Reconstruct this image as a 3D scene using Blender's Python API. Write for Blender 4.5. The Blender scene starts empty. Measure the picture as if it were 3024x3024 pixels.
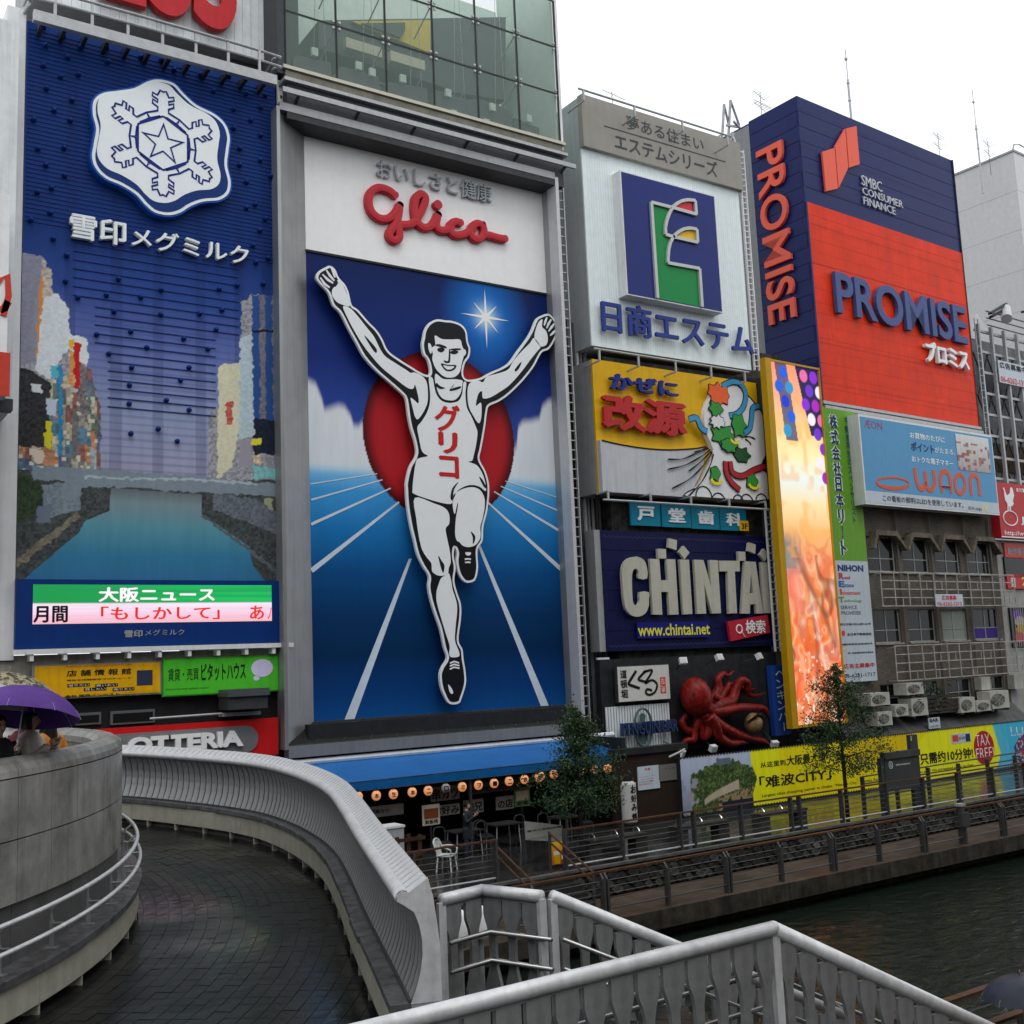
import bpy, math, random, numpy as np
from mathutils import Vector, Matrix
from mathutils.geometry import tessellate_polygon
sc = bpy.context.scene
COL = sc.collection
R = math.radians
EYE = 7.2
# ---------------- camera ----------------
YAW, PIT, ROL, FPX = R(56.166), R(7.839), R(-2.4206), 3255.8
cy_, sy_, cp_, sp_ = math.cos(YAW), math.sin(YAW), math.cos(PIT), math.sin(PIT)
cF = Vector((cy_*cp_, sy_*cp_, sp_)); cR0 = Vector((sy_, -cy_, 0)); cU0 = cR0.cross(cF)
cR = cR0*math.cos(ROL)+cU0*math.sin(ROL); cU = -cR0*math.sin(ROL)+cU0*math.cos(ROL)
cam = bpy.data.cameras.new('camera'); camo = bpy.data.objects.new('camera', cam); COL.objects.link(camo)
m = Matrix((cR, cU, -cF)).transposed().to_4x4(); m.translation = (0, 0, EYE); camo.matrix_world = m
cam.sensor_width = 36; cam.lens = 36*FPX/3024; cam.clip_start = .1; cam.clip_end = 2000
sc.camera = camo
# ---------------- overcast sky and soft sun ----------------
w = bpy.data.worlds.new("World"); sc.world = w; w.use_nodes = True
nt = w.node_tree; nt.nodes.clear()
out = nt.nodes.new('ShaderNodeOutputWorld'); bg = nt.nodes.new('ShaderNodeBackground')
sky = nt.nodes.new('ShaderNodeTexSky'); sky.sky_type = 'NISHITA'; sky.sun_disc = False
sky.sun_elevation = R(58); sky.sun_rotation = R(200); sky.dust_density = 6; sky.air_density = 1.5
add = nt.nodes.new('ShaderNodeMix'); add.data_type = 'RGBA'; add.blend_type = 'MIX'; add.inputs[0].default_value = .93
add.inputs[7].default_value = (10.6, 10.9, 11.2, 1)      # even cloud layer in front of the clear sky
nt.links.new(sky.outputs[0], add.inputs[6]); nt.links.new(add.outputs[2], bg.inputs[0])
bg.inputs[1].default_value = .12; nt.links.new(bg.outputs[0], out.inputs[0])
sl = bpy.data.lights.new('sun', 'SUN'); sl.energy = .7; sl.angle = R(24); sl.color = (1, .98, .95)
so = bpy.data.objects.new('sun', sl); COL.objects.link(so)
az = R(-100); el = R(58)
so.rotation_euler = Vector((math.cos(el)*math.cos(az), math.cos(el)*math.sin(az), math.sin(el))).to_track_quat('Z', 'Y').to_euler()
sc.view_settings.view_transform = 'Standard'; sc.view_settings.look = 'None'
sc.view_settings.exposure = 0; sc.view_settings.gamma = 1; sc.view_settings.use_curve_mapping = False
sc.render.engine = 'CYCLES'; sc.cycles.max_bounces = 6; sc.cycles.diffuse_bounces = 3; sc.cycles.glossy_bounces = 3
sc.cycles.transmission_bounces = 4; sc.cycles.transparent_max_bounces = 8; sc.cycles.caustics_reflective = False; sc.cycles.caustics_refractive = False

# ---------------- measuring helpers ----------------
CR = dict(P1=(0, 0, .51745), P2=(0, 700, .51745), P3=(0, 1600, .44513), P4=(800, 0, .51754), G1=(860, 700, .44513),
          G2=(860, 1450, .44513), N1=(1640, 200, .46577), K1=(1640, 1000, .36224), H1=(1700, 1550, .36232),
          R1=(2150, 100, .51747), L1=(2200, 1050, .31056), A1=(2480, 1150, .28467), B1=(2400, 1600, .36237),
          S1=(900, 2100, .41408), S2=(1600, 2100, .3882), S3=(2250, 2050, .40062), D1=(0, 2050, .50396),
          D2=(600, 2200, .42644), D3=(1250, 2550, .49172), D4=(2100, 2500, .47826), W=(0, 0, 1.56522), Z=(0, 0, 1))
def Q(c, x, y): o = CR[c]; return (o[0]+x*o[2], o[1]+y*o[2])
def ray(p): return cF+cR*((p[0]-1512)/FPX)+cU*((1512-p[1])/FPX)
def onZ(p, z):
    d = ray(p); t = (z-EYE)/d.z; return Vector((d.x*t, d.y*t, z))
def onSlope(p, a, b):              # surface z = a + b*y
    d = ray(p); t = (a-EYE)/(d.z-b*d.y); return Vector((d.x*t, d.y*t, EYE+d.z*t))
class Fr:                           # a vertical plane, x along it, d = metres proud of it
    def __init__(s, y, ang=0, x=0):
        s.O = Vector((x, y, 0)); s.a = R(ang); s.ux = Vector((math.cos(s.a), math.sin(s.a), 0)); s.n = Vector((math.sin(s.a), -math.cos(s.a), 0))
    def uv(s, p, d=0):
        r = ray(p); O = s.O+s.n*d; t = (O-Vector((0, 0, EYE))).dot(s.n)/r.dot(s.n)
        P = Vector((0, 0, EYE))+r*t; return ((P-s.O).dot(s.ux), P.z)
    def w(s, u, z, d=0): P = s.O+s.ux*u+s.n*d; return Vector((P.x, P.y, z))
# ---------------- materials ----------------
KALB = .78
def lin(h):
    h = h.lstrip('#'); v = [int(h[i:i+2], 16)/255 for i in (0, 2, 4)]
    return [x/12.92 if x <= .04045 else ((x+.055)/1.055)**2.4 for x in v]
def alb(h, k=None): return [min(.86, x/(k or KALB)) for x in lin(h)]
MATS = {}
def mat(name, c, rough=.6, metal=0, var=.06, scale=3, bump=0, bscale=40, emit=None, es=1, spec=.16, stretch=None, streak=0, alpha=None):
    if name in MATS: return MATS[name]
    m = bpy.data.materials.new(name); m.use_nodes = True; nt = m.node_tree; b = nt.nodes['Principled BSDF']
    if isinstance(c, str): c = alb(c)
    b.inputs['Roughness'].default_value = rough; b.inputs['Metallic'].default_value = metal; b.inputs['Specular IOR Level'].default_value = spec
    b.inputs['Base Color'].default_value = (*c, 1)
    tc = nt.nodes.new('ShaderNodeTexCoord'); src = tc.outputs['Object']
    if stretch:
        mp = nt.nodes.new('ShaderNodeMapping'); mp.inputs['Scale'].default_value = stretch; nt.links.new(src, mp.inputs[0]); src = mp.outputs[0]
    if var:
        n = nt.nodes.new('ShaderNodeTexNoise'); n.inputs['Scale'].default_value = scale; n.inputs['Detail'].default_value = 6; n.inputs['Roughness'].default_value = .65
        nt.links.new(src, n.inputs['Vector'])
        mr = nt.nodes.new('ShaderNodeMapRange'); mr.inputs['From Min'].default_value = .3; mr.inputs['From Max'].default_value = .7
        mr.inputs['To Min'].default_value = 1-var*1.6; mr.inputs['To Max'].default_value = 1+var*.6; nt.links.new(n.outputs[0], mr.inputs['Value'])
        mx = nt.nodes.new('ShaderNodeVectorMath'); mx.operation = 'SCALE'; mx.inputs[0].default_value = c; nt.links.new(mr.outputs[0], mx.inputs['Scale'])
        last = mx.outputs[0]
        if streak:
            mp = nt.nodes.new('ShaderNodeMapping'); mp.inputs['Scale'].default_value = (5, 5, .25); nt.links.new(tc.outputs['Object'], mp.inputs[0])
            n2 = nt.nodes.new('ShaderNodeTexNoise'); n2.inputs['Scale'].default_value = 1.3; n2.inputs['Detail'].default_value = 5; nt.links.new(mp.outputs[0], n2.inputs['Vector'])
            m2 = nt.nodes.new('ShaderNodeMapRange'); m2.inputs['From Min'].default_value = .45; m2.inputs['From Max'].default_value = .75
            m2.inputs['To Min'].default_value = 1; m2.inputs['To Max'].default_value = 1-streak; nt.links.new(n2.outputs[0], m2.inputs['Value'])
            m3 = nt.nodes.new('ShaderNodeVectorMath'); m3.operation = 'SCALE'; nt.links.new(last, m3.inputs[0]); nt.links.new(m2.outputs[0], m3.inputs['Scale']); last = m3.outputs[0]
        nt.links.new(last, b.inputs['Base Color'])
    if bump:
        n = nt.nodes.new('ShaderNodeTexNoise'); n.inputs['Scale'].default_value = bscale; n.inputs['Detail'].default_value = 4; nt.links.new(src, n.inputs['Vector'])
        bp = nt.nodes.new('ShaderNodeBump'); bp.inputs['Strength'].default_value = bump; bp.inputs['Distance'].default_value = .02
        nt.links.new(n.outputs[0], bp.inputs['Height']); nt.links.new(bp.outputs[0], b.inputs['Normal'])
    if emit is not None:
        b.inputs['Emission Color'].default_value = (*(lin(emit) if isinstance(emit, str) else emit), 1); b.inputs['Emission Strength'].default_value = es
    if alpha is not None: b.inputs['Alpha'].default_value = alpha
    MATS[name] = m; return m
def print_mat(name, rough=.55, emit=0, var=.05):     # flat print: colour comes from the colour attribute "print"
    if name in MATS: return MATS[name]
    m = bpy.data.materials.new(name); m.use_nodes = True; nt = m.node_tree; b = nt.nodes['Principled BSDF']; b.inputs['Roughness'].default_value = rough; b.inputs['Specular IOR Level'].default_value = .12
    a = nt.nodes.new('ShaderNodeAttribute'); a.attribute_name = 'print'
    if emit:
        b.inputs['Base Color'].default_value = (.02, .02, .02, 1); nt.links.new(a.outputs[0], b.inputs['Emission Color']); b.inputs['Emission Strength'].default_value = emit
    else:
        tc = nt.nodes.new('ShaderNodeTexCoord'); mp = nt.nodes.new('ShaderNodeMapping'); mp.inputs['Scale'].default_value = (3, 3, .4); nt.links.new(tc.outputs['Object'], mp.inputs[0])
        n = nt.nodes.new('ShaderNodeTexNoise'); n.inputs['Scale'].default_value = 1.5; n.inputs['Detail'].default_value = 6; nt.links.new(mp.outputs[0], n.inputs['Vector'])
        mr = nt.nodes.new('ShaderNodeMapRange'); mr.inputs['From Min'].default_value = .35; mr.inputs['From Max'].default_value = .65; mr.inputs['To Min'].default_value = 1-var*1.5; mr.inputs['To Max'].default_value = 1+var*.4
        nt.links.new(n.outputs[0], mr.inputs['Value'])
        s = nt.nodes.new('ShaderNodeVectorMath'); s.operation = 'SCALE'; nt.links.new(a.outputs[0], s.inputs[0]); nt.links.new(mr.outputs[0], s.inputs['Scale']); nt.links.new(s.outputs[0], b.inputs['Base Color'])
    MATS[name] = m; return m
# ---------------- geometry ----------------
class G:
    def __init__(s): s.v = []; s.f = []
    def add(s, v, f): o = len(s.v); s.v += [tuple(x) for x in v]; s.f += [tuple(i+o for i in q) for q in f]; return s
    def box(s, x0, x1, y0, y1, z0, z1):
        return s.add([(x0, y0, z0), (x1, y0, z0), (x1, y1, z0), (x0, y1, z0), (x0, y0, z1), (x1, y0, z1), (x1, y1, z1), (x0, y1, z1)],
                     [(0, 3, 2, 1), (4, 5, 6, 7), (0, 1, 5, 4), (1, 2, 6, 5), (2, 3, 7, 6), (3, 0, 4, 7)])
    def bar(s, a, b, w, h=None):       # rectangular bar from a to b
        h = h or w; a = Vector(a); b = Vector(b); t = (b-a).normalized(); up = Vector((0, 0, 1)) if abs(t.z) < .95 else Vector((0, 1, 0))
        x = t.cross(up).normalized()*(w/2); y = x.normalized().cross(t).normalized()*(h/2)
        v = [p+i*x+j*y for p in (a, b) for i, j in ((-1, -1), (1, -1), (1, 1), (-1, 1))]
        return s.add(v, [(0, 1, 2, 3), (7, 6, 5, 4), (0, 4, 5, 1), (1, 5, 6, 2), (2, 6, 7, 3), (3, 7, 4, 0)])
    def tube(s, pts, r, n=8, cap=True, closed=False):
        pts = [Vector(p) for p in pts]; N = len(pts); rs = r if isinstance(r, (list, tuple)) else [r]*N; o = len(s.v); px = None
        for i, p in enumerate(pts):
            if closed: t = (pts[(i+1) % N]-pts[i-1]).normalized()
            else: t = (pts[min(i+1, N-1)]-pts[max(i-1, 0)]).normalized()
            if px is None:
                up = Vector((0, 0, 1)) if abs(t.z) < .9 else Vector((1, 0, 0)); x = t.cross(up).normalized()
            else: x = (px-t*px.dot(t)).normalized()
            y = t.cross(x); px = x
            k = 1.0
            if 0 < i < N-1:
                c = (pts[i]-pts[i-1]).normalized().dot((pts[i+1]-pts[i]).normalized()); k = 1/max(.5, math.sqrt(max(.01, (1+c)/2)))
            for j in range(n):
                a = 2*math.pi*j/n; s.v.append(tuple(p+(x*math.cos(a)+y*math.sin(a))*rs[i]*k))
        for i in range(N if closed else N-1):
            i2 = (i+1) % N
            for j in range(n): s.f.append((o+i*n+j, o+i*n+(j+1) % n, o+i2*n+(j+1) % n, o+i2*n+j))
        if cap and not closed:
            s.f.append(tuple(o+j for j in range(n))[::-1]); s.f.append(tuple(o+(N-1)*n+j for j in range(n)))
        return s
    def prism(s, poly, y0, y1, holes=()):  # outline in x,z pushed from y0 (front, nearer viewer) to y1
        loops = [list(poly)]+[list(h) for h in holes]; tri = tessellate_polygon([[Vector((p[0], p[1], 0)) for p in l] for l in loops])
        flat = [p for l in loops for p in l]; n = len(flat); o = len(s.v)
        s.v += [(p[0], y0, p[1]) for p in flat]+[(p[0], y1, p[1]) for p in flat]
        for t in tri:
            a, b, c = [flat[i] for i in t]; ar = (b[0]-a[0])*(c[1]-a[1])-(b[1]-a[1])*(c[0]-a[0])
            t = tuple(t) if ar > 0 else tuple(t[::-1])
            s.f.append(tuple(o+i for i in t)); s.f.append(tuple(o+n+i for i in t[::-1]))
        k = 0
        for l in loops:
            for i in range(len(l)):
                a, b = o+k+i, o+k+(i+1) % len(l); s.f.append((a, a+n, b+n, b))
            k += len(l)
        return s
    def ribbon(s, pts, w, y0, y1):   # flat stroke of width w (number or list) in x,z with round ends
        pts = [Vector((p[0], p[1])) for p in pts]; N = len(pts); ws = w if isinstance(w, (list, tuple)) else [w]*N; L = []; Rr = []
        for i, p in enumerate(pts):
            t = (pts[min(i+1, N-1)]-pts[max(i-1, 0)]).normalized(); nn = Vector((-t.y, t.x))*ws[i]/2; L.append(p+nn); Rr.append(p-nn)
        o = len(s.v)
        for y in (y0, y1):
            for a, b in zip(L, Rr): s.v.append((a.x, y, a.y)); s.v.append((b.x, y, b.y))
        n = 2*N
        for i in range(N-1):
            a = o+2*i; s.f.append((a, a+1, a+3, a+2)); s.f.append((a, a+2, a+2+n, a+n)); s.f.append((a+1, a+1+n, a+3+n, a+3))
        s.f.append((o, o+n, o+1+n, o+1)); e = o+2*(N-1); s.f.append((e, e+1, e+1+n, e+n))
        return s
    def rounded(s, pts, w, y0, y1, n=6):  # stroke with convex front, as a moulded letter tube
        pts = [Vector((p[0], p[1])) for p in pts]; N = len(pts); o = len(s.v); prof = [(-1, 0), (-1, .75), (-.8, .93), (0, 1), (.8, .93), (1, .75), (1, 0)]; m_ = len(prof)
        for i, p in enumerate(pts):
            t = (pts[min(i+1, N-1)]-pts[max(i-1, 0)]).normalized(); nn = Vector((-t.y, t.x))
            for a, h in prof: q = p+nn*(a*w/2); s.v.append((q.x, y1+(y0-y1)*h, q.y))
        for i in range(N-1):
            for j in range(m_-1): a = o+i*m_+j; s.f.append((a, a+m_, a+m_+1, a+1))
        for e in (0, N-1):       # round ends
            c = pts[e]; t = (pts[1]-pts[0]) if e == 0 else (pts[-1]-pts[-2]); base = math.atan2(t.y, t.x)+(math.pi/2 if e == 0 else -math.pi/2)
            ring = [(c.x+math.cos(base+math.pi*k/8)*w/2, c.y+math.sin(base+math.pi*k/8)*w/2) for k in range(9)]
            s.prism([(c.x+(x-c.x), z) for x, z in ring], y1+(y0-y1)*.9, y1)
        return s
    def lathe(s, prof, n=16, c=(0, 0, 0), ax='z'):
        o = len(s.v)
        for r, h in prof:
            for j in range(n):
                a = 2*math.pi*j/n; x, y = r*math.cos(a), r*math.sin(a)
                s.v.append((c[0]+x, c[1]+y, c[2]+h) if ax == 'z' else (c[0]+x, c[1]-h, c[2]+y))
        for i in range(len(prof)-1):
            for j in range(n):
                q = (o+i*n+j, o+i*n+(j+1) % n, o+(i+1)*n+(j+1) % n, o+(i+1)*n+j); s.f.append(q)
        return s
    def ellip(s, c, r, nu=14, nv=8, rot=None):
        o = len(s.v)
        for i in range(nv+1):
            th = math.pi*i/nv
            for j in range(nu):
                a = 2*math.pi*j/nu; p = Vector((r[0]*math.sin(th)*math.cos(a), r[1]*math.sin(th)*math.sin(a), r[2]*math.cos(th)))
                if rot: p = rot @ p
                s.v.append((c[0]+p.x, c[1]+p.y, c[2]+p.z))
        for i in range(nv):
            for j in range(nu): s.f.append((o+i*nu+j, o+(i+1)*nu+j, o+(i+1)*nu+(j+1) % nu, o+i*nu+(j+1) % nu))
        return s
    def mesh(s, name, m, smooth=False):
        me = bpy.data.meshes.new(name); me.from_pydata(s.v, [], s.f); me.update()
        if m: me.materials.append(m)
        if smooth: me.polygons.foreach_set('use_smooth', [True]*len(me.polygons))
        return me
def link(name, me, parent=None, loc=None, rz=None, label=None, stuff=False):
    o = bpy.data.objects.new(name, me); COL.objects.link(o)
    if parent: o.parent = parent
    if loc is not None: o.location = loc
    if rz is not None: o.rotation_euler = (0, 0, rz)
    if label: o['label'] = label
    if stuff: o['kind'] = 'stuff'
    return o
def smooth_closed(pts, n=5):
    N = len(pts); o = []
    for i in range(N):
        p0, p1, p2, p3 = pts[i-1], pts[i], pts[(i+1) % N], pts[(i+2) % N]
        for k in range(n):
            t = k/n; o.append(tuple(.5*((2*p1[j])+(-p0[j]+p2[j])*t+(2*p0[j]-5*p1[j]+4*p2[j]-p3[j])*t*t+(-p0[j]+3*p1[j]-3*p2[j]+p3[j])*t**3) for j in range(len(p1))))
    return o
def smooth_open(pts, n=6):
    N = len(pts); o = []
    for i in range(N-1):
        p1, p2 = pts[i], pts[i+1]; p0 = pts[i-1] if i else p1; p3 = pts[i+2] if i+2 < N else p2
        for k in range(n):
            t = k/n; o.append(tuple(.5*((2*p1[j])+(-p0[j]+p2[j])*t+(2*p0[j]-5*p1[j]+4*p2[j]-p3[j])*t*t+(-p0[j]+3*p1[j]-3*p2[j]+p3[j])*t**3) for j in range(len(p1))))
    o.append(tuple(pts[-1])); return o
# ---------------- text ----------------
TX = {}
def glyphs(s, bold=0, res=2):
    k = (s, bold, res)
    if k not in TX:
        c = bpy.data.curves.new('lettering', 'FONT'); c.body = s; c.resolution_u = res; c.offset = bold; c.fill_mode = 'BOTH'; c.extrude = .5; c.space_line = 1.1
        o = bpy.data.objects.new('lettering', c); me = bpy.data.meshes.new_from_object(o)
        v = np.zeros(len(me.vertices)*3); me.vertices.foreach_get('co', v); v = v.reshape(-1, 3)
        f = [tuple(p.vertices) for p in me.polygons]
        bpy.data.objects.remove(o); bpy.data.curves.remove(c); bpy.data.meshes.remove(me); TX[k] = (v, f)
    return TX[k]
def text_g(g, s, x0, z0, x1, z1, y0, y1, bold=0, res=3, shear=0, rot=0, flat=False):
    if bold > .004 and any(ord(ch) > 0x2E80 for ch in s):      # CJK strokes are thickened with shifted copies
        v, f = glyphs(s, 0, res); bx = bold*1.1*(x1-x0)/(v[:, 0].max()-v[:, 0].min()); bz = bold*.8*(z1-z0)/max(1e-6, v[:, 1].max()-v[:, 1].min())
        for i, (a, b) in enumerate(((-1, 0), (1, 0), (0, -1), (0, 1))): text_g(g, s, x0+bx*(1+a), z0+bz*(1+b), x1-bx*(1-a), z1-bz*(1-b), y0-.0016*i, y1, 0, res, shear, rot, flat)
        return g
    v, f = glyphs(s, bold, res)
    if not len(v): return g
    x, z = v[:, 0].copy(), v[:, 1].copy()
    if rot: a = R(rot); x, z = x*math.cos(a)-z*math.sin(a), x*math.sin(a)+z*math.cos(a)
    sx = (x1-x0)/(x.max()-x.min()); sz = (z1-z0)/max(1e-6, z.max()-z.min())
    x = x0+(x-x.min())*sx; z = z0+(z-z.min())*sz
    x = x+shear*(z-z0)
    y = np.where(v[:, 2] > 0, y0, y1)
    if flat:
        fr = [q for q in f if all(v[i, 2] > 0 for i in q)]; used = sorted({i for q in fr for i in q}); mp = {a: b for b, a in enumerate(used)}
        g.add([(x[i], y0, z[i]) for i in used], [tuple(mp[i] for i in q) for q in fr])
    else: g.add(list(zip(x, y, z)), f)
    return g
def char_boxes(s, bold=0, res=2):
    out = []
    for i, ch in enumerate(s):
        if ch == ' ': out.append(None); continue
        full, _ = glyphs(s[:i+1], bold, res); one, _ = glyphs(ch, bold, res); w_ = one[:, 0].max()-one[:, 0].min(); r_ = full[:, 0].max()
        out.append((r_-w_, one[:, 1].min(), r_, one[:, 1].max()))
    return out
# ---------------- things ----------------
class Thing:
    """An Empty at the thing's base that parents its parts; local x along the plane, local y into it, z up."""
    def __init__(s, name, label, cat, fr=None, at=None, group=None, rz=0, kind=None):
        s.fr = fr; o = bpy.data.objects.new(name, None); COL.objects.link(o); o.empty_display_size = .2; s.o = o
        if fr:
            s.u0, s.zb = at; o.location = fr.w(at[0], at[1]); o.rotation_euler = (0, 0, fr.a)
        else: s.u0 = s.zb = 0; o.location = at or (0, 0, 0); o.rotation_euler = (0, 0, rz)
        o['label'] = label
        if kind: o['kind'] = kind
        else: o['category'] = cat
        if group: o['group'] = group
    def L(s, p, d=0): u, z = s.fr.uv(p, d); return (u-s.u0, z-s.zb)       # pixel -> local x,z on the plane
    def P(s, c, pts, d=0): return [s.L(Q(c, *p), d) for p in pts]
    def part(s, name, g, m, smooth=False, parent=None, label=None, stuff=False, loc=None):
        me = g.mesh(name, m, smooth) if isinstance(g, G) else g
        return link(name, me, parent or s.o, loc, label=label, stuff=stuff)
    def rect(s, name, c, a, b, d0, d1, m, parent=None, label=None, D=0, **k):     # a: left-bottom, b: right-top pixel of crop c
        x0, z0 = s.L(Q(c, *a), D); x1, z1 = s.L(Q(c, *b), D); return s.part(name, G().box(x0, x1, -d1, -d0, z0, z1), m, parent=parent, label=label, **k)
    def text(s, body, c, a, b, d0, d1, m, bold=0, res=2, name='lettering', split=False, shear=0, rot=0, D=0, flat=None, parent=None, label=None):
        x0, z0 = s.L(Q(c, *a), D); x1, z1 = s.L(Q(c, *b), D); return s.textl(body, x0, z0, x1, z1, d0, d1, m, bold, res, name, split, shear, rot, flat, parent, label)
    def textl(s, body, x0, z0, x1, z1, d0, d1, m, bold=0, res=2, name='lettering', split=False, shear=0, rot=0, flat=None, parent=None, label=None):
        if flat is None: flat = (d1-d0) < .02
        if not split: return s.part(name, text_g(G(), body, x0, z0, x1, z1, -d1, -d0, bold, 5 if rot else res, shear, rot, flat), m, parent=parent, label=label)
        bx = char_boxes(body, bold, res); X0 = min(b[0] for b in bx if b); X1 = max(b[2] for b in bx if b); Z0 = min(b[1] for b in bx if b); Z1 = max(b[3] for b in bx if b)
        fx = lambda v: x0+(v-X0)/(X1-X0)*(x1-x0); fz = lambda v: z0+(v-Z0)/(Z1-Z0)*(z1-z0)
        for ch, b in zip(body, bx):
            if b: s.part('letter', text_g(G(), ch, fx(b[0]), fz(b[1]), fx(b[2]), fz(b[3]), -d1, -d0, bold, res, shear, 0, flat), m, parent=parent, label=label)
    def raster(s, name, x0, z0, x1, z1, d, nx, nz, fn, m, parent=None, label=None):
        me = raster_mesh(name, x0, z0, x1, z1, -d, nx, nz, fn, m); return s.part(name, me, m, parent=parent, label=label)
def raster_mesh(name, x0, z0, x1, z1, y, nx, nz, fn, m):
    """A flat printed sheet: colours worked out by fn(U, V) -> rgb, V up."""
    U, V = np.meshgrid(np.linspace(0, 1, nx+1), np.linspace(0, 1, nz+1)); N = (nx+1)*(nz+1)
    co = np.zeros((N, 3)); co[:, 0] = (x0+U*(x1-x0)).ravel(); co[:, 1] = y; co[:, 2] = (z0+V*(z1-z0)).ravel()
    i = np.arange(nx)[None, :]+np.arange(nz)[:, None]*(nx+1); f = np.stack([i, i+1, i+nx+2, i+nx+1], -1).reshape(-1, 4)
    me = bpy.data.meshes.new(name); me.vertices.add(N); me.vertices.foreach_set('co', co.ravel()); F = len(f)
    me.loops.add(F*4); me.loops.foreach_set('vertex_index', f.ravel().astype(np.int32)); me.polygons.add(F)
    me.polygons.foreach_set('loop_start', np.arange(0, F*4, 4, dtype=np.int32)); me.update(calc_edges=True)
    a = me.color_attributes.new('print', 'FLOAT_COLOR', 'POINT'); rgb = np.clip(fn(U, V), 0, 30).reshape(-1, 3); c = np.ones((N, 4)); c[:, :3] = rgb
    a.data.foreach_set('color', c.ravel()); me.materials.append(m); return me
def npal(h, k=None): return np.array(alb(h, k))
def nlin(h): return np.array(lin(h))
def grad(t, stops, f=None):
    f = f or npal; ts = [s_[0] for s_ in stops]; cs = np.array([f(s_[1]) for s_ in stops]); return np.stack([np.interp(t, ts, cs[:, i]) for i in range(3)], -1)
def sstep(a, b, x): t = np.clip((x-a)/(b-a), 0, 1); return t*t*(3-2*t)
def over(img, mask, c): return img*(1-mask[..., None])+np.asarray(c)*mask[..., None]
def vnoise(U, V, fx, fy, seed=0):
    rs = np.random.RandomState(seed); g = rs.rand(int(fy)+3, int(fx)+3); x = U*fx; y = V*fy; i = np.floor(x).astype(int); j = np.floor(y).astype(int); a = x-i; b = y-j
    a = a*a*(3-2*a); b = b*b*(3-2*b); return (g[j, i]*(1-a)+g[j, i+1]*a)*(1-b)+(g[j+1, i]*(1-a)+g[j+1, i+1]*a)*b
def cells(U, V, fx, fy, seed=0, k=1): # random flat value per cell
    rs = np.random.RandomState(seed); g = rs.rand(int(fy)+2, int(fx)+2, k); r = g[np.floor(V*fy).astype(int), np.floor(U*fx).astype(int)]; return r[..., 0] if k == 1 else r
# shared paints
steel = mat('galvanised_steel', (.42, .43, .44), .45, .3, .12, 4)
dark_steel = mat('dark_steel', (.06, .062, .065), .5, .3, .15, 4)
white_paint = mat('white_paint', (.72, .73, .74), .45, 0, .07, 1.5, streak=.12)
grey_paint = mat('grey_paint', (.34, .345, .35), .5, 0, .1, 2, streak=.15)
black_paint = mat('black_paint', (.025, .025, .027), .5, 0, .2, 3)
concrete = mat('concrete', (.3, .29, .26), .8, 0, .2, 2.5, bump=.3, streak=.3)
def plain(name, label, cat, g, m, smooth=False, group=None, kind=None, loc=None, rz=None):   # thing of a single mesh
    o = link(name, g.mesh(name, m, smooth) if isinstance(g, G) else g, None, loc, rz)
    if label: o['label'] = label
    if kind: o['kind'] = kind
    else: o['category'] = cat
    if group: o['group'] = group
    return o
def copy_tree(o, parent=None):
    c = o.copy(); COL.objects.link(c); c.parent = parent
    for ch in [x for x in CHN.get(o, ())] if CHN else list(o.children): copy_tree(ch, c)
    return c
CHN = {}
# ---------------- raster drawing helpers ----------------
def pmask(X, Z, poly):
    inside = np.zeros(X.shape, bool); n = len(poly)
    for i in range(n):
        x1, z1 = poly[i]; x2, z2 = poly[(i+1) % n]
        if z1 == z2: continue
        c = ((z1 > Z) != (z2 > Z)) & (X < (x2-x1)*(Z-z1)/(z2-z1)+x1); inside ^= c
    return inside.astype(float)
def inset(poly, d):
    n = len(poly); A = sum(poly[i][0]*poly[(i+1) % n][1]-poly[(i+1) % n][0]*poly[i][1] for i in range(n)); s = 1 if A > 0 else -1; o = []
    for i in range(n):
        a, b = Vector(poly[i-2]), Vector(poly[(i+2) % n]); t = (b-a)
        if t.length < 1e-6: o.append(poly[i]); continue
        t.normalize(); o.append((poly[i][0]-t.y*d*s, poly[i][1]+t.x*d*s))
    return o
F0 = Fr(34.2); FS = Fr(34.0)
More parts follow.
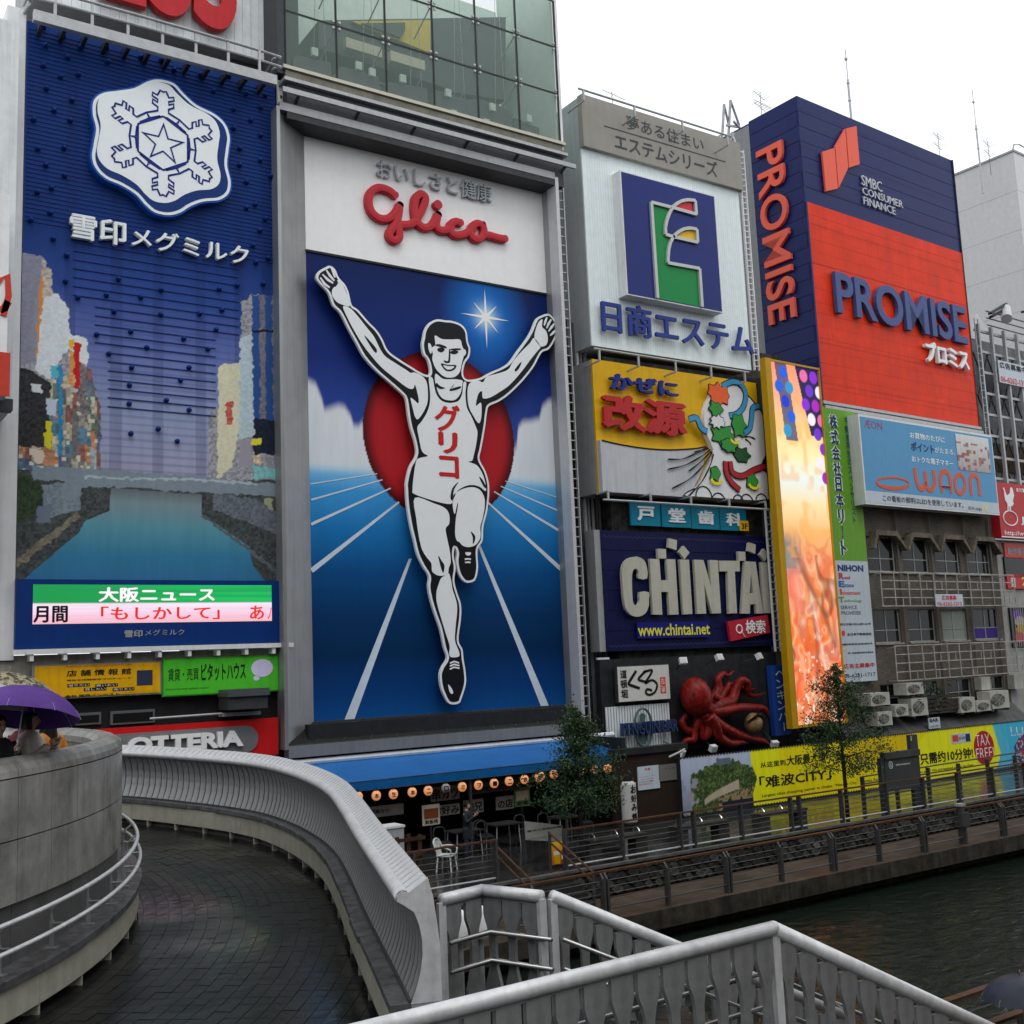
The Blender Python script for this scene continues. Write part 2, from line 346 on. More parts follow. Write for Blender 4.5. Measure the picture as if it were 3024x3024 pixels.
# ================= building under the milk billboard =================
navy = mat('navy_enamel', '#082c68', .45, var=.08, streak=.1)
lett_white = mat('white_letter_face', '#cfd4dc', .4, var=.03)
b = Thing('billboard', 'tall blue billboard with white snowflake emblem, painted canal view and news ticker', 'billboard', FS, FS.uv((426, 1914)))
x0, z1 = b.L(Q('P1', 163, 145)); x1, _ = b.L(Q('P3', 1846, 265)); z1 = (z1+b.L(Q('P1', 1535, 515))[1])/2; zt = b.L(Q('P3', 900, 262))[1]; zb = b.L(Q('P3', 900, 695))[1]; x0 = (x0+b.L(Q('P3', 70, 262))[0])/2
def PP(c, pts): return [b.L(Q(c, *p)) for p in pts]
def snow(U, V):
    X = x0+U*(x1-x0); Z = zt+V*(z1-zt)
    img = grad(V, [(0, '#5c5f84'), (.2, '#8b8ca4'), (.3, '#808aa8'), (.42, '#56639a'), (.52, '#254080'), (.62, '#092c68'), (1, '#062c68')])
    rows = (np.abs((Z*4.2) % 1-.5) < .14).astype(float)*sstep(.68, .5, V)*.55; img = over(img, rows*.5, npal('#2c3a78'))
    for xc in (.17, .34, .5, .67, .83, .95):
        img = over(img, (np.abs(U-xc) < .022)*.28, npal('#0c1c48'))
    wx = (vnoise(U, V, 60, 160, 1)-.5)*.1; wz = (vnoise(U, V, 60, 160, 2)-.5)*.1; A, B = X+wx, Z+wz
    def blk(poly, c, sub=0, seed=0, crop='P2', sx=110, sz=270):
        nonlocal img
        m_ = pmask(A, B, PP(crop, poly)); c = npal(c)
        if sub: r = cells(np.clip(U+wx*.02, 0, 1), np.clip(V+wz*.01, 0, 1), sx, sz, seed); c = c*(1+sub*.75*(r-.5)*2)[..., None]
        img = img*(1-m_[..., None])+c*m_[..., None]
    blk([(115, 110), (225, 120), (285, 230), (290, 330), (325, 345), (378, 430), (378, 560), (490, 600), (490, 840), (520, 850), (540, 910), (560, 990), (565, 1340), (80, 1340)], '#8b8b92', .5, 3)
    mC = pmask(A, B, PP('P2', [(280, 830), (490, 745), (560, 990), (565, 1340), (90, 1340), (95, 1200), (240, 1200)]))
    cc = cells(np.clip(U+wx*.02, 0, 1), np.clip(V+wz*.01, 0, 1), 80, 170, 9, 3); pal = np.array([npal(h) for h in ('#2f6f90', '#b0a890', '#803028', '#3f5f48', '#c8b8a0', '#5a5a60', '#24407c', '#8a8a80', '#c07a40', '#a8b4ba')])
    pal = pal*.6+npal('#74746f')*.4; c1_ = cells(np.clip(U+wx*.01, 0, 1), np.clip(V+wz*.01+.004*np.floor(U*34), 0, 1), 44, 34, 19, 3); body = pal[(c1_[..., 0]*9.99).astype(int)]*(.62+.6*cc[..., 1])[..., None]; body = np.where((cc[..., 2] > .9)[..., None], npal('#b8b4a4'), body); img = img*(1-mC[..., None])+body*mC[..., None]
    blk([(100, 110), (225, 120), (240, 200), (225, 640), (205, 720), (80, 750)], '#7c7c8c', .15, 4)
    blk([(225, 130), (285, 230), (280, 420), (235, 400)], '#a89c90', .4, 5)
    blk([(215, 260), (235, 260), (228, 640), (193, 720)], '#c07a34')
    blk([(230, 380), (290, 340), (325, 345), (378, 430), (378, 640), (330, 720), (275, 830), (195, 770)], '#bfc5c9', .12, 6)
    blk([(378, 560), (490, 600), (490, 745), (378, 700)], '#c6cccd', .08, 7); blk([(410, 610), (447, 622), (440, 890), (415, 880)], '#b01c1c')
    blk([(378, 600), (410, 600), (405, 660), (380, 650)], '#c8a020'); blk([(380, 660), (412, 665), (410, 880), (385, 860)], '#c08a50', .3, 8)
    blk([(440, 745), (490, 750), (490, 1100), (440, 1000)], '#6b6468', .6, 9)
    blk([(80, 750), (180, 780), (280, 850), (270, 1060), (240, 1210), (80, 1200)], '#2b2b2e', .7, 10); blk([(165, 850), (230, 850), (220, 910), (170, 890)], '#b8bcbc')
    blk([(270, 740), (330, 750), (320, 800), (290, 830)], '#4fa0b0'); blk([(255, 930), (315, 940), (310, 1040), (258, 1020)], '#a8b4c4'); blk([(245, 1060), (285, 1060), (280, 1230), (240, 1200)], '#b8b020')
    blk([(170, 1230), (240, 1230), (235, 1300), (175, 1290)], '#c0b0a0'); blk([(315, 760), (340, 740), (350, 1260), (320, 1270)], '#2f78a0', .3, 12)
    blk([(1360, 390), (1420, 340), (1575, 350), (1590, 1400), (1165, 1390), (1175, 1040), (1200, 990), (1225, 990), (1235, 750), (1270, 735), (1355, 740)], '#85858c', .5, 13)
    blk([(1230, 750), (1270, 735), (1355, 740), (1350, 1100), (1300, 1330), (1220, 1390)], '#bdb9a0', .1, 14); blk([(1275, 950), (1312, 950), (1308, 1090), (1270, 1080)], '#a85048', .5, 15)
    blk([(1350, 600), (1420, 560), (1432, 1150), (1345, 1160)], '#9fb0b8', .15, 16)
    blk([(1420, 345), (1575, 350), (1585, 1190), (1432, 1150)], '#24467e', .1, 17)
    for k, xs in enumerate((1478, 1550)): blk([(xs-16, 350), (xs+16, 350), (xs+22, 1150), (xs-10, 1150)], '#6a6672', .35, 18+k)
    blk([(1420, 545), (1575, 552), (1575, 562), (1420, 560)], '#17181c'); blk([(1432, 1050), (1580, 1060), (1585, 1250), (1432, 1250)], '#1a2030', .5, 20)
    blk([(1410, 1160), (1475, 1160), (1475, 1195), (1410, 1195)], '#c8c038'); blk([(1420, 1250), (1470, 1250), (1470, 1310), (1420, 1300)], '#c0a890', .4, 21); blk([(1345, 1160), (1415, 1160), (1415, 1320), (1345, 1320)], '#8a8590')
    blk([(1425, 1320), (1580, 1330), (1580, 1390), (1425, 1390)], '#6fa8a8', .2, 22)
    # lower banks
    blk([(70, 1340), (560, 1340), (1165, 1390), (1600, 1400), (1620, 1932), (1620, 2100), (60, 2100)], '#3c4142', .55, 23)
    blk([(70, 1340), (230, 1420), (230, 1560), (70, 1660)], '#2c3a28', .5, 24); blk([(230, 1420), (460, 1400), (450, 1560), (240, 1620)], '#6a7680', .3, 25); blk([(200, 1550), (285, 1530), (270, 1640), (200, 1640)], '#5f6878')
    blk([(1485, 1500), (1540, 1500), (1530, 1620), (1485, 1610)], '#8b8f70'); blk([(1200, 1470), (1440, 1500), (1590, 1600), (1590, 1720), (1430, 1650), (1200, 1560)], '#5a6068', .4, 26)
    blk([(170, 1318), (700, 1345), (1170, 1380), (1600, 1420), (1600, 1490), (1445, 1484), (900, 1452), (610, 1432), (450, 1440), (440, 1500), (340, 1500), (350, 1400), (170, 1392)], '#707c86', .08, 27)
    blk([(470, 1375), (1170, 1392), (1445, 1412), (1445, 1424), (1170, 1404), (470, 1385)], '#98a2aa')
    rv = PP('P2', [(618, 1440), (1135, 1480), (1135, 1590), (1400, 1770), (1425, 1880)])+PP('P3', [(1745, 280), (130, 268)])+PP('P2', [(240, 1860), (440, 1690), (470, 1630), (610, 1570)])
    m_ = pmask(X, Z, rv); zz = [p[1] for p in rv]; t = (Z-min(zz))/(max(zz)-min(zz)); rc = grad(t, [(0, '#2c6288'), (.3, '#2f6e8e'), (.6, '#4f8392'), (.85, '#6d8187'), (1, '#5a6064')])*(1+.05*(vnoise(U, V, 90, 30, 5)-.5))[..., None]
    img = img*(1-m_[..., None])+rc*m_[..., None]
    ed = PP('P2', [(240, 1790), (440, 1650), (470, 1600)]); 
    blk([(75, 1850), (430, 1575), (450, 1600), (75, 1910)], '#6c6658', .4, 29); blk([(1140, 1590), (1420, 1790), (1600, 1932), (1600, 1960), (1400, 1800), (1130, 1600)], '#50585c', .3, 30)
    return img
b.raster('printed_panel', x0, zt, x1, z1, .3, 260, 620, snow, print_mat('billboard_print', .5))
b.part('backing_box', G().box(x0, x1, -.29, .4, zb, z1), grey_paint)
b.part('ticker_panel', G().box(x0-.03, x1+.03, -.5, -.29, zb, zt), navy)
g = G()
for i in range(120):
    z = zt+.25+i*(z1-zt-.5)/119; V_ = (z-zt)/(z1-zt)
    if V_ > .62: g.box(x0+.05, x1-.05, -.322, -.302, z-.006, z+.006)
    elif V_ > .3 and i % 2 == 0: w_ = x1-x0; l_ = .31 if V_ < .42 else (.26 if V_ < .5 else .18); r_ = .73 if V_ < .46 else .83; g.box(x0+w_*l_, x0+w_*r_, -.33, -.302, z-.011, z+.011)
b.part('horizontal_fins', g, mat('fin_blue', '#1c3272', .5), stuff=True)
st = G().lathe([(0, .17), (.05, .16), (.075, .1), (.08, 0)], 8, ax='y').mesh('stud', navy, True)
for p in [(235, 185), (347, 237), (245, 290), (443, 300), (372, 357), (593, 303), (600, 382), (785, 355), (902, 370), (975, 428), (1125, 452), (1287, 462), (234, 405), (433, 455), (333, 468), (252, 533), (397, 600), (295, 658), (387, 715), (180, 710), (352, 870), (204, 875), (248, 968), (356, 1027), (281, 1097), (200, 1120), (273, 1238), (163, 1278), (290, 1385), (367, 1478), (360, 1625), (1198, 547), (1383, 560), (1467, 638), (1493, 570), (1313, 650), (1411, 712), (1314, 757), (1467, 797), (1348, 872), (1464, 938), (1347, 965), (1521, 1028), (1386, 1062), (1435, 1188), (1386, 1208), (1492, 1270), (1461, 1336), (1422, 1420), (1507, 1492), (1440, 1517), (1480, 1637), (1333, 1647), (1230, 1668), (660, 1612), (902, 1673), (592, 1703), (787, 1715), (430, 1718), (635, 1796), (900, 1812), (1120, 1808), (1247, 1787)]:
    u, z = b.L(Q('P1', *p)); o = link('stud', st, b.o, (u, -.3, z))
for p in [(730, 557), (536, 573), (1213, 545), (1030, 597), (820, 647), (605, 682), (1167, 655), (735, 760), (1060, 760), (1012, 832), (722, 860), (931, 945), (720, 965), (1060, 1000), (885, 1107), (730, 1133), (993, 1177)]:
    u, z = b.L(Q('P2', *p)); link('stud', st, b.o, (u, -.3, z))
# emblem
E1 = [(867, 495), (960, 518), (1020, 578), (1090, 640), (1190, 690), (1255, 750), (1283, 830), (1275, 910), (1268, 990), (1288, 1080), (1275, 1150), (1220, 1190), (1130, 1200), (1060, 1225), (1000, 1262), (930, 1278), (850, 1262), (790, 1215), (740, 1160), (660, 1110), (570, 1070), (510, 1010), (487, 940), (498, 860), (510, 780), (492, 700), (498, 620), (550, 575), (640, 560), (730, 545), (800, 510)]
plate = smooth_closed(PP('P1', E1)); b.part('emblem_plate', G().prism(plate, -.62, -.32), mat('emblem_rim_blue', '#1a4c9a', .4))
b.part('emblem_outer', G().prism(inset(plate, .055), -.64, -.62), lett_white)
I1 = inset(plate, .15); b.part('emblem_band', G().prism(I1, -.65, -.64), navy)
n_ = len(plate); cx = sum(p[0] for p in plate)/n_; cz = sum(p[1] for p in plate)/n_
b.part('emblem_centre', G().prism([(p[0]*.93+cx*.07-.1, p[1]*.93+cz*.07+.13) for p in inset(plate, .15)], -.66, -.65), lett_white)
hc = b.L(Q('P1', 897, 865)); hr = (b.L(Q('P1', 897, 712))[1]-b.L(Q('P1', 895, 1015))[1])/2; lw = .075
g = G()
hexp = [(hc[0]+hr*math.sin(k*math.pi/3), hc[1]+hr*math.cos(k*math.pi/3)) for k in range(6)]
for k in range(6):
    g.ribbon([hexp[k], hexp[(k+1) % 6]], lw*.8, -.672, -.66)
    th = k*math.pi/3; rt = lambda p: (hc[0]+p[0]*math.cos(th)+p[1]*math.sin(th), hc[1]-p[0]*math.sin(th)+p[1]*math.cos(th))
    s_ = hr
    for sg in (1, -1):
        arm = [(.1, .98), (.5, .8), (.57, 1.0), (.19, 1.16), (.19, 1.3), (.37, 1.4), (.37, 1.55), (.19, 1.47), (.19, 1.58), (.38, 1.67), (.37, 1.8), (.2, 1.74), (.1, 1.95), (0, 1.9)]
        g.ribbon([rt((sg*p[0]*s_, p[1]*s_)) for p in arm], lw*.85, -.672 - .002*(sg > 0), -.66)
sp_star = [(hc[0]+hr*(.8 if k % 2 == 0 else .31)*math.sin(k*math.pi/5+.02), hc[1]-.02+hr*(.8 if k % 2 == 0 else .31)*math.cos(k*math.pi/5+.02)) for k in range(10)]
c0 = (sum(p[0] for p in sp_star)/10, sum(p[1] for p in sp_star)/10)
g.prism(sp_star, -.672, -.66, holes=[[(c0[0]+(p[0]-c0[0])*.8, c0[1]+(p[1]-c0[1])*.8) for p in sp_star]])
b.part('snowflake_outline', g, mat('emblem_navy', '#0a1f6a', .4))
b.text('雪印', 'P1', (378, 1385), (698, 1300), .33, .5, lett_white, .02, split=True)
b.text('メグミルク', 'P1', (725, 1432), (1390, 1436), .33, .5, lett_white, .012, split=True)
for o_ in b.o.children[-5:]: pass
# ticker
red_led = mat('ticker_red', (.05, 0, 0), emit='#e83028', es=1.0); wht_led = mat('ticker_white', (.05, .05, .05), emit='#fff0f8', es=1.1); blk_led = mat('ticker_black', (.01, .01, .01))
X0, Z1 = b.L(Q('P3', 197, 292)); X1, _ = b.L(Q('P3', 1762, 300)); _, Z0 = b.L(Q('P3', 190, 552)); _, Zr = b.L(Q('P3', 900, 418))
Z0 = (Z0+b.L(Q('P3', 1762, 532))[1])/2
def led(U, V):
    t = (Zr-Z0)/(Z1-Z0); gm = (V > t).astype(float); base = grad(V, [(0, '#ffc0c8'), (.2, '#ffd0e8'), (.4, '#ffe6fa'), (1, '#ffffff')], nlin)
    base = base*(.93+.14*vnoise(U, V, 3, 24, 2))[..., None]; gr = nlin('#10a050')*(.6+1.0*sstep(.02, .9, U)*vnoise(U, V, 2, 18, 3)+.35)[..., None]
    return base*(1-gm[..., None])+gr*gm[..., None]
b.raster('ticker_screen', X0, Z0, X1, Z1, .512, 60, 24, led, print_mat('ticker_light', emit=.95))
b.text('大阪ニュース', 'P3', (625, 408), (1388, 312), .52, .525, wht_led, .03, name='ticker_text')
b.text('「もしかして」', 'P3', (640, 530), (1420, 432), .52, .525, red_led, .02, name='ticker_text')
b.text('月間', 'P3', (196, 545), (425, 432), .52, .525, blk_led, .03, name='ticker_text')
b.text('あ', 'P3', (1618, 522), (1712, 430), .52, .525, red_led, .02, name='ticker_text'); b.text('ノ', 'P3', (1736, 520), (1761, 442), .52, .525, red_led, .02, name='ticker_text')
b.text('雪印', 'P3', (795, 640), (915, 590), .505, .512, grey_paint, .03); b.text('メグミルク', 'P3', (930, 628), (1190, 584), .505, .512, grey_paint, .008)
g = G().box(x0-.1, x1+.25, -.62, -.5, zb-.16, zb-.02)
for k in range(9): xx = x0+.4+k*(x1-x0-.8)/8; g.box(xx-.05, xx+.05, -.58, .2, zb-.35, zb-.1)
b.part('lower_rail', g, white_paint)
g = G(); xr = x1+.05
g.box(xr, xr+.22, -.42, -.3, zb, z1+.2)
b.part('edge_channel', g, white_paint)
hole = G().box(-.035, .035, -.01, .01, -.05, .05).mesh('slot', black_paint)
for k in range(46): link('slot', hole, b.o, (xr+.11, -.43, zb+.6+k*(z1-zb-1)/45))
b.part('side_panel', G().box(x0-.55, x0-.02, -.28, .6, zb-.3, z1+.35), white_paint)
# ---- catwalk frame above the billboard ----
c = Thing('catwalk_frame', 'pale steel catwalk frame with railing running above the blue snowflake billboard', 'steel frame', FS, FS.uv((300, 200)))
A_ = c.L(Q('P1', 190, 75), 1.2); B_ = c.L(Q('P1', 1560, 470), 1.2); zc = (A_[1]+B_[1])/2; xa, xb = A_[0], B_[0]+.1
g = G(); g.box(xa, xb, -1.3, -1.1, zc-.18, zc+.16); c.part('beam', g, steel)
for dz in (.55, .9):
    pts = smooth_open([(xa-.1, -.1, zc+dz), (xa, -.9, zc+dz), (xa+.5, -1.25, zc+dz), (xb-.5, -1.25, zc+dz), (xb, -.9, zc+dz), (xb+.1, .1, zc+dz)], 5)
    c.part('handrail', G().tube(pts, .045, 6), steel)
for k in range(7):
    xx = xa+.6+k*(xb-xa-1.2)/6; c.part('post', G().box(xx-.04, xx+.04, -1.29, -1.21, zc+.1, zc+.92), steel)
g = G(); zlo = max(z1+b.zb-c.zb+.1, zc-1.0)
for k in range(12):
    xx = xa+.3+k*(xb-xa-.6)/11; g.bar((xx, -1.1, zc), (xx, .6, zc-.1), .12); g.bar((xx, -.9, zc-.1), (xx, .35, zlo), .09)
    if k < 11: x2 = xa+.3+(k+1)*(xb-xa-.6)/11; g.bar((xx, .35, zlo), (x2, .35, zc-.1), .07); g.bar((xx, -.2, zc-.1), (x2, .3, zc-.2), .06)
c.part('bracing', g, dark_steel)
c.part('back_wall', G().box(xa-.2, xb, .9, 1.1, zc-1.6, zc+1.1), mat('dark_cladding', (.12, .12, .12), .8, var=.3))  # plain dark grey wall behind the bracing
# ---- white board with red lettering at the top of the picture ----
t = Thing('billboard', 'white panelled board with huge red letters cut off by the top of the photo', 'billboard', Fr(34.5), Fr(34.5).uv((500, 100)))
xa, _ = t.L(Q('P1', 180, 20)); xb, zbb = t.L(Q('P1', 1527, 362)); za = t.L(Q('P1', 330, 0))[1]; zbt = zbb+.1
for k in range(26):
    w_ = (xb-xa)/26; t.part('cladding_panel', G().box(xa+k*w_+.002, xa+(k+1)*w_-.006, 0, .055, zbt, zbt+6), mat('weathered_white_panel', '#c4cacb', .5, var=.08, streak=.12))
t.part('backing_box', G().box(xa, xb, .06, 3, zbt+.01, zbt+6), grey_paint)
redl = mat('red_letter_face', '#a8262c', .45, var=.06, streak=.1); red_rim = white_paint
X0, Zb0 = t.L(Q('P1', 590, 30), .3); X1, _ = t.L(Q('P1', 1330, 155), .3); zl = t.L(Q('P1', 1180, 160), .3)[1]
t.textl('ESS', X0-.2, zl, X1+.1, zl+4.2, .15, .42, redl, .03, 6, split=True)
# far left white building edge with a red sign
s = Thing('building', 'white clad building corner at the left edge of the photo', 'building', Fr(32.2), Fr(32.2).uv((0, 1200)))
xr_, zr_ = s.L(Q('P1', 95, 400)); zt_ = s.L(Q('P1', 100, 130))[1]; zb_ = s.L(Q('P2', 80, 985))[1]
s.part('wall', G().box(xr_-9, xr_+.05, 0, 8, zb_, zt_), mat('white_cladding', '#c3c7c9', .5, var=.08, streak=.2))
s.part('wall', G().box(xr_-9, xr_-.25, .3, 8, -4, zb_-.25), mat('pale_render', '#90918e', .7, var=.15, streak=.2))
s2 = Thing('sign', 'projecting white and red sign at the left edge beside the blue snowflake billboard', 'sign', Fr(31.6), Fr(31.6).uv((20, 1200)))
s2.rect('sign_box', 'P2', (-300, 905), (40, -200), 0, .5, mat('white_sign_face', '#cfcfd0', .4, streak=.1)); s2.rect('red_band', 'P2', (-300, 905), (40, 690), .5, .53, mat('red_sign_band', '#b0392c', .4))
g = G().ribbon(s2.P('P2', [(-20, 450), (5, 440), (28, 400)]), .2, -.54, -.5); g.ribbon(s2.P('P2', [(-30, 290), (25, 250), (30, 370), (0, 480)]), .16, -.54, -.5); s2.part('red_mark', g, mat('red_sign_band', '#b0392c'))
s2.part('bracket', G().box(-1.5, s2.L(Q('P2', 78, 950))[0], .1, .5, s2.L(Q('P2', 20, 980))[1], s2.L(Q('P2', 20, 915))[1]), dark_steel)
# ================= storeys below the billboard =================
FL = Fr(34.05)
s = Thing('building', 'low black fronted building with a pale concrete band beneath the blue billboard', 'building', FL, FL.uv((426, 2100)))
XL, _ = s.L(Q('P3', -900, 900)); XR, ZT = s.L(Q('P3', 1888, 705)); ZB = s.L(Q('P3', 1888, 945))[1]
s.part('wall', G().box(XL, XR-.04, .3, 8, -5.5, ZT), mat('black_render', '#1f2123', .6, var=.25))
s.part('concrete_band', G().box(XL, XR, -.25, .3, ZB+.05, ZT), concrete)
s.part('wall', G().box(XL, XR, -.1, .3, -5.5, ZB+.05), mat('black_render', '#1f2123'))
for a_, b_ in (((420, 1222), (660, 1128)), ((722, 1215), (1015, 1108))):
    w_ = s.rect('window', 'P3', a_, b_, .1, .2, mat('grey_window_frame', '#55585a', .4)); xa, za = s.L(Q('P3', a_[0]+16, a_[1]-14)); xb, zb2 = s.L(Q('P3', b_[0]-14, b_[1]+18))
    s.part('pane', G().box(xa, xb, -.215, -.2, za, zb2), mat('dark_glass', (.012, .013, .013), .08, var=0), parent=w_)
fr_g = mat('sign_frame_grey', '#77797a', .4)
FQ = Fr(33.75)
y_ = Thing('sign', 'yellow property agency sign with black lettering and a red company name on the concrete band', 'sign', FQ, FQ.uv(Q('P3', 640, 930)))
y_.rect('frame', 'P3', (205, 1052), (1066, 790), 0, .1, fr_g); y_.rect('sign_face', 'P3', (222, 1040), (1055, 800), .1, .12, mat('sign_yellow', '#c9970e', .4, streak=.15))
bk = mat('black_print', '#181614', .5, var=0); rd = mat('red_print', '#b8402a', .5, var=0); wh = mat('white_print', '#d5d5d5', .5, var=0)
y_.text('KANSAI INVEST CORPORATION', 'P3', (435, 835), (862, 808), .122, .126, rd, .01); y_.text('店 舗 情 報 館', 'P3', (435, 895), (862, 838), .122, .126, bk, .015)
y_.text('居抜き店舗総合プロデュース', 'P3', (435, 925), (862, 897), .122, .126, bk, .005); y_.text('会社 関西インベスト', 'P3', (425, 1035), (785, 1000), .122, .126, bk, .015); y_.text('TEL 06-6766-2016', 'P3', (805, 1026), (1045, 1006), .122, .126, bk, .02)
y_.text('http://www.k-invest.co.jp', 'P3', (805, 1004), (1045, 988), .122, .126, bk)
for (a, b2, tx) in ((440, 590, '借りたい'), (625, 775, '買いたい')): y_.rect('label', 'P3', (a, 966), (b2, 938), .12, .124, bk); y_.text(tx, 'P3', (a+6, 962), (b2-6, 942), .124, .128, wh)
for (a, b2, tx) in ((550, 700, '貸したい'), (740, 885, '売りたい')): y_.rect('label', 'P3', (a, 992), (b2, 964), .12, .124, bk); y_.text(tx, 'P3', (a+6, 988), (b2-6, 967), .124, .128, wh)
y_.rect('pasted_photo', 'P3', (900, 955), (1005, 850), .12, .125, mat('suit_print', '#2a3044'))
g_ = Thing('sign', 'bright green rental agency sign with black lettering and a white speech bubble', 'sign', FQ, FQ.uv(Q('P3', 1450, 900)))
g_.rect('frame', 'P3', (1070, 1030), (1838, 752), 0, .12, mat('sign_green_edge', '#3c8c2a', .4)); g_.rect('sign_face', 'P3', (1078, 1022), (1830, 762), .12, .14, mat('sign_green', '#46ad2c', .4, streak=.1))
g_.text('賃貸・売買', 'P3', (1105, 925), (1308, 835), .142, .15, bk, .0); g_.text('ピタットハウス', 'P3', (1325, 925), (1618, 800), .142, .15, bk, .02)
g_.text('http://www.pitat.com/', 'P3', (1092, 990), (1375, 960), .142, .146, bk); bub = mat('bubble_print', '#c0b8d8', .4)
c1, c2 = g_.L(Q('P3', 1728, 838)), g_.L(Q('P3', 1690, 905)); rr = g_.L(Q('P3', 1800, 838))[0]-c1[0]
g_.part('bubble_print', G().prism([(c1[0]+rr*math.cos(a*.3927), c1[1]+rr*.78*math.sin(a*.3927)) for a in range(16)], -.15, -.14), bub); g_.part('bubble_print', G().prism([(c2[0]+rr*.28*math.cos(a*.3927), c2[1]+rr*.22*math.sin(a*.3927)) for a in range(16)], -.15, -.14), bub)
# burger shop sign
l = Thing('sign', 'red burger shop sign with raised white capital letters on a grey bar', 'sign', FQ, FQ.uv(Q('P3', 1100, 1300)))
bx1_, bz0_ = l.L(Q('P3', 1828, 1408)); bx0_ = l.L(Q('P3', -300, 1408))[0]; l.part('sign_box', G().box(bx0_, bx1_, -.25, 0, bz0_, l.L(Q('P3', 1828, 1165))[1]), mat('burger_red', '#b81c1e', .4, streak=.1))
x0_, z0_ = l.L(Q('P3', 200, 1402))[0], l.L(Q('P3', 1600, 1396))[1]; x1_, z1_ = l.L(Q('P3', 1690, 1212)); h = z1_-z0_; n = 10
pts = [(x0_, z0_), (x1_-h/2, z0_)]+[(x1_-h/2+h/2*math.sin(k*math.pi/n), z0_+h/2-h/2*math.cos(k*math.pi/n)) for k in range(1, n)]+[(x1_-h/2, z1_), (x0_, z1_)]
l.part('grey_bar', G().prism(pts, -.3, -.25), mat('burger_grey', '#68686a', .4))
l.text('LOTTERIA', 'P3', (735, 1418), (1585, 1245), .3, .42, mat('opal_letter_face', '#d8e6dc', .35), .05, 4, split=True)
# exhaust hood
h_ = Thing('exhaust_hood', 'dark metal exhaust hood on the black wall under the green sign', 'exhaust hood', FQ, FQ.uv(Q('P3', 1570, 1080)))
h_.rect('hood_box', 'P3', (1450, 1115), (1705, 1000), 0, .9, dark_steel); h_.rect('hood_top', 'P3', (1440, 1030), (1712, 968), 0, 1.0, mat('hood_grey', '#45494c', .3)); h_.rect('awning_roll', 'P3', (1450, 1160), (1700, 1120), 0, .4, grey_paint)
a = h_.L(Q('P3', 975, 1172)); b2 = h_.L(Q('P3', 1450, 1138)); h_.part('rod', G().tube([(a[0], -.3, a[1]), (b2[0], -.3, b2[1])], .035, 6), steel)
# gap building face between the two billboards
gp = Thing('building', 'narrow dark grey building side between the blue billboard and the silver framed runner billboard', 'building', Fr(35.0), Fr(35.0).uv((840, 1500)))
xa, _ = gp.L((820, 1500)); xb, _ = gp.L((905, 1500)); gp.part('wall', G().box(xa-1.5, xb, 0, 6, -5.6, 22), mat('charcoal_cladding', '#3a3d3f', .5, var=.15))
# ================= runner billboard =================
b = Thing('billboard', 'giant silver framed billboard of a white clad runner with raised arms', 'billboard', F0, F0.uv((1300, 2105)))
PP = lambda c, pts: [b.L(Q(c, *p)) for p in pts]
TL = b.L(Q('P4', 190, 705)); BL = b.L(Q('G2', 137, 1535)); TR = b.L(Q('P4', 1562, 1070)); BR = b.L(Q('G2', 1840, 1410))
x0 = (TL[0]+BL[0])/2; x1 = (TR[0]+BR[0])/2; z0 = (BL[1]+BR[1])/2; z1 = (TL[1]+TR[1])/2; zm = (b.L(Q('P4', 203, 1425))[1]+b.L(Q('P4', 1593, 1692))[1])/2
wpanel = mat('white_enamel_panel', '#e2e5e8', .35, var=.025, streak=.03)
for k in range(1): b.part('white_panel', G().box(x0, x1, -.06, .1, zm, z1), wpanel)
cl = PP('G1', [(90, 920), (115, 935), (160, 960), (200, 1060), (215, 1130), (260, 1115), (310, 1098), (350, 1110), (390, 1170), (410, 1235), (440, 1240), (480, 1200)])
cr = PP('G1', [(1460, 1470), (1490, 1380), (1500, 1250), (1530, 1210), (1580, 1205), (1640, 1190), (1660, 1110), (1700, 1070), (1750, 1055), (1790, 1050)])
clx = [p[0] for p in cl+cr]; clz = [p[1] for p in cl+cr]
hz = b.L(Q('G1', 125, 1500))[1]; dl = b.L(Q('G1', 470, 1250)); dr = b.L(Q('G1', 1471, 1300)); dc = ((dl[0]+dr[0])/2, (dl[1]+dr[1])/2); rad = (dr[0]-dl[0])/2
dtop = b.L(Q('G1', 880, 752))[1]; dc = (dc[0], dtop-rad)
sc_ = b.L(Q('G1', 1285, 535)); mpx = (x1-x0)/1640
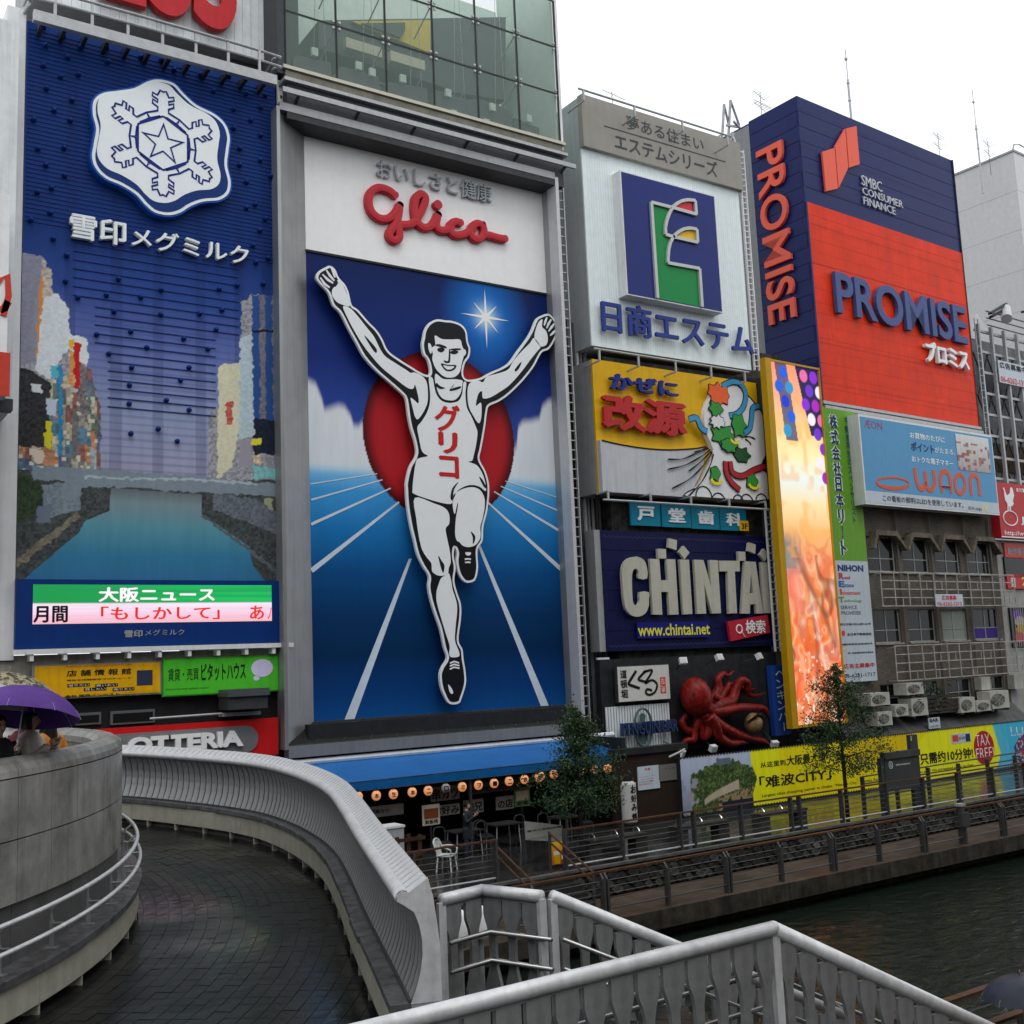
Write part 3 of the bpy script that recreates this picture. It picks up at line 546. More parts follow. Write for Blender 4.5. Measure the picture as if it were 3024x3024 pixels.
def field(U, V):
    X = x0+U*(x1-x0); Z = z0+V*(zm-z0)
    img = grad((Z-hz)/(zm-hz), [(0, '#c3cad0'), (.06, '#c3c8cc'), (.2, '#27408c'), (.5, '#12286c'), (.8, '#0c225c'), (1, '#0a1c4c')])
    r = np.hypot(X-sc_[0], (Z-sc_[1])*.8)/(mpx*330); g = np.clip(1-r, 0, 1)**1.1; img = over(img, np.clip(g*1.1, 0, .95), npal('#0d6cc0'))
    r2 = np.hypot(X-sc_[0], Z-sc_[1])/(mpx*70); img = over(img, np.clip(np.exp(-r2*r2)*.95, 0, 1), npal('#b8d4ea'))
    zt = np.interp(X, clx, clz); cm = sstep(-.12, .32, zt-Z); img = over(img, cm, npal('#c6cacf'))
    img = over(img, .25*cm*sstep(.3, 1.6, zt-Z)*vnoise(U, V, 6, 12, 3), npal('#9fb0c4'))
    tr = grad((hz-Z)/(hz-z0), [(0, '#9cc0d8'), (.045, '#5fa0cc'), (.1, '#3787bf'), (.25, '#1868a4'), (.42, '#0a4478'), (.6, '#052f58'), (.75, '#04274c'), (.9, '#08346a'), (1, '#0c4480')])
    img = over(img, sstep(-.02, .25, hz-Z+.1), tr) if False else img*(1-sstep(-.15, .35, hz-Z)[..., None])+tr*sstep(-.15, .35, hz-Z)[..., None]
    q = np.hypot(X-dc[0], Z-dc[1])/rad; dm = (q < 1).astype(float); lp = np.clip((X-dc[0]-.25*(Z-dc[1])+rad*.55)/(rad*.5), 0, 1)
    red = grad(q, [(0, '#8c1c22'), (.7, '#a01e26'), (.86, '#9a1c22'), (.96, '#561014'), (1, '#3c0c10')]); img = img*(1-dm[..., None])+red*dm[..., None]
    return img
b.raster('printed_panel', x0, z0, x1, zm, .05, 260, 360, field, print_mat('billboard_print_gloss', .42, var=.03))
b.part('backing_box', G().box(x0-.6, x1+.4, .1, 5, z0-.6, z1+.6), grey_paint)
b.part('divider_strip', G().box(x0, x1, -.1, -.06, zm-.05, zm+.03), black_paint)
wp = mat('white_print', '#d5d5d5')
track = [([(125, 1640), (565, 1572)], .04, .03, 'G1'), ([(128, 1745), (600, 1612)], .06, .04, 'G1'), ([(128, 1907), (655, 1668)], .1, .05, 'G1'), ([(130, 530), (710, 75)], .17, .07, 'G2'), ([(378, 1524), (785, 450)], .36, .11, 'G2'),
         ([(1780, 1735), (1415, 1620)], .04, .03, 'G1'), ([(1785, 1825), (1385, 1655)], .07, .04, 'G1'), ([(1795, 278), (1340, 5)], .11, .05, 'G2'), ([(1806, 540), (1285, 65)], .18, .07, 'G2'), ([(1676, 1424), (1225, 325)], .36, .12, 'G2')]
g = G()
for i, (pts, wa, wb, c) in enumerate(track):
    q = PP(c, pts)
    if i in (4, 9): q = [(q[0][0]-(q[1][0]-q[0][0])*(q[0][1]-z0)/(q[1][1]-q[0][1]), z0), q[1]]
    L_ = [(q[0][0]+(q[1][0]-q[0][0])*k/1, q[0][1]+(q[1][1]-q[0][1])*k/1) for k in (0, 1)]
    if i in (4, 9): w0, w1 = wa/2, wb/2; g.prism([(L_[0][0]-w0, L_[0][1]), (L_[0][0]+w0, L_[0][1]), (L_[1][0]+w1, L_[1][1]), (L_[1][0]-w1, L_[1][1])], -.062, -.055)
    else: g.ribbon(L_, [wa, wb], -.062, -.055)
b.part('track_lines', g, mat('track_line_print', '#b4c0cc', .5))
g = G(); star = []
for k in range(16):
    a = k*math.pi/8; L_ = [165, 24, 112, 24, 162, 24, 118, 24, 185, 24, 112, 24, 168, 24, 115, 24][k]*mpx*1.05; star.append((sc_[0]+L_*math.sin(a), sc_[1]+L_*math.cos(a)))
b.part('starburst', g.prism(star[::-1], -.062, -.055), mat('starburst_print', '#e4edf4', .4, var=0))
# runner
sil = PP('G1', [(215, 222), (250, 245), (275, 300), (315, 345), (340, 400), (360, 480), (400, 510), (470, 590), (520, 640), (560, 700), (600, 780), (680, 840), (760, 890), (800, 915), (850, 937), (875, 925), (870, 870), (855, 830), (832, 800), (822, 740), (830, 690), (840, 640), (870, 595), (920, 572), (975, 578), (1020, 582), (1080, 605), (1115, 650), (1125, 720), (1140, 765), (1132, 820), (1105, 860), (1093, 930), (1120, 967), (1200, 957), (1270, 920), (1350, 885), (1400, 850), (1450, 780), (1510, 700), (1545, 640), (1575, 570), (1610, 545), (1660, 535), (1700, 580), (1717, 640), (1700, 700), (1660, 765), (1610, 790), (1560, 880), (1490, 970), (1400, 1060), (1330, 1110), (1265, 1140), (1250, 1180), (1240, 1260), (1225, 1350), (1210, 1430), (1200, 1490), (1240, 1570), (1260, 1640)]) + \
    PP('G2', [(1264, 0), (1262, 60), (1250, 150), (1225, 250), (1220, 340), (1187, 400), (1190, 520), (1175, 590), (1150, 612), (1105, 612), (1065, 560), (1048, 480), (1052, 420), (1036, 385), (1030, 440), (1042, 520), (1033, 600), (1052, 680), (1077, 760), (1077, 850), (1062, 960), (1064, 1010), (1087, 1055), (1094, 1120), (1107, 1200), (1109, 1280), (1082, 1370), (1062, 1408), (1000, 1410), (963, 1350), (943, 1290), (937, 1220), (952, 1170), (985, 1110), (965, 1040), (940, 920), (905, 820), (875, 720), (862, 640), (866, 575), (828, 510), (790, 430), (768, 340), (742, 230), (722, 100), (716, 0)]) + \
    PP('G1', [(716, 1640), (740, 1540), (782, 1462), (775, 1380), (745, 1280), (730, 1200), (716, 1100), (690, 1060), (600, 980), (520, 910), (440, 820), (390, 730), (340, 640), (300, 560), (275, 520), (235, 480), (205, 400), (150, 340), (125, 300), (140, 260), (180, 235)])
sil = smooth_closed(sil, 4); rw = mat('runner_white', '#ced1d2', .35, var=.02); rk = mat('runner_black', '#16171a', .35, var=0)
fig = b.part('runner_board', G().prism(sil, -.52, -.4), rw)
b.part('mounting', G().prism(inset(sil, .3), -.4, -.07), dark_steel)
b.part('runner_outline', G().prism(inset(sil, 13*mpx), -.53, -.52), rk, parent=fig)
def wpiece(name, c, pts, d=.54, m_=None, n=4): b.part(name, G().prism(smooth_closed(PP(c, pts), n), -d, -d+.008), m_ or rw, parent=fig)
wpiece('arm', 'G1', [(300, 492), (345, 500), (390, 545), (450, 620), (505, 690), (545, 770), (580, 818), (640, 858), (715, 905), (745, 925), (770, 922), (820, 945), (850, 985), (858, 1050), (855, 1120), (830, 1180), (795, 1228), (775, 1215), (757, 1150), (745, 1090), (770, 1105), (795, 1125), (797, 1090), (775, 1005), (760, 1030), (720, 1020), (640, 960), (560, 895), (500, 830), (430, 740), (375, 650), (335, 575)])
wpiece('hand', 'G1', [(300, 480), (262, 462), (232, 425), (228, 388), (240, 365), (255, 358), (268, 335), (262, 318), (285, 320), (310, 370), (330, 420), (342, 470), (340, 490)])
wpiece('arm', 'G1', [(1222, 985), (1250, 948), (1330, 925), (1390, 900), (1420, 850), (1470, 790), (1530, 730), (1560, 695), (1600, 750), (1585, 775), (1540, 830), (1480, 910), (1400, 1000), (1330, 1050), (1270, 1085), (1222, 1090), (1215, 1045), (1190, 1065), (1175, 1140), (1208, 1120), (1212, 1190), (1205, 1240), (1190, 1253), (1160, 1210), (1130, 1150), (1120, 1080), (1125, 1010), (1150, 982), (1190, 975)])
wpiece('hand', 'G1', [(1562, 690), (1570, 640), (1590, 590), (1615, 572), (1612, 620), (1640, 650), (1650, 700), (1640, 738), (1605, 750), (1580, 725)])
for c_, fs in (('G1', [[(150, 300), (180, 345), (212, 366)], [(165, 280), (200, 315), (235, 338)], [(190, 252), (215, 290), (243, 322)], [(224, 240), (238, 270), (248, 300)]]), ('G1', [[(1626, 612), (1634, 585), (1644, 558)], [(1642, 630), (1655, 600), (1672, 572)], [(1655, 650), (1675, 622), (1692, 600)], [(1665, 678), (1685, 660), (1702, 640)]])):
    for f in fs: b.part('finger', G().ribbon(PP(c_, f), [.05, .1, .06], -.548, -.532), rw, parent=fig)
wpiece('face', 'G1', [(905, 680), (908, 740), (884, 762), (892, 800), (888, 835), (905, 885), (930, 920), (965, 948), (1000, 956), (1040, 948), (1070, 915), (1085, 850), (1100, 790), (1084, 745), (1070, 706), (1010, 705), (950, 702)])
wpiece('ear', 'G1', [(862, 730), (880, 742), (885, 780), (878, 800), (864, 770)]); wpiece('ear', 'G1', [(1100, 768), (1111, 790), (1100, 812)])
wpiece('neck', 'G1', [(912, 930), (960, 964), (1040, 966), (1085, 975), (1085, 1000), (1073, 1060), (1040, 1100), (1005, 1105), (960, 1095), (930, 1060), (914, 1010), (905, 970)])
wpiece('vest', 'G1', [(865, 955), (890, 960), (900, 1010), (915, 1065), (950, 1108), (1005, 1122), (1060, 1108), (1085, 1060), (1092, 990), (1112, 990), (1106, 1060), (1115, 1150), (1145, 1210), (1175, 1280), (1185, 1320), (1175, 1400), (1160, 1465), (1150, 1500), (1125, 1508), (1180, 1530), (1215, 1580), (1235, 1640), (1240, 1700), (1200, 1672), (1150, 1660), (1100, 1670), (1052, 1700), (1028, 1750), (1005, 1785), (900, 1765), (770, 1720), (757, 1690), (765, 1600), (780, 1510), (800, 1485), (858, 1470), (820, 1440), (797, 1340), (790, 1280), (820, 1240), (855, 1180), (872, 1120), (873, 1050)])
wpiece('leg', 'G2', [(772, 60), (900, 97), (970, 127), (998, 170), (998, 230), (975, 262), (985, 330), (1000, 400), (1008, 480), (995, 520), (990, 555), (960, 570), (930, 570), (905, 560), (885, 540), (880, 490), (850, 450), (820, 400), (800, 320), (782, 200)])
wpiece('leg', 'G2', [(942, 592), (965, 572), (995, 555), (1010, 600), (1020, 660), (1045, 740), (1050, 800), (1040, 900), (1035, 990), (1050, 1040), (1060, 1062), (1062, 1100), (1010, 1105), (998, 1080), (1000, 1030), (975, 950), (945, 850), (917, 750), (914, 680), (928, 630)])
wpiece('leg', 'G2', [(1022, 55), (1050, 22), (1100, -3), (1160, -10), (1205, 12), (1230, 60), (1232, 120), (1217, 200), (1203, 250), (1205, 310), (1195, 340), (1170, 370), (1130, 383), (1090, 375), (1065, 350), (1047, 338), (1037, 290), (1042, 200), (1056, 115), (1052, 95), (1036, 165), (1024, 130)])
for c_, pts in (('G2', [(925, 440), (945, 470), (966, 505), (958, 552), (944, 520)]), ('G2', [(1140, 280), (1168, 310), (1166, 340), (1154, 362), (1153, 320)]), ('G1', [(440, 680), (480, 720), (520, 770), (515, 795), (480, 750)]), ('G1', [(1475, 850), (1462, 890), (1438, 915), (1432, 900)]),
                ('G1', [(905, 742), (935, 736), (978, 752), (978, 764), (935, 754)]), ('G1', [(995, 772), (1030, 764), (1072, 764), (1072, 774), (1030, 776)]), ('G1', [(922, 766), (948, 758), (970, 772), (950, 790), (925, 782)]), ('G1', [(1008, 784), (1035, 776), (1060, 786), (1040, 802), (1012, 798)]),
                ('G1', [(998, 776), (1006, 776), (1006, 830), (1002, 856), (980, 860), (964, 850), (966, 842), (984, 848), (994, 838)]), ('G1', [(945, 862), (990, 872), (1045, 874), (1030, 905), (990, 914), (962, 896)]), ('G1', [(915, 990), (940, 1012), (972, 1024), (940, 1030), (912, 1012)]), ('G1', [(1032, 996), (1020, 1018), (1005, 1030), (1070, 1012), (1072, 1026), (1030, 1040), (1000, 1040)]),
                ('G1', [(1060, 1640), (1030, 1690), (1018, 1760), (1006, 1740), (1020, 1680)]), ('G1', [(1195, 1605), (1220, 1630), (1245, 1680), (1225, 1670)])):
    wpiece('ink_mark', c_, pts, .548, rk, 3)
wpiece('teeth', 'G1', [(960, 874), (990, 881), (1030, 882), (1018, 898), (990, 904), (970, 892)], .555)
for pts in ([(1003, 1145), (1030, 1133), (1062, 1143)], [(1001, 1164), (1030, 1152), (1064, 1161)], [(1001, 1184), (1030, 1171), (1064, 1178)], [(1100, 463), (1120, 460), (1140, 463)], [(1103, 484), (1120, 482), (1138, 484)]): b.part('lace', G().ribbon(PP('G2', pts), .055, -.548, -.532), rw, parent=fig)
wpiece('lace', 'G2', [(1105, 418), (1140, 418), (1135, 436), (1112, 436)]); wpiece('shoe_shine', 'G2', [(990, 1285), (1010, 1305), (1023, 1335), (1015, 1346), (1000, 1332)])
rp = mat('red_vest_print', '#ac2224', .4, var=0)
b.text('グ', 'G1', (903, 1305), (1068, 1140), .545, .552, rp, .03, parent=fig); b.text('リ', 'G1', (928, 1450), (1052, 1318), .545, .552, rp, .035, parent=fig); b.text('コ', 'G1', (932, 1612), (1060, 1475), .545, .552, rp, .03, parent=fig)
# tagline and script word
b.text('おいしさと健康', 'P4', (592, 1022), (1242, 1072), .1, .22, mat('grey_letter_face', '#9b9ea2', .4), .005, split=True)
rdg = mat('script_red', '#a62a32', .35, var=.02); lwid = 46*mpx*1.03
def script(c, paths, w):
    for p in paths: b.part('letter', G().rounded(smooth_open(PP(c, p), 6), w, -.3, -.07), rdg)
script('P4', [[(690, 1125), (655, 1098), (600, 1085), (556, 1110), (543, 1160), (560, 1220), (605, 1258), (655, 1258), (695, 1225), (718, 1185)],
              [(718, 1188), (712, 1240), (696, 1290), (662, 1340), (668, 1372), (695, 1384), (717, 1365), (716, 1320), (724, 1296), (780, 1292), (815, 1260), (850, 1200), (866, 1145), (850, 1122), (828, 1124), (808, 1150), (803, 1210), (815, 1270), (850, 1308), (890, 1305), (918, 1275), (936, 1240)],
              [(936, 1240), (928, 1290), (945, 1322), (980, 1325), (1010, 1310)],
              [(1062, 1283), (1040, 1276), (1012, 1290), (1006, 1322), (1030, 1350), (1070, 1352), (1110, 1335), (1135, 1318)],
              [(1190, 1296), (1160, 1287), (1132, 1305), (1124, 1340), (1142, 1370), (1172, 1374), (1196, 1350), (1198, 1318), (1188, 1296)], [(1196, 1348), (1240, 1356), (1280, 1368), (1316, 1374)]], lwid)
c_ = b.L(Q('P4', 933, 1183)); b.part('letter', G().prism([(c_[0]+lwid*.6*math.cos(k*math.pi/8), c_[1]+lwid*.6*math.sin(k*math.pi/8)) for k in range(16)], -.3, -.07), rdg)
# ---- silver funnel frame ----
DO = .95
o_ = [b.L((821, 330), DO)[0], b.L(Q('G2', 0, 1690), DO)[1], b.L(Q('G2', 1893, 900), DO)[0], b.L(Q('P4', 300, 650), DO)[1]]
o_[0] = (b.L((822, 700), DO)[0]+b.L((846, 2150), DO)[0])/2; o_[1] = (b.L(Q('G2', 30, 1690), DO)[1]+b.L(Q('G2', 1915, 1540), DO)[1])/2; o_[3] = (b.L(Q('P4', 30, 620), DO)[1]+b.L(Q('P4', 1600, 1025), DO)[1])/2
silv = mat('brushed_silver', (.34, .345, .35), .38, .55, .08, 1.2, streak=.15); lou = mat('louvre_dark', (.05, .052, .05), .5, .2, .1)
X0, Z0, X1, Z1 = o_
b.part('frame_side', G().add([(X0, -DO, Z0), (x0, -.05, z0), (x0, -.05, z1), (X0, -DO, Z1), (X0, .5, Z0), (x0, .5, z0), (x0, .5, z1), (X0, .5, Z1)], [(0, 1, 2, 3), (4, 0, 3, 7), (5, 6, 2, 1)]), silv)
b.part('frame_side', G().add([(X1, -DO, Z0), (x1, -.05, z0), (x1, -.05, z1), (X1, -DO, Z1), (X1, .5, Z0), (X1, .5, Z1)], [(0, 3, 2, 1), (0, 4, 5, 3)]), silv)
b.part('frame_head', G().add([(X0, -DO, Z1), (X1, -DO, Z1), (x1, -.05, z1), (x0, -.05, z1)], [(0, 1, 2, 3)]), silv)
b.part('louvre_tray', G().add([(X0, -DO, Z0), (X1, -DO, Z0), (x1, -.05, z0), (x0, -.05, z0)], [(0, 1, 2, 3)]), lou)
for k in range(1, 14):
    t = k/14; xa, xb = X0+(x0-X0)*t, X1+(x1-X1)*t; y = -DO+(DO-.05)*t; z = Z0+(z0-Z0)*t; b.part('louvre', G().box(xa, xb, y-.012, y+.03, z, z+.04), lou)
for k in range(1, 12):
    t = k/12; b.part('louvre_rib', G().bar((X0+(X1-X0)*t, -DO, Z0+.03), (x0+(x1-x0)*t, -.05, z0+.03), .03), dark_steel)
g = G().box(X0-.06, X0+.06, -DO-.08, -DO+.5, Z0-.1, Z1+.1); b.part('rim', g, silv)
b.part('rim', G().box(X1-.02, X1+.13, -DO-.08, -DO+.5, Z0-.1, Z1+.1), mat('pale_silver', (.55, .55, .56), .4, .2, streak=.1)); b.part('rim', G().box(X0+.06, X1-.02, -DO-.09, -DO+.3, Z0-.36, Z0), silv); b.part('rim', G().box(X0+.06, X1-.02, -DO-.07, -DO+.3, Z1, Z1+.28), silv)
b.part('rim', G().box(X0+.4, X1, -DO+.1, -DO+.3, Z0-.75, Z0-.6), steel)
GX0, GX1, GZ0, GZ1 = b.u0+X0, b.u0+X1, b.zb+Z0, b.zb+Z1
for k in range(20): b.part('bracket', G().box(X0+.3+k*(X1-X0-.6)/19-.04, X0+.3+k*(X1-X0-.6)/19+.04, -.8, .3, Z0-.55, Z0-.37), dark_steel) if k % 3 == 0 else None
# right flank: conduits and ladder between the billboards
r_ = Thing('cable_ladder', 'tall narrow cable ladder on the right edge of the silver frame', 'ladder', F0, F0.uv((1690, 1500)))
xl = GX1-r_.u0+.25; r_.part('rail', G().box(xl, xl+.05, -.6, -.5, GZ0-r_.zb, GZ1-r_.zb), steel); r_.part('rail', G().box(xl+.42, xl+.47, -.6, -.5, GZ0-r_.zb, GZ1-r_.zb), steel)
rg = G().box(.05, .42, -.57, -.53, -.02, .02).mesh('rung', steel)
for k in range(56): link('rung', rg, r_.o, (xl, 0, GZ0-r_.zb+.2+k*(GZ1-GZ0-.4)/55))
# ================= glass building above =================
FG = Fr(33.3)
gb = Thing('glass_building', 'green tinted glass fronted building over the runner billboard with desks and white shelves inside', 'building', FG, FG.uv((1300, 350)))
PPg = lambda c, pts: [gb.L(Q(c, *p)) for p in pts]
xs = [gb.L(Q('P4', x, y))[0] for x, y in ((82, 330), (374, 300), (657, 380), (930, 470), (1180, 520), (1415, 590), (1645, 700))]
zs = [gb.L(Q('P4', 90, 368))[1], gb.L(Q('P4', 374, 150))[1]]; zb2 = gb.L(Q('P4', 1665, 835))[1]; zs0 = (zs[0]+zb2)/2; zrow = (gb.L(Q('P4', 80, 42))[1]+gb.L(Q('P4', 1640, 552))[1])/2; zrow2 = (gb.L(Q('P4', 915, 22))[1]+gb.L(Q('P4', 1625, 280))[1])/2
zz = [zs0, zrow, zrow2, 2*zrow2-zrow]
glass = mat('green_glass', (.27, .36, .32), .03, var=0, alpha=.2)
for i in range(6):
    for j in range(3): gb.part('pane', G().box(xs[i]+.025, xs[i+1]-.025, -.02, .02, zz[j]+.02, zz[j+1]-.02), glass)
for i in range(7): gb.part('mullion', G().box(xs[i]-.025, xs[i]+.025, -.03, .06, zz[0], zz[3]), black_paint)
for j in range(4):
    for i in range(6): gb.part('transom', G().box(xs[i]+.025, xs[i+1]-.025, -.025, .05, zz[j]-.02, zz[j]+.02), black_paint)
fx = G().lathe([(0, .05), (.05, .045), (.06, 0)], 8, ax='y').mesh('glass_fixing', steel)
for i in range(1, 7):
    for j in (1, 2):
        for a, c in ((-.12, .12), (-.12, -.12), (.12, .12), (.12, -.12)):
            if i < 6 or a < 0: link('glass_fixing', fx, gb.o, (xs[i]+a, -.02, zz[j]+c))
        if i < 6: gb.part('strut', G().tube([(xs[i], .05, zz[j]), (xs[i]-.1, 1.2, zz[j]-.75)], .03, 6), steel)
for i in range(1, 6):
    for dx in (-.3, .25): gb.part('tie_rod', G().tube([(xs[i]+dx-.12, 1.1, zz[0]+.3), (xs[i]+dx*.3-.1, 1.1, zz[3])], .012, 4), steel)
xl, xr = xs[0], xs[6]; iw = mat('interior_white', (.60, .72, .65), .7); ig = mat('interior_grey', (.10, .12, .12), .6); 
gb.part('floor', G().box(xl, xr, .15, 7, zz[0]-.3, zz[0]), ig); gb.part('back_wall', G().box(xl, xr, 4.2, 4.4, zz[0], zz[3]+1.8), iw); gb.part('wall', G().box(xl-.05, xl+.1, .12, 8, zz[0]-.3, zz[3]+3), mat('charcoal_cladding', '#3a3d3f')); gb.part('wall', G().box(xr-.1, xr, .12, 4, zz[0]-.3, zz[3]+3), iw)
a = PPg('P4', [(415, -60), (415, 105), (1140, 345), (1200, 380), (1510, 430), (1510, -60)]); gb.part('ceiling_beam', G().prism(a, 2.2, 4.1), ig)
a = PPg('P4', [(600, -40), (870, 75), (905, 90), (1060, 155), (1060, -40)]); gb.part('yellow_panel', G().prism(a, 2.05, 2.19), mat('interior_yellow', (.62, .5, .08), .6))
a = PPg('P4', [(690, -20), (905, -20), (905, 25), (880, 70), (650, -20)]); gb.part('grey_panel', G().prism(a, 1.95, 2.04), ig)
gr = mat('partition_grey', (.10, .11, .12), .6)
for pts in ([(160, 300), (180, 275), (375, 320), (380, 440), (165, 385)], [(395, 390), (430, 340), (650, 400), (665, 520), (400, 470)], [(700, 430), (930, 470), (935, 605), (700, 530)], [(975, 480), (1150, 530), (1180, 680), (975, 610)], [(1150, 535), (1230, 530), (1330, 560), (1420, 620), (1425, 740), (1190, 690)], [(1430, 640), (1570, 700), (1580, 790), (1430, 760)]):
    gb.part('partition', G().prism(PPg('P4', pts), .5, 1.1), gr)
for p in [(272, 270), (525, 350), (603, 388), (778, 425), (1038, 508), (1070, 628), (1292, 590), (1258, 680), (1500, 655), (1500, 755)]:
    c_ = gb.L(Q('P4', *p)); gb.part('paper_notice', G().box(c_[0]-.12, c_[0]+.12, .3, .42, c_[1]-.15, c_[1]+.15), iw)
for p in [(650, 145), (905, 225)]: c_ = gb.L(Q('P4', *p)); gb.part('ceiling_unit', G().box(c_[0]-.75, c_[0]+.75, 1.7, 1.94, c_[1]-.18, c_[1]+.22), mat('interior_cream', (.6, .6, .45), .6))
for y in (300, 330): a, c_ = PPg('P4', [(510, y-10), (980, y+135)]); gb.part('rail', G().tube([(a[0], 1.6, a[1]), (c_[0], 1.6, c_[1])], .025, 4), steel)
sill = mat('bronze_sill', (.16, .15, .12), .35, .5, .2, 3)
gb.part('sill', G().box(xl-.15, xr+.12, -.2, .3, zz[0]-.14, zz[0]-.02), mat('pale_sill', (.5, .48, .4), .4, .3))
gb.part('sill', G().box(xl-.05, xr+.0, -.12, .5, zz[0]-.5, zz[0]-.14), sill); gb.part('sill', G().box(xl-.15, xr+.15, -.28, .5, zz[0]-.62, zz[0]-.5), steel); gb.part('soffit', G().box(xl, xr, -.1, 1.4, zz[0]-1.9, zz[0]-.62), dark_steel)
A_ = gb.L(Q('P4', 50, 485), .45); B_ = gb.L(Q('P4', 1690, 955), .45); zc = (A_[1]+B_[1])/2; gb.part('maintenance_rail', G().box(xl-.3, xr+.35, -.5, -.4, zc-.09, zc+.09), steel)
for k in range(6): xx = xl+.3+k*(xr-xl-.4)/5; gb.part('bracket', G().bar((xx, -.4, zc-.05), (xx, .3, zc-.35), .09), dark_steel)
gb.part('corner_post', G().box(xl-.3, xl-.05, -.05, 6, zz[0]-.3, zz[3]+3), mat('charcoal_cladding', '#3a3d3f')); gb.part('corner_post', G().box(xr+.02, xr+.12, -.06, .1, zz[0]-.3, zz[3]+3), white_paint)
def off(fr, d): f = Fr(0); f.O = fr.O+fr.n*d; f.a = fr.a; f.ux = fr.ux; f.n = fr.n; return f
def vtext(t, body, c, a, b, d0, d1, m, bold=0, gap=.12, name='lettering', one=True):   # characters stacked downwards in the column a (left-bottom) - b (right-top)
    x0, z0 = t.L(Q(c, *a)); x1, z1 = t.L(Q(c, *b)); n = len(body); h = (z1-z0)/n; g = G()
    for i, ch in enumerate(body):
        v, _ = glyphs(ch, bold, 2); w_ = v[:, 0].max()-v[:, 0].min(); hh = v[:, 1].max()-v[:, 1].min(); s = max(w_, hh, .6); kx, kz = min(1, w_/s), min(1, hh/s)
        cx, cz = (x0+x1)/2, z1-(i+.5)*h; H = h*(1-gap); W = (x1-x0)
        if ch == 'ー': text_g(g, ch, cx-W*.06, cz-H*.42, cx+W*.06, cz+H*.42, -d1, -d0, bold, 2, rot=90, flat=(d1-d0) < .02)
        else: text_g(g, ch, cx-W*kx/2, cz-H*kz/2, cx+W*kx/2, cz+H*kz/2, -d1, -d0, bold, 2, flat=(d1-d0) < .02)
    return t.part(name, g, m)
# ---- dark building behind the stacked boards ----
FB0 = Fr(35.4)
b = Thing('building', 'shabby dark brown building carrying the stacked boards right of the runner billboard', 'building', FB0, FB0.uv((1950, 2200)))
xl, xr = b.L((1690, 1400))[0], b.L((2290, 1400))[0]; zt = b.L((1760, 1060))[1]
b.part('wall', G().box(xl, xr+1, 0, 6, -6, zt+1.5), mat('dark_stained_render', (.075, .068, .06), .85, var=.5, streak=.5, bump=.3))
b.part('wall', G().box(b.L((1740, 1400))[0], xr-.6, -1.3, 0, -6, zt-.3), mat('dark_stained_render2', (.045, .043, .042), .85, var=.5, streak=.5))
for px, r, m_ in ((1722, .09, steel), (1733, .05, grey_paint), (1712, .06, dark_steel), (1745, .07, grey_paint)):
    b.part('pipe', G().tube([(b.L((px, 1400), .5)[0], -.5, -4), (b.L((px, 1400), .5)[0], -.5, zt+1.2)], r, 8, cap=False), m_)
g = mat('cable', (.03, .03, .03), .6); rs = random.Random(4)
for k in range(7):
    x = b.L((1760+rs.random()*8, 1400), 1.4)[0]; b.part('cable', G().tube(smooth_open([(x+rs.uniform(-.12, .12), -1.36, z) for z in np.linspace(-4, zt-.5, 9)], 3), .018, 4, cap=False), g)
for z in np.linspace(zt-1, 1, 5): b.part('meter_box', G().box(xl+.5, xl+.9, -.25, 0, z, z+.9), grey_paint)
# ---- white board with blue emblem ----
FE = Fr(33.8); wpan = mat('perforated_white_sheet', '#ccd5da', .45, var=.05, streak=.08); beige = mat('beige_fascia', '#85827c', .5, var=.05, streak=.08)
e = Thing('billboard', 'white housing company board with a blue square flag emblem and a beige fascia', 'billboard', FE, FE.uv((1980, 1060)))
x0 = (e.L(Q('N1', 165, 520))[0]+e.L(Q('N1', 232, 1760))[0])/2; x1 = (e.L(Q('N1', 1155, 480))[0]+e.L(Q('N1', 1225, 1915))[0])/2
zt = (e.L(Q('N1', 163, 200))[1]+e.L(Q('N1', 1155, 480))[1])/2; zb = (e.L(Q('N1', 232, 1760))[1]+e.L(Q('N1', 1225, 1915))[1])/2; zf = (e.L(Q('N1', 163, 510))[1]+e.L(Q('N1', 1165, 785))[1])/2
e.part('face_panel', G().box(x0, x1, 0, .08, zb, zf+.1), wpan); e.part('box', G().box(x0+.005, x1, .08, 2.6, zb+.003, zt-.02), mat('white_box_side', '#9ba0a2', .5, streak=.15)); e.part('fascia', G().box(x0-.03, x1+.1, -.22, .078, zf, zt), beige)
g = G(); 
for i in range(66):
    for j in range(110):
        xx = x0+.25+i*(x1-x0-.5)/65; z_ = zb+.2+j*(zf-zb-.5)/109; g.add([(xx-.012, -.004, z_-.012), (xx+.012, -.004, z_-.012), (xx+.012, -.004, z_+.012), (xx-.012, -.004, z_+.012)], [(0, 1, 2, 3)])
e.part('perforations', g, mat('perforation', (.42, .46, .48), .6), stuff=True)
dg = mat('fascia_lettering', '#3f4142', .45); bl = mat('letter_blue', '#26367a', .4)
e.text('夢ある住まい', 'N1', (432, 402), (915, 462), .22, .225, dg, .012); e.text('エステムシリーズ', 'N1', (358, 527), (1003, 612), .22, .225, dg, .025); a = e.P('N1', [(288, 378), (1057, 610)]); e.part('rule_line', G().box(a[0][0], a[1][0], -.226, -.22, a[1][1]-.03, a[1][1]+.03), dg)
e.text('日商エステム', 'N1', (275, 1680), (1222, 1652), .18, .28, bl, .02, split=True)
D = .55; TLq, BRq, TRq, BLq = [e.L(Q('N1', *p), D) for p in ((408, 645), (1062, 1555), (1012, 815), (455, 1438))]; X0, X1, Z0, Z1 = (TLq[0]+BLq[0])/2, (TRq[0]+BRq[0])/2, (BRq[1]+BLq[1])/2, (TLq[1]+TRq[1])/2
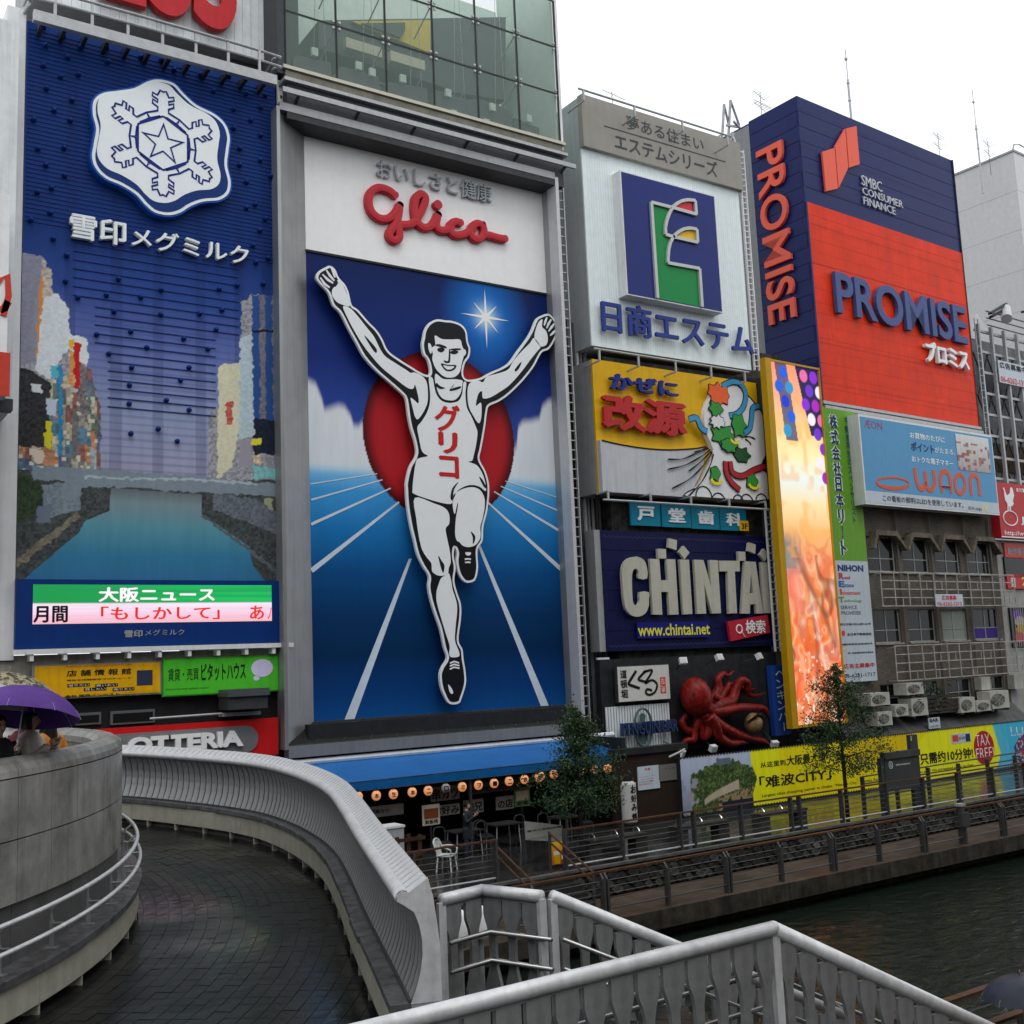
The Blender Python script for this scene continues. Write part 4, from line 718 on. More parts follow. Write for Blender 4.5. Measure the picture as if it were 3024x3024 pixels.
e.part('emblem_box', G().box(X0, X1, -D, 0, Z0, Z1), white_paint); e.part('emblem_face', G().box(X0+.06, X1-.06, -D-.01, -D, Z0+.05, Z1-.06), mat('emblem_deep_blue', '#1e2a66', .12, var=.05))
pe = lambda pts: [e.L(Q('N1', *p), D) for p in pts]
gp_ = pe([(612, 872), (722, 900), (700, 950), (688, 1010), (688, 1070), (738, 1085), (715, 1130), (702, 1190), (702, 1250), (897, 1285), (912, 1525), (650, 1472)]); gp_[-1] = (gp_[-1][0], Z0+.08); gp_[-2] = (gp_[-2][0], Z0+.08)
e.part('green_field', G().prism(gp_, -D-.02, -D-.01), mat('emblem_green', '#16783e', .12, var=.03)); e.part('red_field', G().prism(pe([(750, 890), (785, 865), (830, 852), (865, 855), (868, 918)]), -D-.02, -D-.01), mat('emblem_red', '#c03038', .15)); e.part('yellow_field', G().prism(pe([(770, 1068), (800, 1045), (845, 1032), (882, 1035), (882, 1093)]), -D-.02, -D-.01), mat('emblem_yellow', '#cfa420', .15))
pth = pe([(640, 1472), (600, 858), (725, 890), (885, 935), (878, 848)]); pth[0] = (pth[0][0], Z0+.06)
crv = pe(smooth_open([(878, 848), (830, 843), (780, 855), (735, 890), (705, 950), (690, 1010), (690, 1062)], 4)); mid = pe([(735, 1076), (893, 1112), (888, 1030)]); crv2 = pe(smooth_open([(888, 1030), (840, 1022), (790, 1034), (745, 1070), (718, 1120), (707, 1180), (705, 1242)], 4)); end = pe([(905, 1278), (922, 1528)]); end[-1] = (end[-1][0], Z0+.06)
g = G()
for i, q in enumerate((pth, crv, [crv[-1]]+mid, crv2, [crv2[-1]]+end)):
    for j in range(len(q)-1): g.bar((q[j][0], -D-.05-.003*((i+j) % 3), q[j][1]), (q[j+1][0], -D-.05-.003*((i+j) % 3), q[j+1][1]), .14, .14)
e.part('silver_outline', g, mat('silver_trim', (.5, .51, .5), .4, .2, var=.05))
def catwalk(name, label, fr, c, a, b_, D, n, up=.45, group=None):
    t = Thing(name, label, 'rail', fr, fr.uv(Q(c, *a), D), group=group); A_ = t.L(Q(c, *a), D); B_ = t.L(Q(c, *b_), D); z = (A_[1]+B_[1])/2
    t.part('pipe', G().tube([(A_[0], -D, z), (B_[0], -D, z)], .045, 6), steel)
    for k in range(n):
        x = A_[0]+.25+k*(B_[0]-A_[0]-.5)/(n-1); t.part('bracket', G().bar((x, -D, z-.02), (x, -D, z-up), .07).bar((x, -D, z-up), (x, .1, z-up-.03), .06), steel)
    return t
catwalk('lamp_rail', 'thin steel lamp rail standing along the top of the beige fascia', FE, 'N1', (145, 128), (1115, 440), 1.0, 4)
catwalk('lamp_rail', 'steel pipe rail below the white housing board above the yellow medicine board', FE, 'N1', (245, 1780), (1225, 1932), .9, 5)
for k, (p0, hh) in enumerate(((363, 250, 165), (1308, 300, 225)) and [((363, 250), 80), ((1308, 300), 70)]):
    at = e.fr.w(*e.fr.uv(Q('N1', *p0), -3), -3); t = Thing('television_aerial', ['roof television aerial on the left behind the lamp rail', 'roof television aerial just left of the orange and navy box'][k], 'aerial', None, tuple(at))
    t.part('mast', G().tube([(0, 0, -.8), (0, 0, 1.0)], .025, 5), dark_steel); t.part('boom', G().tube([(-.9, 0, .95), (1.3, 0, .75)], .018, 4), dark_steel)
    g = G(); [g.tube([(x, -.4, .95-(x+.9)*.09), (x, .4, .95-(x+.9)*.09)], .01, 4) for x in np.linspace(-.85, 1.2, 9)]; t.part('elements', g, dark_steel); t.o.scale = (.6, .6, .75)
ladw = Thing('ladder', 'slim white ladder fixed on the right edge of the white housing board', 'ladder', FE, FE.uv(Q('N1', 1225, 1915)))
for dx in (.12, .42): ladw.part('rail', G().box(x1-ladw.u0+e.u0+dx, x1-ladw.u0+e.u0+dx+.05, -.1, .0, 0, zt-zb-.2), white_paint)
rg2 = G().box(.15, .44, -.07, -.03, -.02, .02).mesh('rung', white_paint)
for k in range(38): link('rung', rg2, ladw.o, (x1+e.u0-ladw.u0, 0, .2+k*(zt-zb-.5)/37))
tw = Thing('steel_tower', 'small triangular steel roof frame left of the navy and orange box', 'steel frame', FE, FE.uv(Q('N1', 1150, 490), -1)); g = G()
for (a_, b_) in (((1070, 230), (1085, 440)), ((1110, 205), (1125, 430)), ((1110, 205), (1195, 350)), ((1070, 235), (1130, 355)), ((1130, 340), (1198, 365)), ((1085, 365), (1198, 360)), ((1070, 470), (1150, 395)), ((1060, 460), (1145, 430)), ((1090, 490), (1160, 400)), ((1145, 490), (1145, 400)), ((1030, 440), (1085, 405))):
    p, q = tw.L(Q('N1', *a_), -1), tw.L(Q('N1', *b_), -1); g.bar((p[0], 1, p[1]), (q[0], 1.3, q[1]), .09)
tw.part('lattice', g, steel)
# ---- yellow medicine board ----
FK = Fr(33.6)
k_ = Thing('billboard', 'yellow and white cold medicine board with blue and red raised characters beside swirling ribbons', 'billboard', FK, FK.uv((1990, 1480)))
x0 = (k_.L(Q('K1', 278, 172))[0]+k_.L(Q('K1', 380, 1280))[0])/2; x1 = (k_.L(Q('K1', 1615, 350))[0]+k_.L(Q('K1', 1728, 1350))[0])/2; z1 = (k_.L(Q('K1', 278, 172))[1]+k_.L(Q('K1', 1615, 350))[1])/2; z0 = (k_.L(Q('K1', 380, 1250))[1]+k_.L(Q('K1', 1728, 1350))[1])/2
yl = mat('board_yellow', '#c99c12', .4, var=.05, streak=.08); cw = mat('board_white', '#a9abb0', .4, var=.05, streak=.15); ink = mat('black_print', '#181614')
k_.part('yellow_panel', G().box(x0, x1, 0, .1, z0, z1), yl); k_.part('box', G().box(x0+.004, x1, .1, 1.4, z0, z1-.01), grey_paint)
PK = lambda pts, d=0: [k_.L(Q('K1', *p), d) for p in pts]
lw = PK([(355, 835), (500, 868), (700, 900), (900, 912), (1100, 905), (1195, 890), (1190, 960), (1170, 1080), (1100, 1220), (1030, 1310)]); lw = [(x0+.02, lw[0][1])]+lw[1:-1]+[(lw[-1][0], z0+.01), (x0+.02, z0+.01)]
k_.part('white_panel', G().prism(lw, -.22, -.0), cw); k_.part('ink_line', G().ribbon(smooth_open(PK([(350, 838), (500, 872), (700, 903), (900, 915), (1100, 905), (1195, 888)]), 4), .06, -.24, -.2), ink)
cloth = mat('cloth_white', '#c4c5c6', .4, var=.03)
big = smooth_closed(PK([(1400, 370), (1500, 440), (1590, 540), (1660, 640), (1690, 780), (1690, 930), (1640, 1060), (1720, 1130), (1725, 1320), (1040, 1300), (1140, 1200), (1210, 1060), (1250, 940), (1240, 880), (1190, 760), (1180, 620), (1230, 480), (1310, 400)]), 4)
big = [(min(p[0], x1), max(p[1], z0+.02)) for p in big]
k_.part('cloth_shape', G().prism(big, -.27, -.02), cloth); k_.part('ink_edge', G().ribbon(big[:40], .05, -.285, -.27), ink)
def kst(pts, w, m_, d, nm='ribbon'): k_.part(nm, G().ribbon(smooth_open(PK(pts), 5), w, -d, -d+.02), m_)
bl1 = mat('ribbon_blue', '#3784ae', .4); rd1 = mat('ribbon_red', '#96242a', .4); gr1 = mat('swirl_green', '#2f8034', .4); or1 = mat('swirl_orange', '#d2582a', .4); ye1 = mat('ring_yellow', '#d0c02c', .4)
P1_ = [(1320, 400), (1400, 365), (1470, 385), (1510, 460), (1500, 550), (1450, 620), (1380, 640)]; P2_ = [(1620, 560), (1570, 580), (1560, 660), (1545, 740), (1500, 780)]; P3_ = [(1050, 670), (1110, 660), (1150, 740), (1200, 770)]
for P_ in (P1_, P2_, P3_): kst(P_, .3, ink, .30); kst(P_, .22, bl1, .315)
for P_ in ([(1380, 1010), (1400, 1100), (1480, 1130), (1580, 1080), (1665, 1050)], [(1345, 1010), (1350, 1100), (1390, 1180), (1460, 1245)]): kst(P_, .3, ink, .33); kst(P_, .22, rd1, .345)
def leafy(c, r, m_, seed, d, n=9, sq=1.0):
    rs = random.Random(seed); cx, cz = PK([c])[0]; o = []
    for i in range(n*2): a = i*math.pi/n; q = r*1.22*(1 if i % 2 == 0 else .76)*rs.uniform(.85, 1.1); o.append((cx+q*math.cos(a), cz+q*sq*math.sin(a)))
    o = smooth_closed(o, 3); k_.part('swirl_edge', G().prism(o, -d, -d+.03), ink); k_.part('swirl', G().prism(inset(o, .04), -d-.012, -d), m_)
leafy((1290, 470), .62, or1, 1, .30, 8, .8); leafy((1265, 590), .36, gr1, 2, .33, 6); leafy((1275, 690), .42, cloth, 3, .35, 9, .7); leafy((1330, 800), .62, gr1, 4, .31, 7, .8); leafy((1450, 720), .42, gr1, 5, .33, 6, 1.1); leafy((1370, 880), .45, gr1, 6, .35, 7, .7)
leafy((1480, 960), .5, mat('swirl_dark_green', '#1c4a2a', .4), 7, .31, 6, .7); leafy((1260, 1110), .3, gr1, 8, .32, 5, 1.1); leafy((1560, 1170), .34, gr1, 9, .32, 5, 1.1)
for c_, r in (((1265, 1150), .3), ((1570, 1190), .3), ((1415, 830), .24)): cx, cz = PK([c_])[0]; k_.part('ring', G().ribbon([(cx+r*math.cos(a*.35+3.3), cz+r*.75*math.sin(a*.35+3.3)) for a in range(9)], .12, -.375, -.35), ye1)
for pts in ([(880, 993), (1000, 990), (1120, 940), (1210, 905)], [(880, 1075), (1020, 1040), (1150, 970), (1225, 915)], [(915, 1230), (1060, 1150), (1170, 1040), (1240, 935)], [(1050, 1090), (1150, 1010), (1235, 925)], [(1035, 1305), (1150, 1180), (1220, 1050), (1250, 950)], [(1095, 935), (1160, 915), (1200, 895)], [(1500, 810), (1550, 810), (1590, 830)], [(1510, 830), (1540, 850), (1555, 875)]): kst(pts, [.05+.02*math.sin(i) for i in range((len(pts)-1)*5+1)], ink, .30, 'ink_line')
for c_, r in (((1170, 1250), .45), ((1290, 1290), .38), ((1520, 1300), .38), ((1640, 1290), .35), ((1450, 1290), .3)):
    cx, cz = PK([c_])[0]; k_.part('cloud_puff', G().ribbon([(cx+r*math.cos(a*.4), max(z0+.05, cz-.25+r*math.sin(a*.4))) for a in range(9)], .045, -.295, -.27), ink)
k_.text('かぜに', 'K1', (418, 418), (968, 365), .12, .26, mat('kana_blue', '#1b2a76', .4), .035, split=True); k_.text('改源', 'K1', (360, 745), (1030, 535), .12, .28, mat('kanji_red', '#a2282a', .4), .04, split=True)
catwalk('lamp_rail', 'steel pipe rail under the yellow medicine board over the blue clinic plates', FK, 'K1', (390, 1305), (1750, 1400), .6, 5, -.35)
# clinic plates
for ch, a_, b_, col in (('戸', (608, 1522), (838, 1338), 0), ('堂', (863, 1535), (1088, 1352), 1), ('歯', (1105, 1550), (1318, 1372), 2), ('科', (1337, 1562), (1540, 1392), 3)):
    t = Thing('sign', ['first teal clinic plate, with the character for door', 'second teal clinic plate, with the character for hall', 'third teal clinic plate, with the character for tooth', 'fourth teal clinic plate, with a small yellow floor tag'][col], 'sign', Fr(33.9), Fr(33.9).uv(Q('K1', *a_)), group='teal clinic name plates')
    t.rect('plate', 'K1', a_, b_, 0, .08, mat('teal_plate', '#0b6f88', .35, streak=.1)); w_ = b_[0]-a_[0]; h_2 = abs(a_[1]-b_[1])
    t.text(ch, 'K1', (a_[0]+w_*.22, a_[1]-h_2*.2), (b_[0]-w_*.2, b_[1]+h_2*.2), .08, .12, lett_white, .03)
    if col == 3: t.rect('floor_tag', 'K1', (1485, 1568), (1552, 1490), .13, .15, yl); t.text('3F', 'K1', (1498, 1558), (1545, 1510), .15, .155, ink, .03)
# ---- rental search board ----
FC = Fr(33.8)
c = Thing('billboard', 'dark navy rental search board with large cream capital letters and tumbling squares', 'billboard', FC, FC.uv((2030, 1915)))
x0 = (c.L(Q('H1', 205, 45))[0]+c.L(Q('H1', 252, 1030))[0])/2; x1 = (c.L(Q('H1', 1535, 90))[0]+c.L(Q('H1', 1615, 985))[0])/2; z1 = (c.L(Q('H1', 205, 45))[1]+c.L(Q('H1', 1535, 90))[1])/2; z0 = (c.L(Q('H1', 255, 1030))[1]+c.L(Q('H1', 1615, 985))[1])/2
dn = mat('dark_navy_sheet', '#0e123c', .45, var=.15, streak=.15)
for k in range(6): z = z0+(z1-z0)*k/6; c.part('sheet_panel', G().box(x0, x1, -.004*(k % 2), .1, z+.012, z+(z1-z0)/6-.012), dn)
c.part('box', G().box(x0+.004, x1, .1, 1.2, z0, z1-.01), grey_paint); c.part('side_strip', G().box(x0-.3, x0, .05, .6, z0, z1), grey_paint)
g = G()
for k in range(150):
    for j in (0, 1): x = x0+.1+k*(x1-x0-.2)/149; z = (z1-.25 if j == 0 else z0+.2)+.03*math.sin(k*1.7); g.add([(x-.015, -.03, z-.03), (x+.015, -.03, z-.03), (x+.005, -.03, z+.04)], [(0, 1, 2)])
c.part('clip_row', g, mat('clip_violet', (.08, .07, .2), .5), stuff=True)
cream = mat('cream_letter', '#a5a396', .45, var=.06, streak=.12); 
for q, hl in ((smooth_closed([(557, 440), (555, 350), (530, 290), (470, 262), (400, 280), (362, 330), (352, 400), (358, 500), (365, 600), (385, 690), (430, 740), (490, 750), (545, 720), (570, 660), (571, 605), (571, 552), (498, 552), (497, 620), (480, 655), (455, 655), (440, 620), (434, 520), (433, 420), (445, 370), (470, 362), (487, 390), (488, 440)], 2), ()),
              ([(580, 280), (655, 283), (668, 455), (725, 455), (712, 283), (785, 285), (812, 732), (740, 735), (728, 550), (670, 548), (680, 735), (605, 733)], ()), ([(822, 285), (897, 288), (925, 728), (853, 732)], ()),
              ([(940, 288), (1015, 290), (1078, 510), (1065, 290), (1130, 292), (1158, 722), (1085, 725), (1020, 480), (1037, 725), (965, 728)], ()), ([(1143, 295), (1308, 297), (1312, 382), (1270, 382), (1288, 722), (1222, 725), (1210, 382), (1148, 382)], ()),
              ([(1350, 300), (1440, 305), (1500, 722), (1448, 725), (1440, 650), (1395, 650), (1392, 725), (1325, 725)], ([(1400, 400), (1422, 562), (1392, 560)],)), ([(1483, 308), (1545, 312), (1577, 720), (1508, 722)], ())):
    c.part('letter', G().prism(c.P('H1', q), -.2, -.06, holes=[c.P('H1', h) for h in hl]), cream)
for q in ([(643, 198), (710, 202), (712, 278), (648, 278)], [(735, 113), (800, 130), (795, 210), (728, 188)], [(855, 175), (902, 230), (862, 283), (814, 225)], [(1297, 220), (1355, 224), (1358, 296), (1303, 296)], [(1385, 147), (1441, 165), (1436, 240), (1376, 215)], [(1508, 197), (1548, 245), (1515, 300), (1471, 248)]): c.part('square', G().prism(c.P('H1', q), -.2, -.06), cream)
a = c.P('H1', [(485, 798), (1068, 788), (1080, 915), (492, 928)]); c.part('led_strip', G().prism(a, -.12, -.05), mat('led_strip_navy', '#1c1c66', .3)); c.text('www.chintai.net', 'H1', (492, 910), (1072, 800), .125, .13, mat('url_yellow', (.3, .3, .02), emit='#b8b83a', es=.4), .02)
a = c.P('H1', [(1214, 790), (1535, 735), (1560, 880), (1240, 950)]); c.part('search_button', G().prism(a, -.2, -.05), mat('button_red', '#a02432', .4)); a = c.P('H1', [(1305, 850)])[0]; c.part('magnifier', G().ribbon([(a[0]+.17*math.cos(k*.4), a[1]+.17*math.sin(k*.4)) for k in range(17)], .05, -.225, -.2).bar((a[0]+.12, -.215, a[1]-.14), (a[0]+.28, -.215, a[1]-.34), .07, .02), lett_white)
c.text('検索', 'H1', (1358, 890), (1512, 775), .205, .22, lett_white, .02, shear=.0)
lr = Thing('ladder', 'white steel ladder between the navy rental board and the tall video screen', 'ladder', Fr(33.4), Fr(33.4).uv(Q('H1', 1640, 1030)))
zt_ = lr.L(Q('K1', 1720, 1390))[1]; zb_ = lr.L(Q('H1', 1660, 1030))[1]; xa = lr.L(Q('H1', 1625, 1030))[0]
for dx in (0, .32): lr.part('rail', G().box(xa+dx, xa+dx+.05, -.05, .05, zb_, zt_), white_paint)
rg3 = G().box(.05, .32, -.03, .03, -.02, .02).mesh('rung', white_paint)
for k in range(20): link('rung', rg3, lr.o, (xa, 0, zb_+.15+k*(zt_-zb_-.2)/19))
# ---- octopus restaurant front ----
FO = Fr(34.0)
o = Thing('wall_board', 'black painted board behind the giant red octopus', 'board', FO, FO.uv((2060, 2250)))
o.rect('board', 'H1', (195, 1900), (1600, 1040), 0, .3, mat('black_board', '#26282b', .55, var=.3, streak=.2)); o.rect('dark_recess', 'H1', (770, 1880), (1590, 1190), -.01, .02, mat('soot_black', (.012, .012, .013), .8)) if False else None
o.rect('pale_strip', 'H1', (183, 1460), (262, 1080), .0, .1, mat('weathered_white_panel', '#b9c0c2')); o.text('2F', 'H1', (1530, 1302), (1560, 1150), .01, .02, lett_white, .02) if False else (o.text('2', 'H1', (1532, 1215), (1560, 1152), .01, .03, lett_white, .02), o.text('F', 'H1', (1535, 1302), (1562, 1240), .01, .03, lett_white, .02))
FO2 = Fr(33.58)
t = Thing('sign', 'white octopus ball restaurant sign with bold black brush strokes', 'sign', FO2, FO2.uv(Q('H1', 530, 1440)))
t.rect('frame', 'H1', (326, 1452), (738, 1132), 0, .14, dark_steel); t.rect('sign_face', 'H1', (334, 1444), (734, 1140), .14, .16, mat('sign_warm_white', '#b9b8b3', .4, streak=.1))
br = lambda pts, w: t.part('brush_stroke', G().ribbon(smooth_open(t.P('H1', pts), 5), w, -.175, -.16), ink)
br([(470, 1190), (440, 1240), (410, 1295), (450, 1315), (500, 1332)], .11); br([(550, 1190), (515, 1225), (490, 1260), (530, 1275), (560, 1285)], .1); br([(530, 1200), (600, 1185), (575, 1240), (545, 1290), (600, 1265), (640, 1300), (625, 1360), (580, 1385), (550, 1370), (560, 1340), (600, 1350)], .09)
vtext(t, '道頓堀', 'H1', (350, 1420), (392, 1175), .16, .17, ink, .02); t.rect('red_seal', 'H1', (672, 1375), (708, 1240), .16, .165, rd); vtext(t, 'たこ家', 'H1', (678, 1368), (702, 1248), .165, .17, lett_white, .01)
t = Thing('wall_panel', 'rusty white corrugated panel carrying the bar lettering and oval', 'panel', FO2, FO2.uv(Q('H1', 520, 1830)))
X0, Z0 = t.L(Q('H1', 262, 1850)); X1, Z1 = t.L(Q('H1', 765, 1450)); t.part('backing', G().box(X0, X1, .04, .1, Z0, Z1), dark_steel)
for k in range(24): x = X0+(X1-X0)*k/24; t.part('corrugated_rib', G().box(x, x+(X1-X0)/24*.72, 0, .04, Z0, Z1), mat('weathered_white_panel', '#b9c0c2'))
t2 = Thing('sign', 'blue outlined bar lettering across a green oval with a standing bird', 'sign', FO2, FO2.uv(Q('H1', 520, 1700))); nb = mat('neon_case_blue', (.03, .05, .13), .4)
t2.text('PENGUIN BAR', 'H1', (340, 1722), (778, 1580), .2, .4, nb, .0, name='lettering'); cc_ = t2.L(Q('H1', 518, 1648)); rx, rz_ = t2.L(Q('H1', 590, 1648))[0]-cc_[0], t2.L(Q('H1', 518, 1495))[1]-cc_[1]; ov = mat('oval_green', (.08, .13, .13), .4)
t2.part('oval_ring', G().tube([(cc_[0]+rx*math.cos(a*.2618), -.25, cc_[1]+rz_*math.sin(a*.2618)) for a in range(24)], .045, 6, closed=True), ov)
t2.part('bird_shape', G().prism(smooth_closed(t2.P('H1', [(520, 1535), (545, 1555), (540, 1600), (565, 1680), (555, 1760), (520, 1790), (490, 1760), (485, 1680), (505, 1600), (498, 1555)]), 3), -.19, -.15), ov)
t = Thing('sign', 'narrow upright blue sign of the bar beside the octopus', 'sign', FO2, FO2.uv(Q('H1', 1660, 1710))); X0, Z0 = t.L(Q('H1', 1608, 1718)); X1, Z1 = t.L(Q('H1', 1682, 1140)); t.part('sign_box', G().box(X0-.1, X1+.0, -.25, 0, Z0, Z1), mat('bar_sign_blue', '#1e3f86', .35, streak=.05))
vtext(t, 'ペンギンバー', 'H1', (1625, 1690), (1668, 1165), .25, .26, lett_white, .0)
# octopus
hp = lambda x, y, d: (lambda q: (q[0], -d, q[1]))(oc.L(Q('H1', x, y), d))
oc = Thing('octopus_sculpture', 'giant glossy red octopus sculpture sprawled on the black board', 'sculpture', FO, FO.uv((2070, 2230))); s_ = .0046
oct_m = mat('octopus_red', '#761c18', .34, var=.5, scale=6, bump=.5, bscale=14)
hd = G(); c0 = hp(980, 1400, .9); hd.ellip(c0, (140*s_, .62, 170*s_), 24, 14, Matrix.Rotation(R(-8), 3, 'Y')); c1 = hp(1060, 1520, .75); hd.ellip(c1, (75*s_, .4, 90*s_), 14, 8)
oc.part('head', hd, oct_m, True)
for x, y in ((1150, 1410), (1088, 1500)):
    e_ = oc.part('eye', G().ellip(hp(x, y, 1.15), (32*s_, .15, 36*s_), 12, 8), oct_m, True)
arms = [([(1080, 1500, .9), (1180, 1460, .8), (1270, 1430, .7), (1310, 1330, .7), (1350, 1270, .8), (1400, 1290, .8), (1400, 1360, .7), (1450, 1395, .6), (1550, 1370, .5)], [60, 55, 48, 42, 38, 34, 28, 18, 6]),
        ([(1090, 1440, .6), (1160, 1350, .5), (1160, 1260, .5), (1200, 1215, .5), (1240, 1230, .5), (1290, 1190, .5)], [45, 42, 34, 26, 18, 6]), ([(1150, 1430, .55), (1230, 1340, .4), (1260, 1300, .4), (1400, 1340, .4), (1465, 1335, .4)], [45, 35, 26, 15, 6]),
        ([(1080, 1520, .9), (1200, 1520, .9), (1350, 1490, .9), (1450, 1490, .8), (1530, 1500, .8), (1560, 1540, .7), (1572, 1575, .6)], [60, 50, 40, 36, 32, 22, 8]),
        ([(1080, 1560, .9), (1180, 1640, .9), (1300, 1700, .8), (1420, 1740, .7), (1520, 1760, .6), (1590, 1800, .5)], [62, 52, 42, 34, 26, 10]),
        ([(1080, 1560, 1.0), (1130, 1640, 1.0), (1170, 1730, .9), (1260, 1780, .8), (1350, 1770, .7), (1410, 1780, .6)], [64, 58, 46, 36, 26, 8]),
        ([(1040, 1540, .9), (1080, 1620, .9), (1075, 1700, .9), (1040, 1730, .8), (1020, 1640, .8), (1000, 1600, .8), (970, 1680, .7), (960, 1750, .7), (900, 1760, .6), (850, 1810, .5)], [56, 46, 38, 30, 30, 34, 34, 32, 26, 8]),
        ([(1010, 1560, .7), (980, 1650, .6), (930, 1680, .6), (890, 1660, .6), (870, 1600, .6), (900, 1550, .6)], [50, 42, 34, 30, 28, 20])]
for pts, rr in arms:
    sp = smooth_open(pts, 5); q = [hp(x, y, d) for x, y, d in sp]; r5 = [max(.02, v[0]*s_) for v in smooth_open([(r, 0) for r in rr], 5)]; arm = oc.part('tentacle', G().tube(q, r5, 10), oct_m, True)
bm_ = Thing('octopus_ball_model', 'brown sauced octopus ball model held by the red octopus', 'food model', FO, FO.uv(Q('H1', 1448, 1700))); oc_, oc = oc, bm_
ctr = hp(1448, 1615, .9); bm_.part('ball', G().ellip(ctr, (84*s_, 84*s_, 92*s_), 20, 12), mat('dough_brown', '#7c6448', .5, var=.4, scale=4), True)
g = G()
for k in range(14):
    a = math.pi*(.95-k*.062); 
    g.tube([(ctr[0]+88*s_*math.cos(a)*math.cos(t_), ctr[1]-88*s_*math.sin(t_)*.9-.02, ctr[2]+92*s_*math.sin(t_)*.9*abs(math.sin(a))**.2) for t_ in np.linspace(1.3, .35-.2*(k % 3), 5)], .04, 5)
bm_.part('sauce', g, mat('sauce_black', (.02, .012, .008), .2))
fl = None
for i, (x, y, up) in enumerate(((875, 1110, 1), (1170, 1082, 1), (1495, 1072, 1), (865, 1862, 0), (1120, 1822, 0), (1622, 1788, 0))):
    lab = ['floodlight above the octopus head, upper left', 'floodlight above the middle of the octopus', 'floodlight above the octopus, nearest the floor number', 'floodlight below the octopus board at its left', 'floodlight below the middle of the octopus', 'floodlight below the octopus by the blue bar sign'][i]
    t = Thing('floodlight', lab, 'floodlight', FO, FO.uv(Q('H1', x, y), 1.1), group='floodlights round the octopus'); t.o.location = FO.w(*FO.uv(Q('H1', x, y), 1.1), 1.1)
    if fl is None:
        fl = [G().box(-.15, .15, -.09, .1, -.13, .13).mesh('lamp_body', white_paint), G().box(-.12, .12, -.1, -.09, -.1, .1).mesh('lamp_glass', mat('lamp_glass', (.5, .52, .52), .1)), G().tube([(0, .1, 0), (0, .6, .1), (0, 1.1, .1)], .02, 5).mesh('lamp_arm', dark_steel)]
    for nm, me in zip(('lamp_body', 'lamp_glass', 'lamp_arm'), fl): link(nm, me, t.o)
    t.o.rotation_euler = (R(-25 if up else 25), 0, R([-25, 0, 20, 25, 0, -15][i]))
# ================= orange and navy tower =================
FP = Fr(32.1, 2.92)
pn = mat('loan_navy', '#101c50', .4, var=.14, streak=.12); pr = mat('loan_orange', '#c82e0c', .5, var=.13, scale=.8, streak=.12); plr = mat('loan_letter_red', '#cc5542', .4, var=.02); plb = mat('loan_letter_blue', '#3c4a78', .4, var=.03)
p = Thing('billboard_tower', 'tall navy and orange loan company billboard box with raised lettering on two faces', 'billboard', FP, FP.uv((2650, 1200)))
x0 = (p.L(Q('R1', 388, 355))[0]+p.L((2428, 1184))[0])/2; x1 = (p.L(Q('R1', 1268, 713))[0]+p.L((2894, 1260))[0])/2; zt = (p.L(Q('R1', 388, 355))[1]+p.L(Q('R1', 1268, 713))[1])/2; zb = (p.L((2428, 1184))[1]+p.L((2894, 1260))[1])/2; zr = (p.L(Q('R1', 442, 962))[1]+p.L(Q('R1', 1325, 1245))[1])/2
n = 7
for k in range(n): a, b_ = zr+(zt-zr)*k/n, zr+(zt-zr)*(k+1)/n; p.part('cladding_panel', G().box(x0, x1, -.002*(k % 2), .1, a+.012, b_-.012), pn)
n = 16
for k in range(n): a, b_ = zb+(zr-zb)*k/n, zb+(zr-zb)*(k+1)/n; p.part('cladding_panel', G().box(x0+.12, x1-.02, -.03-.003*(k % 2), .1, a+.004, b_-.004), pr)
p.part('edge_strip', G().box(x0, x0+.12, -.032, .1, zb, zr), pn); p.part('edge_trim', G().box(x1-.02, x1+.06, -.06, .1, zb, zt), black_paint)
p.part('box', G().box(x0+.11, x1, .1, 9, zb, zt-.03), pn); p.part('base_channel', G().box(x0, x1+.1, -.1, .5, zb-.16, zb-.02).box(x0, x1+.1, -.2, .5, zb-.42, zb-.26), steel)
FPs = Fr(0); FPs.O = FP.w(p.u0+x0, 0); FPs.a = R(2.92-90); FPs.ux = Vector((math.cos(FPs.a), math.sin(FPs.a), 0)); FPs.n = Vector((math.sin(FPs.a), -math.cos(FPs.a), 0))
side = Thing('side_face', 'navy side', 'billboard', FPs, (0, p.zb)); so_ = side.o
xl = (side.L(Q('R1', 118, 517))[0]+side.L(Q('R1', 218, 1850))[0])/2; n = 20
zb_s = zb-.2
for k in range(n): a, b_ = zb_s+(zt-zb_s)*k/n, zb_s+(zt-zb_s)*(k+1)/n; side.part('side_cladding_panel', G().box(xl, 0, -.002*(k % 2), .1, a+.012, b_-.012), pn)
side.part('grey_edge', G().box(xl-1.6, xl, -.02, .1, zb_s-2, zt-.2), mat('grey_box_edge', '#77797b', .5, streak=.1))
side.text('PROMISE', 'R1', (246, 1670), (320, 606), .03, .2, plr, .015, rot=-90)
g = G()
for k in range(30):
    a = k/29
    for z in (zb+(zt-zb)*.12, zb+(zt-zb)*.5, zb+(zt-zb)*.85): g.add([(xl+a*(0-xl)*.96, -.02, z), (xl+a*(0-xl)*.96+.05, -.02, z), (xl+a*(0-xl)*.96+.02, -.02, z+.08)], [(0, 1, 2)])
side.part('clip_row', g, black_paint, stuff=True)
inv = p.o.matrix_basis.inverted()
for ch in [c for c in bpy.data.objects if c.parent == so_]:          # the side panels belong to the same tower
    ch.parent = p.o; ch.matrix_local = inv @ so_.matrix_basis
bpy.data.objects.remove(so_)
g = G()
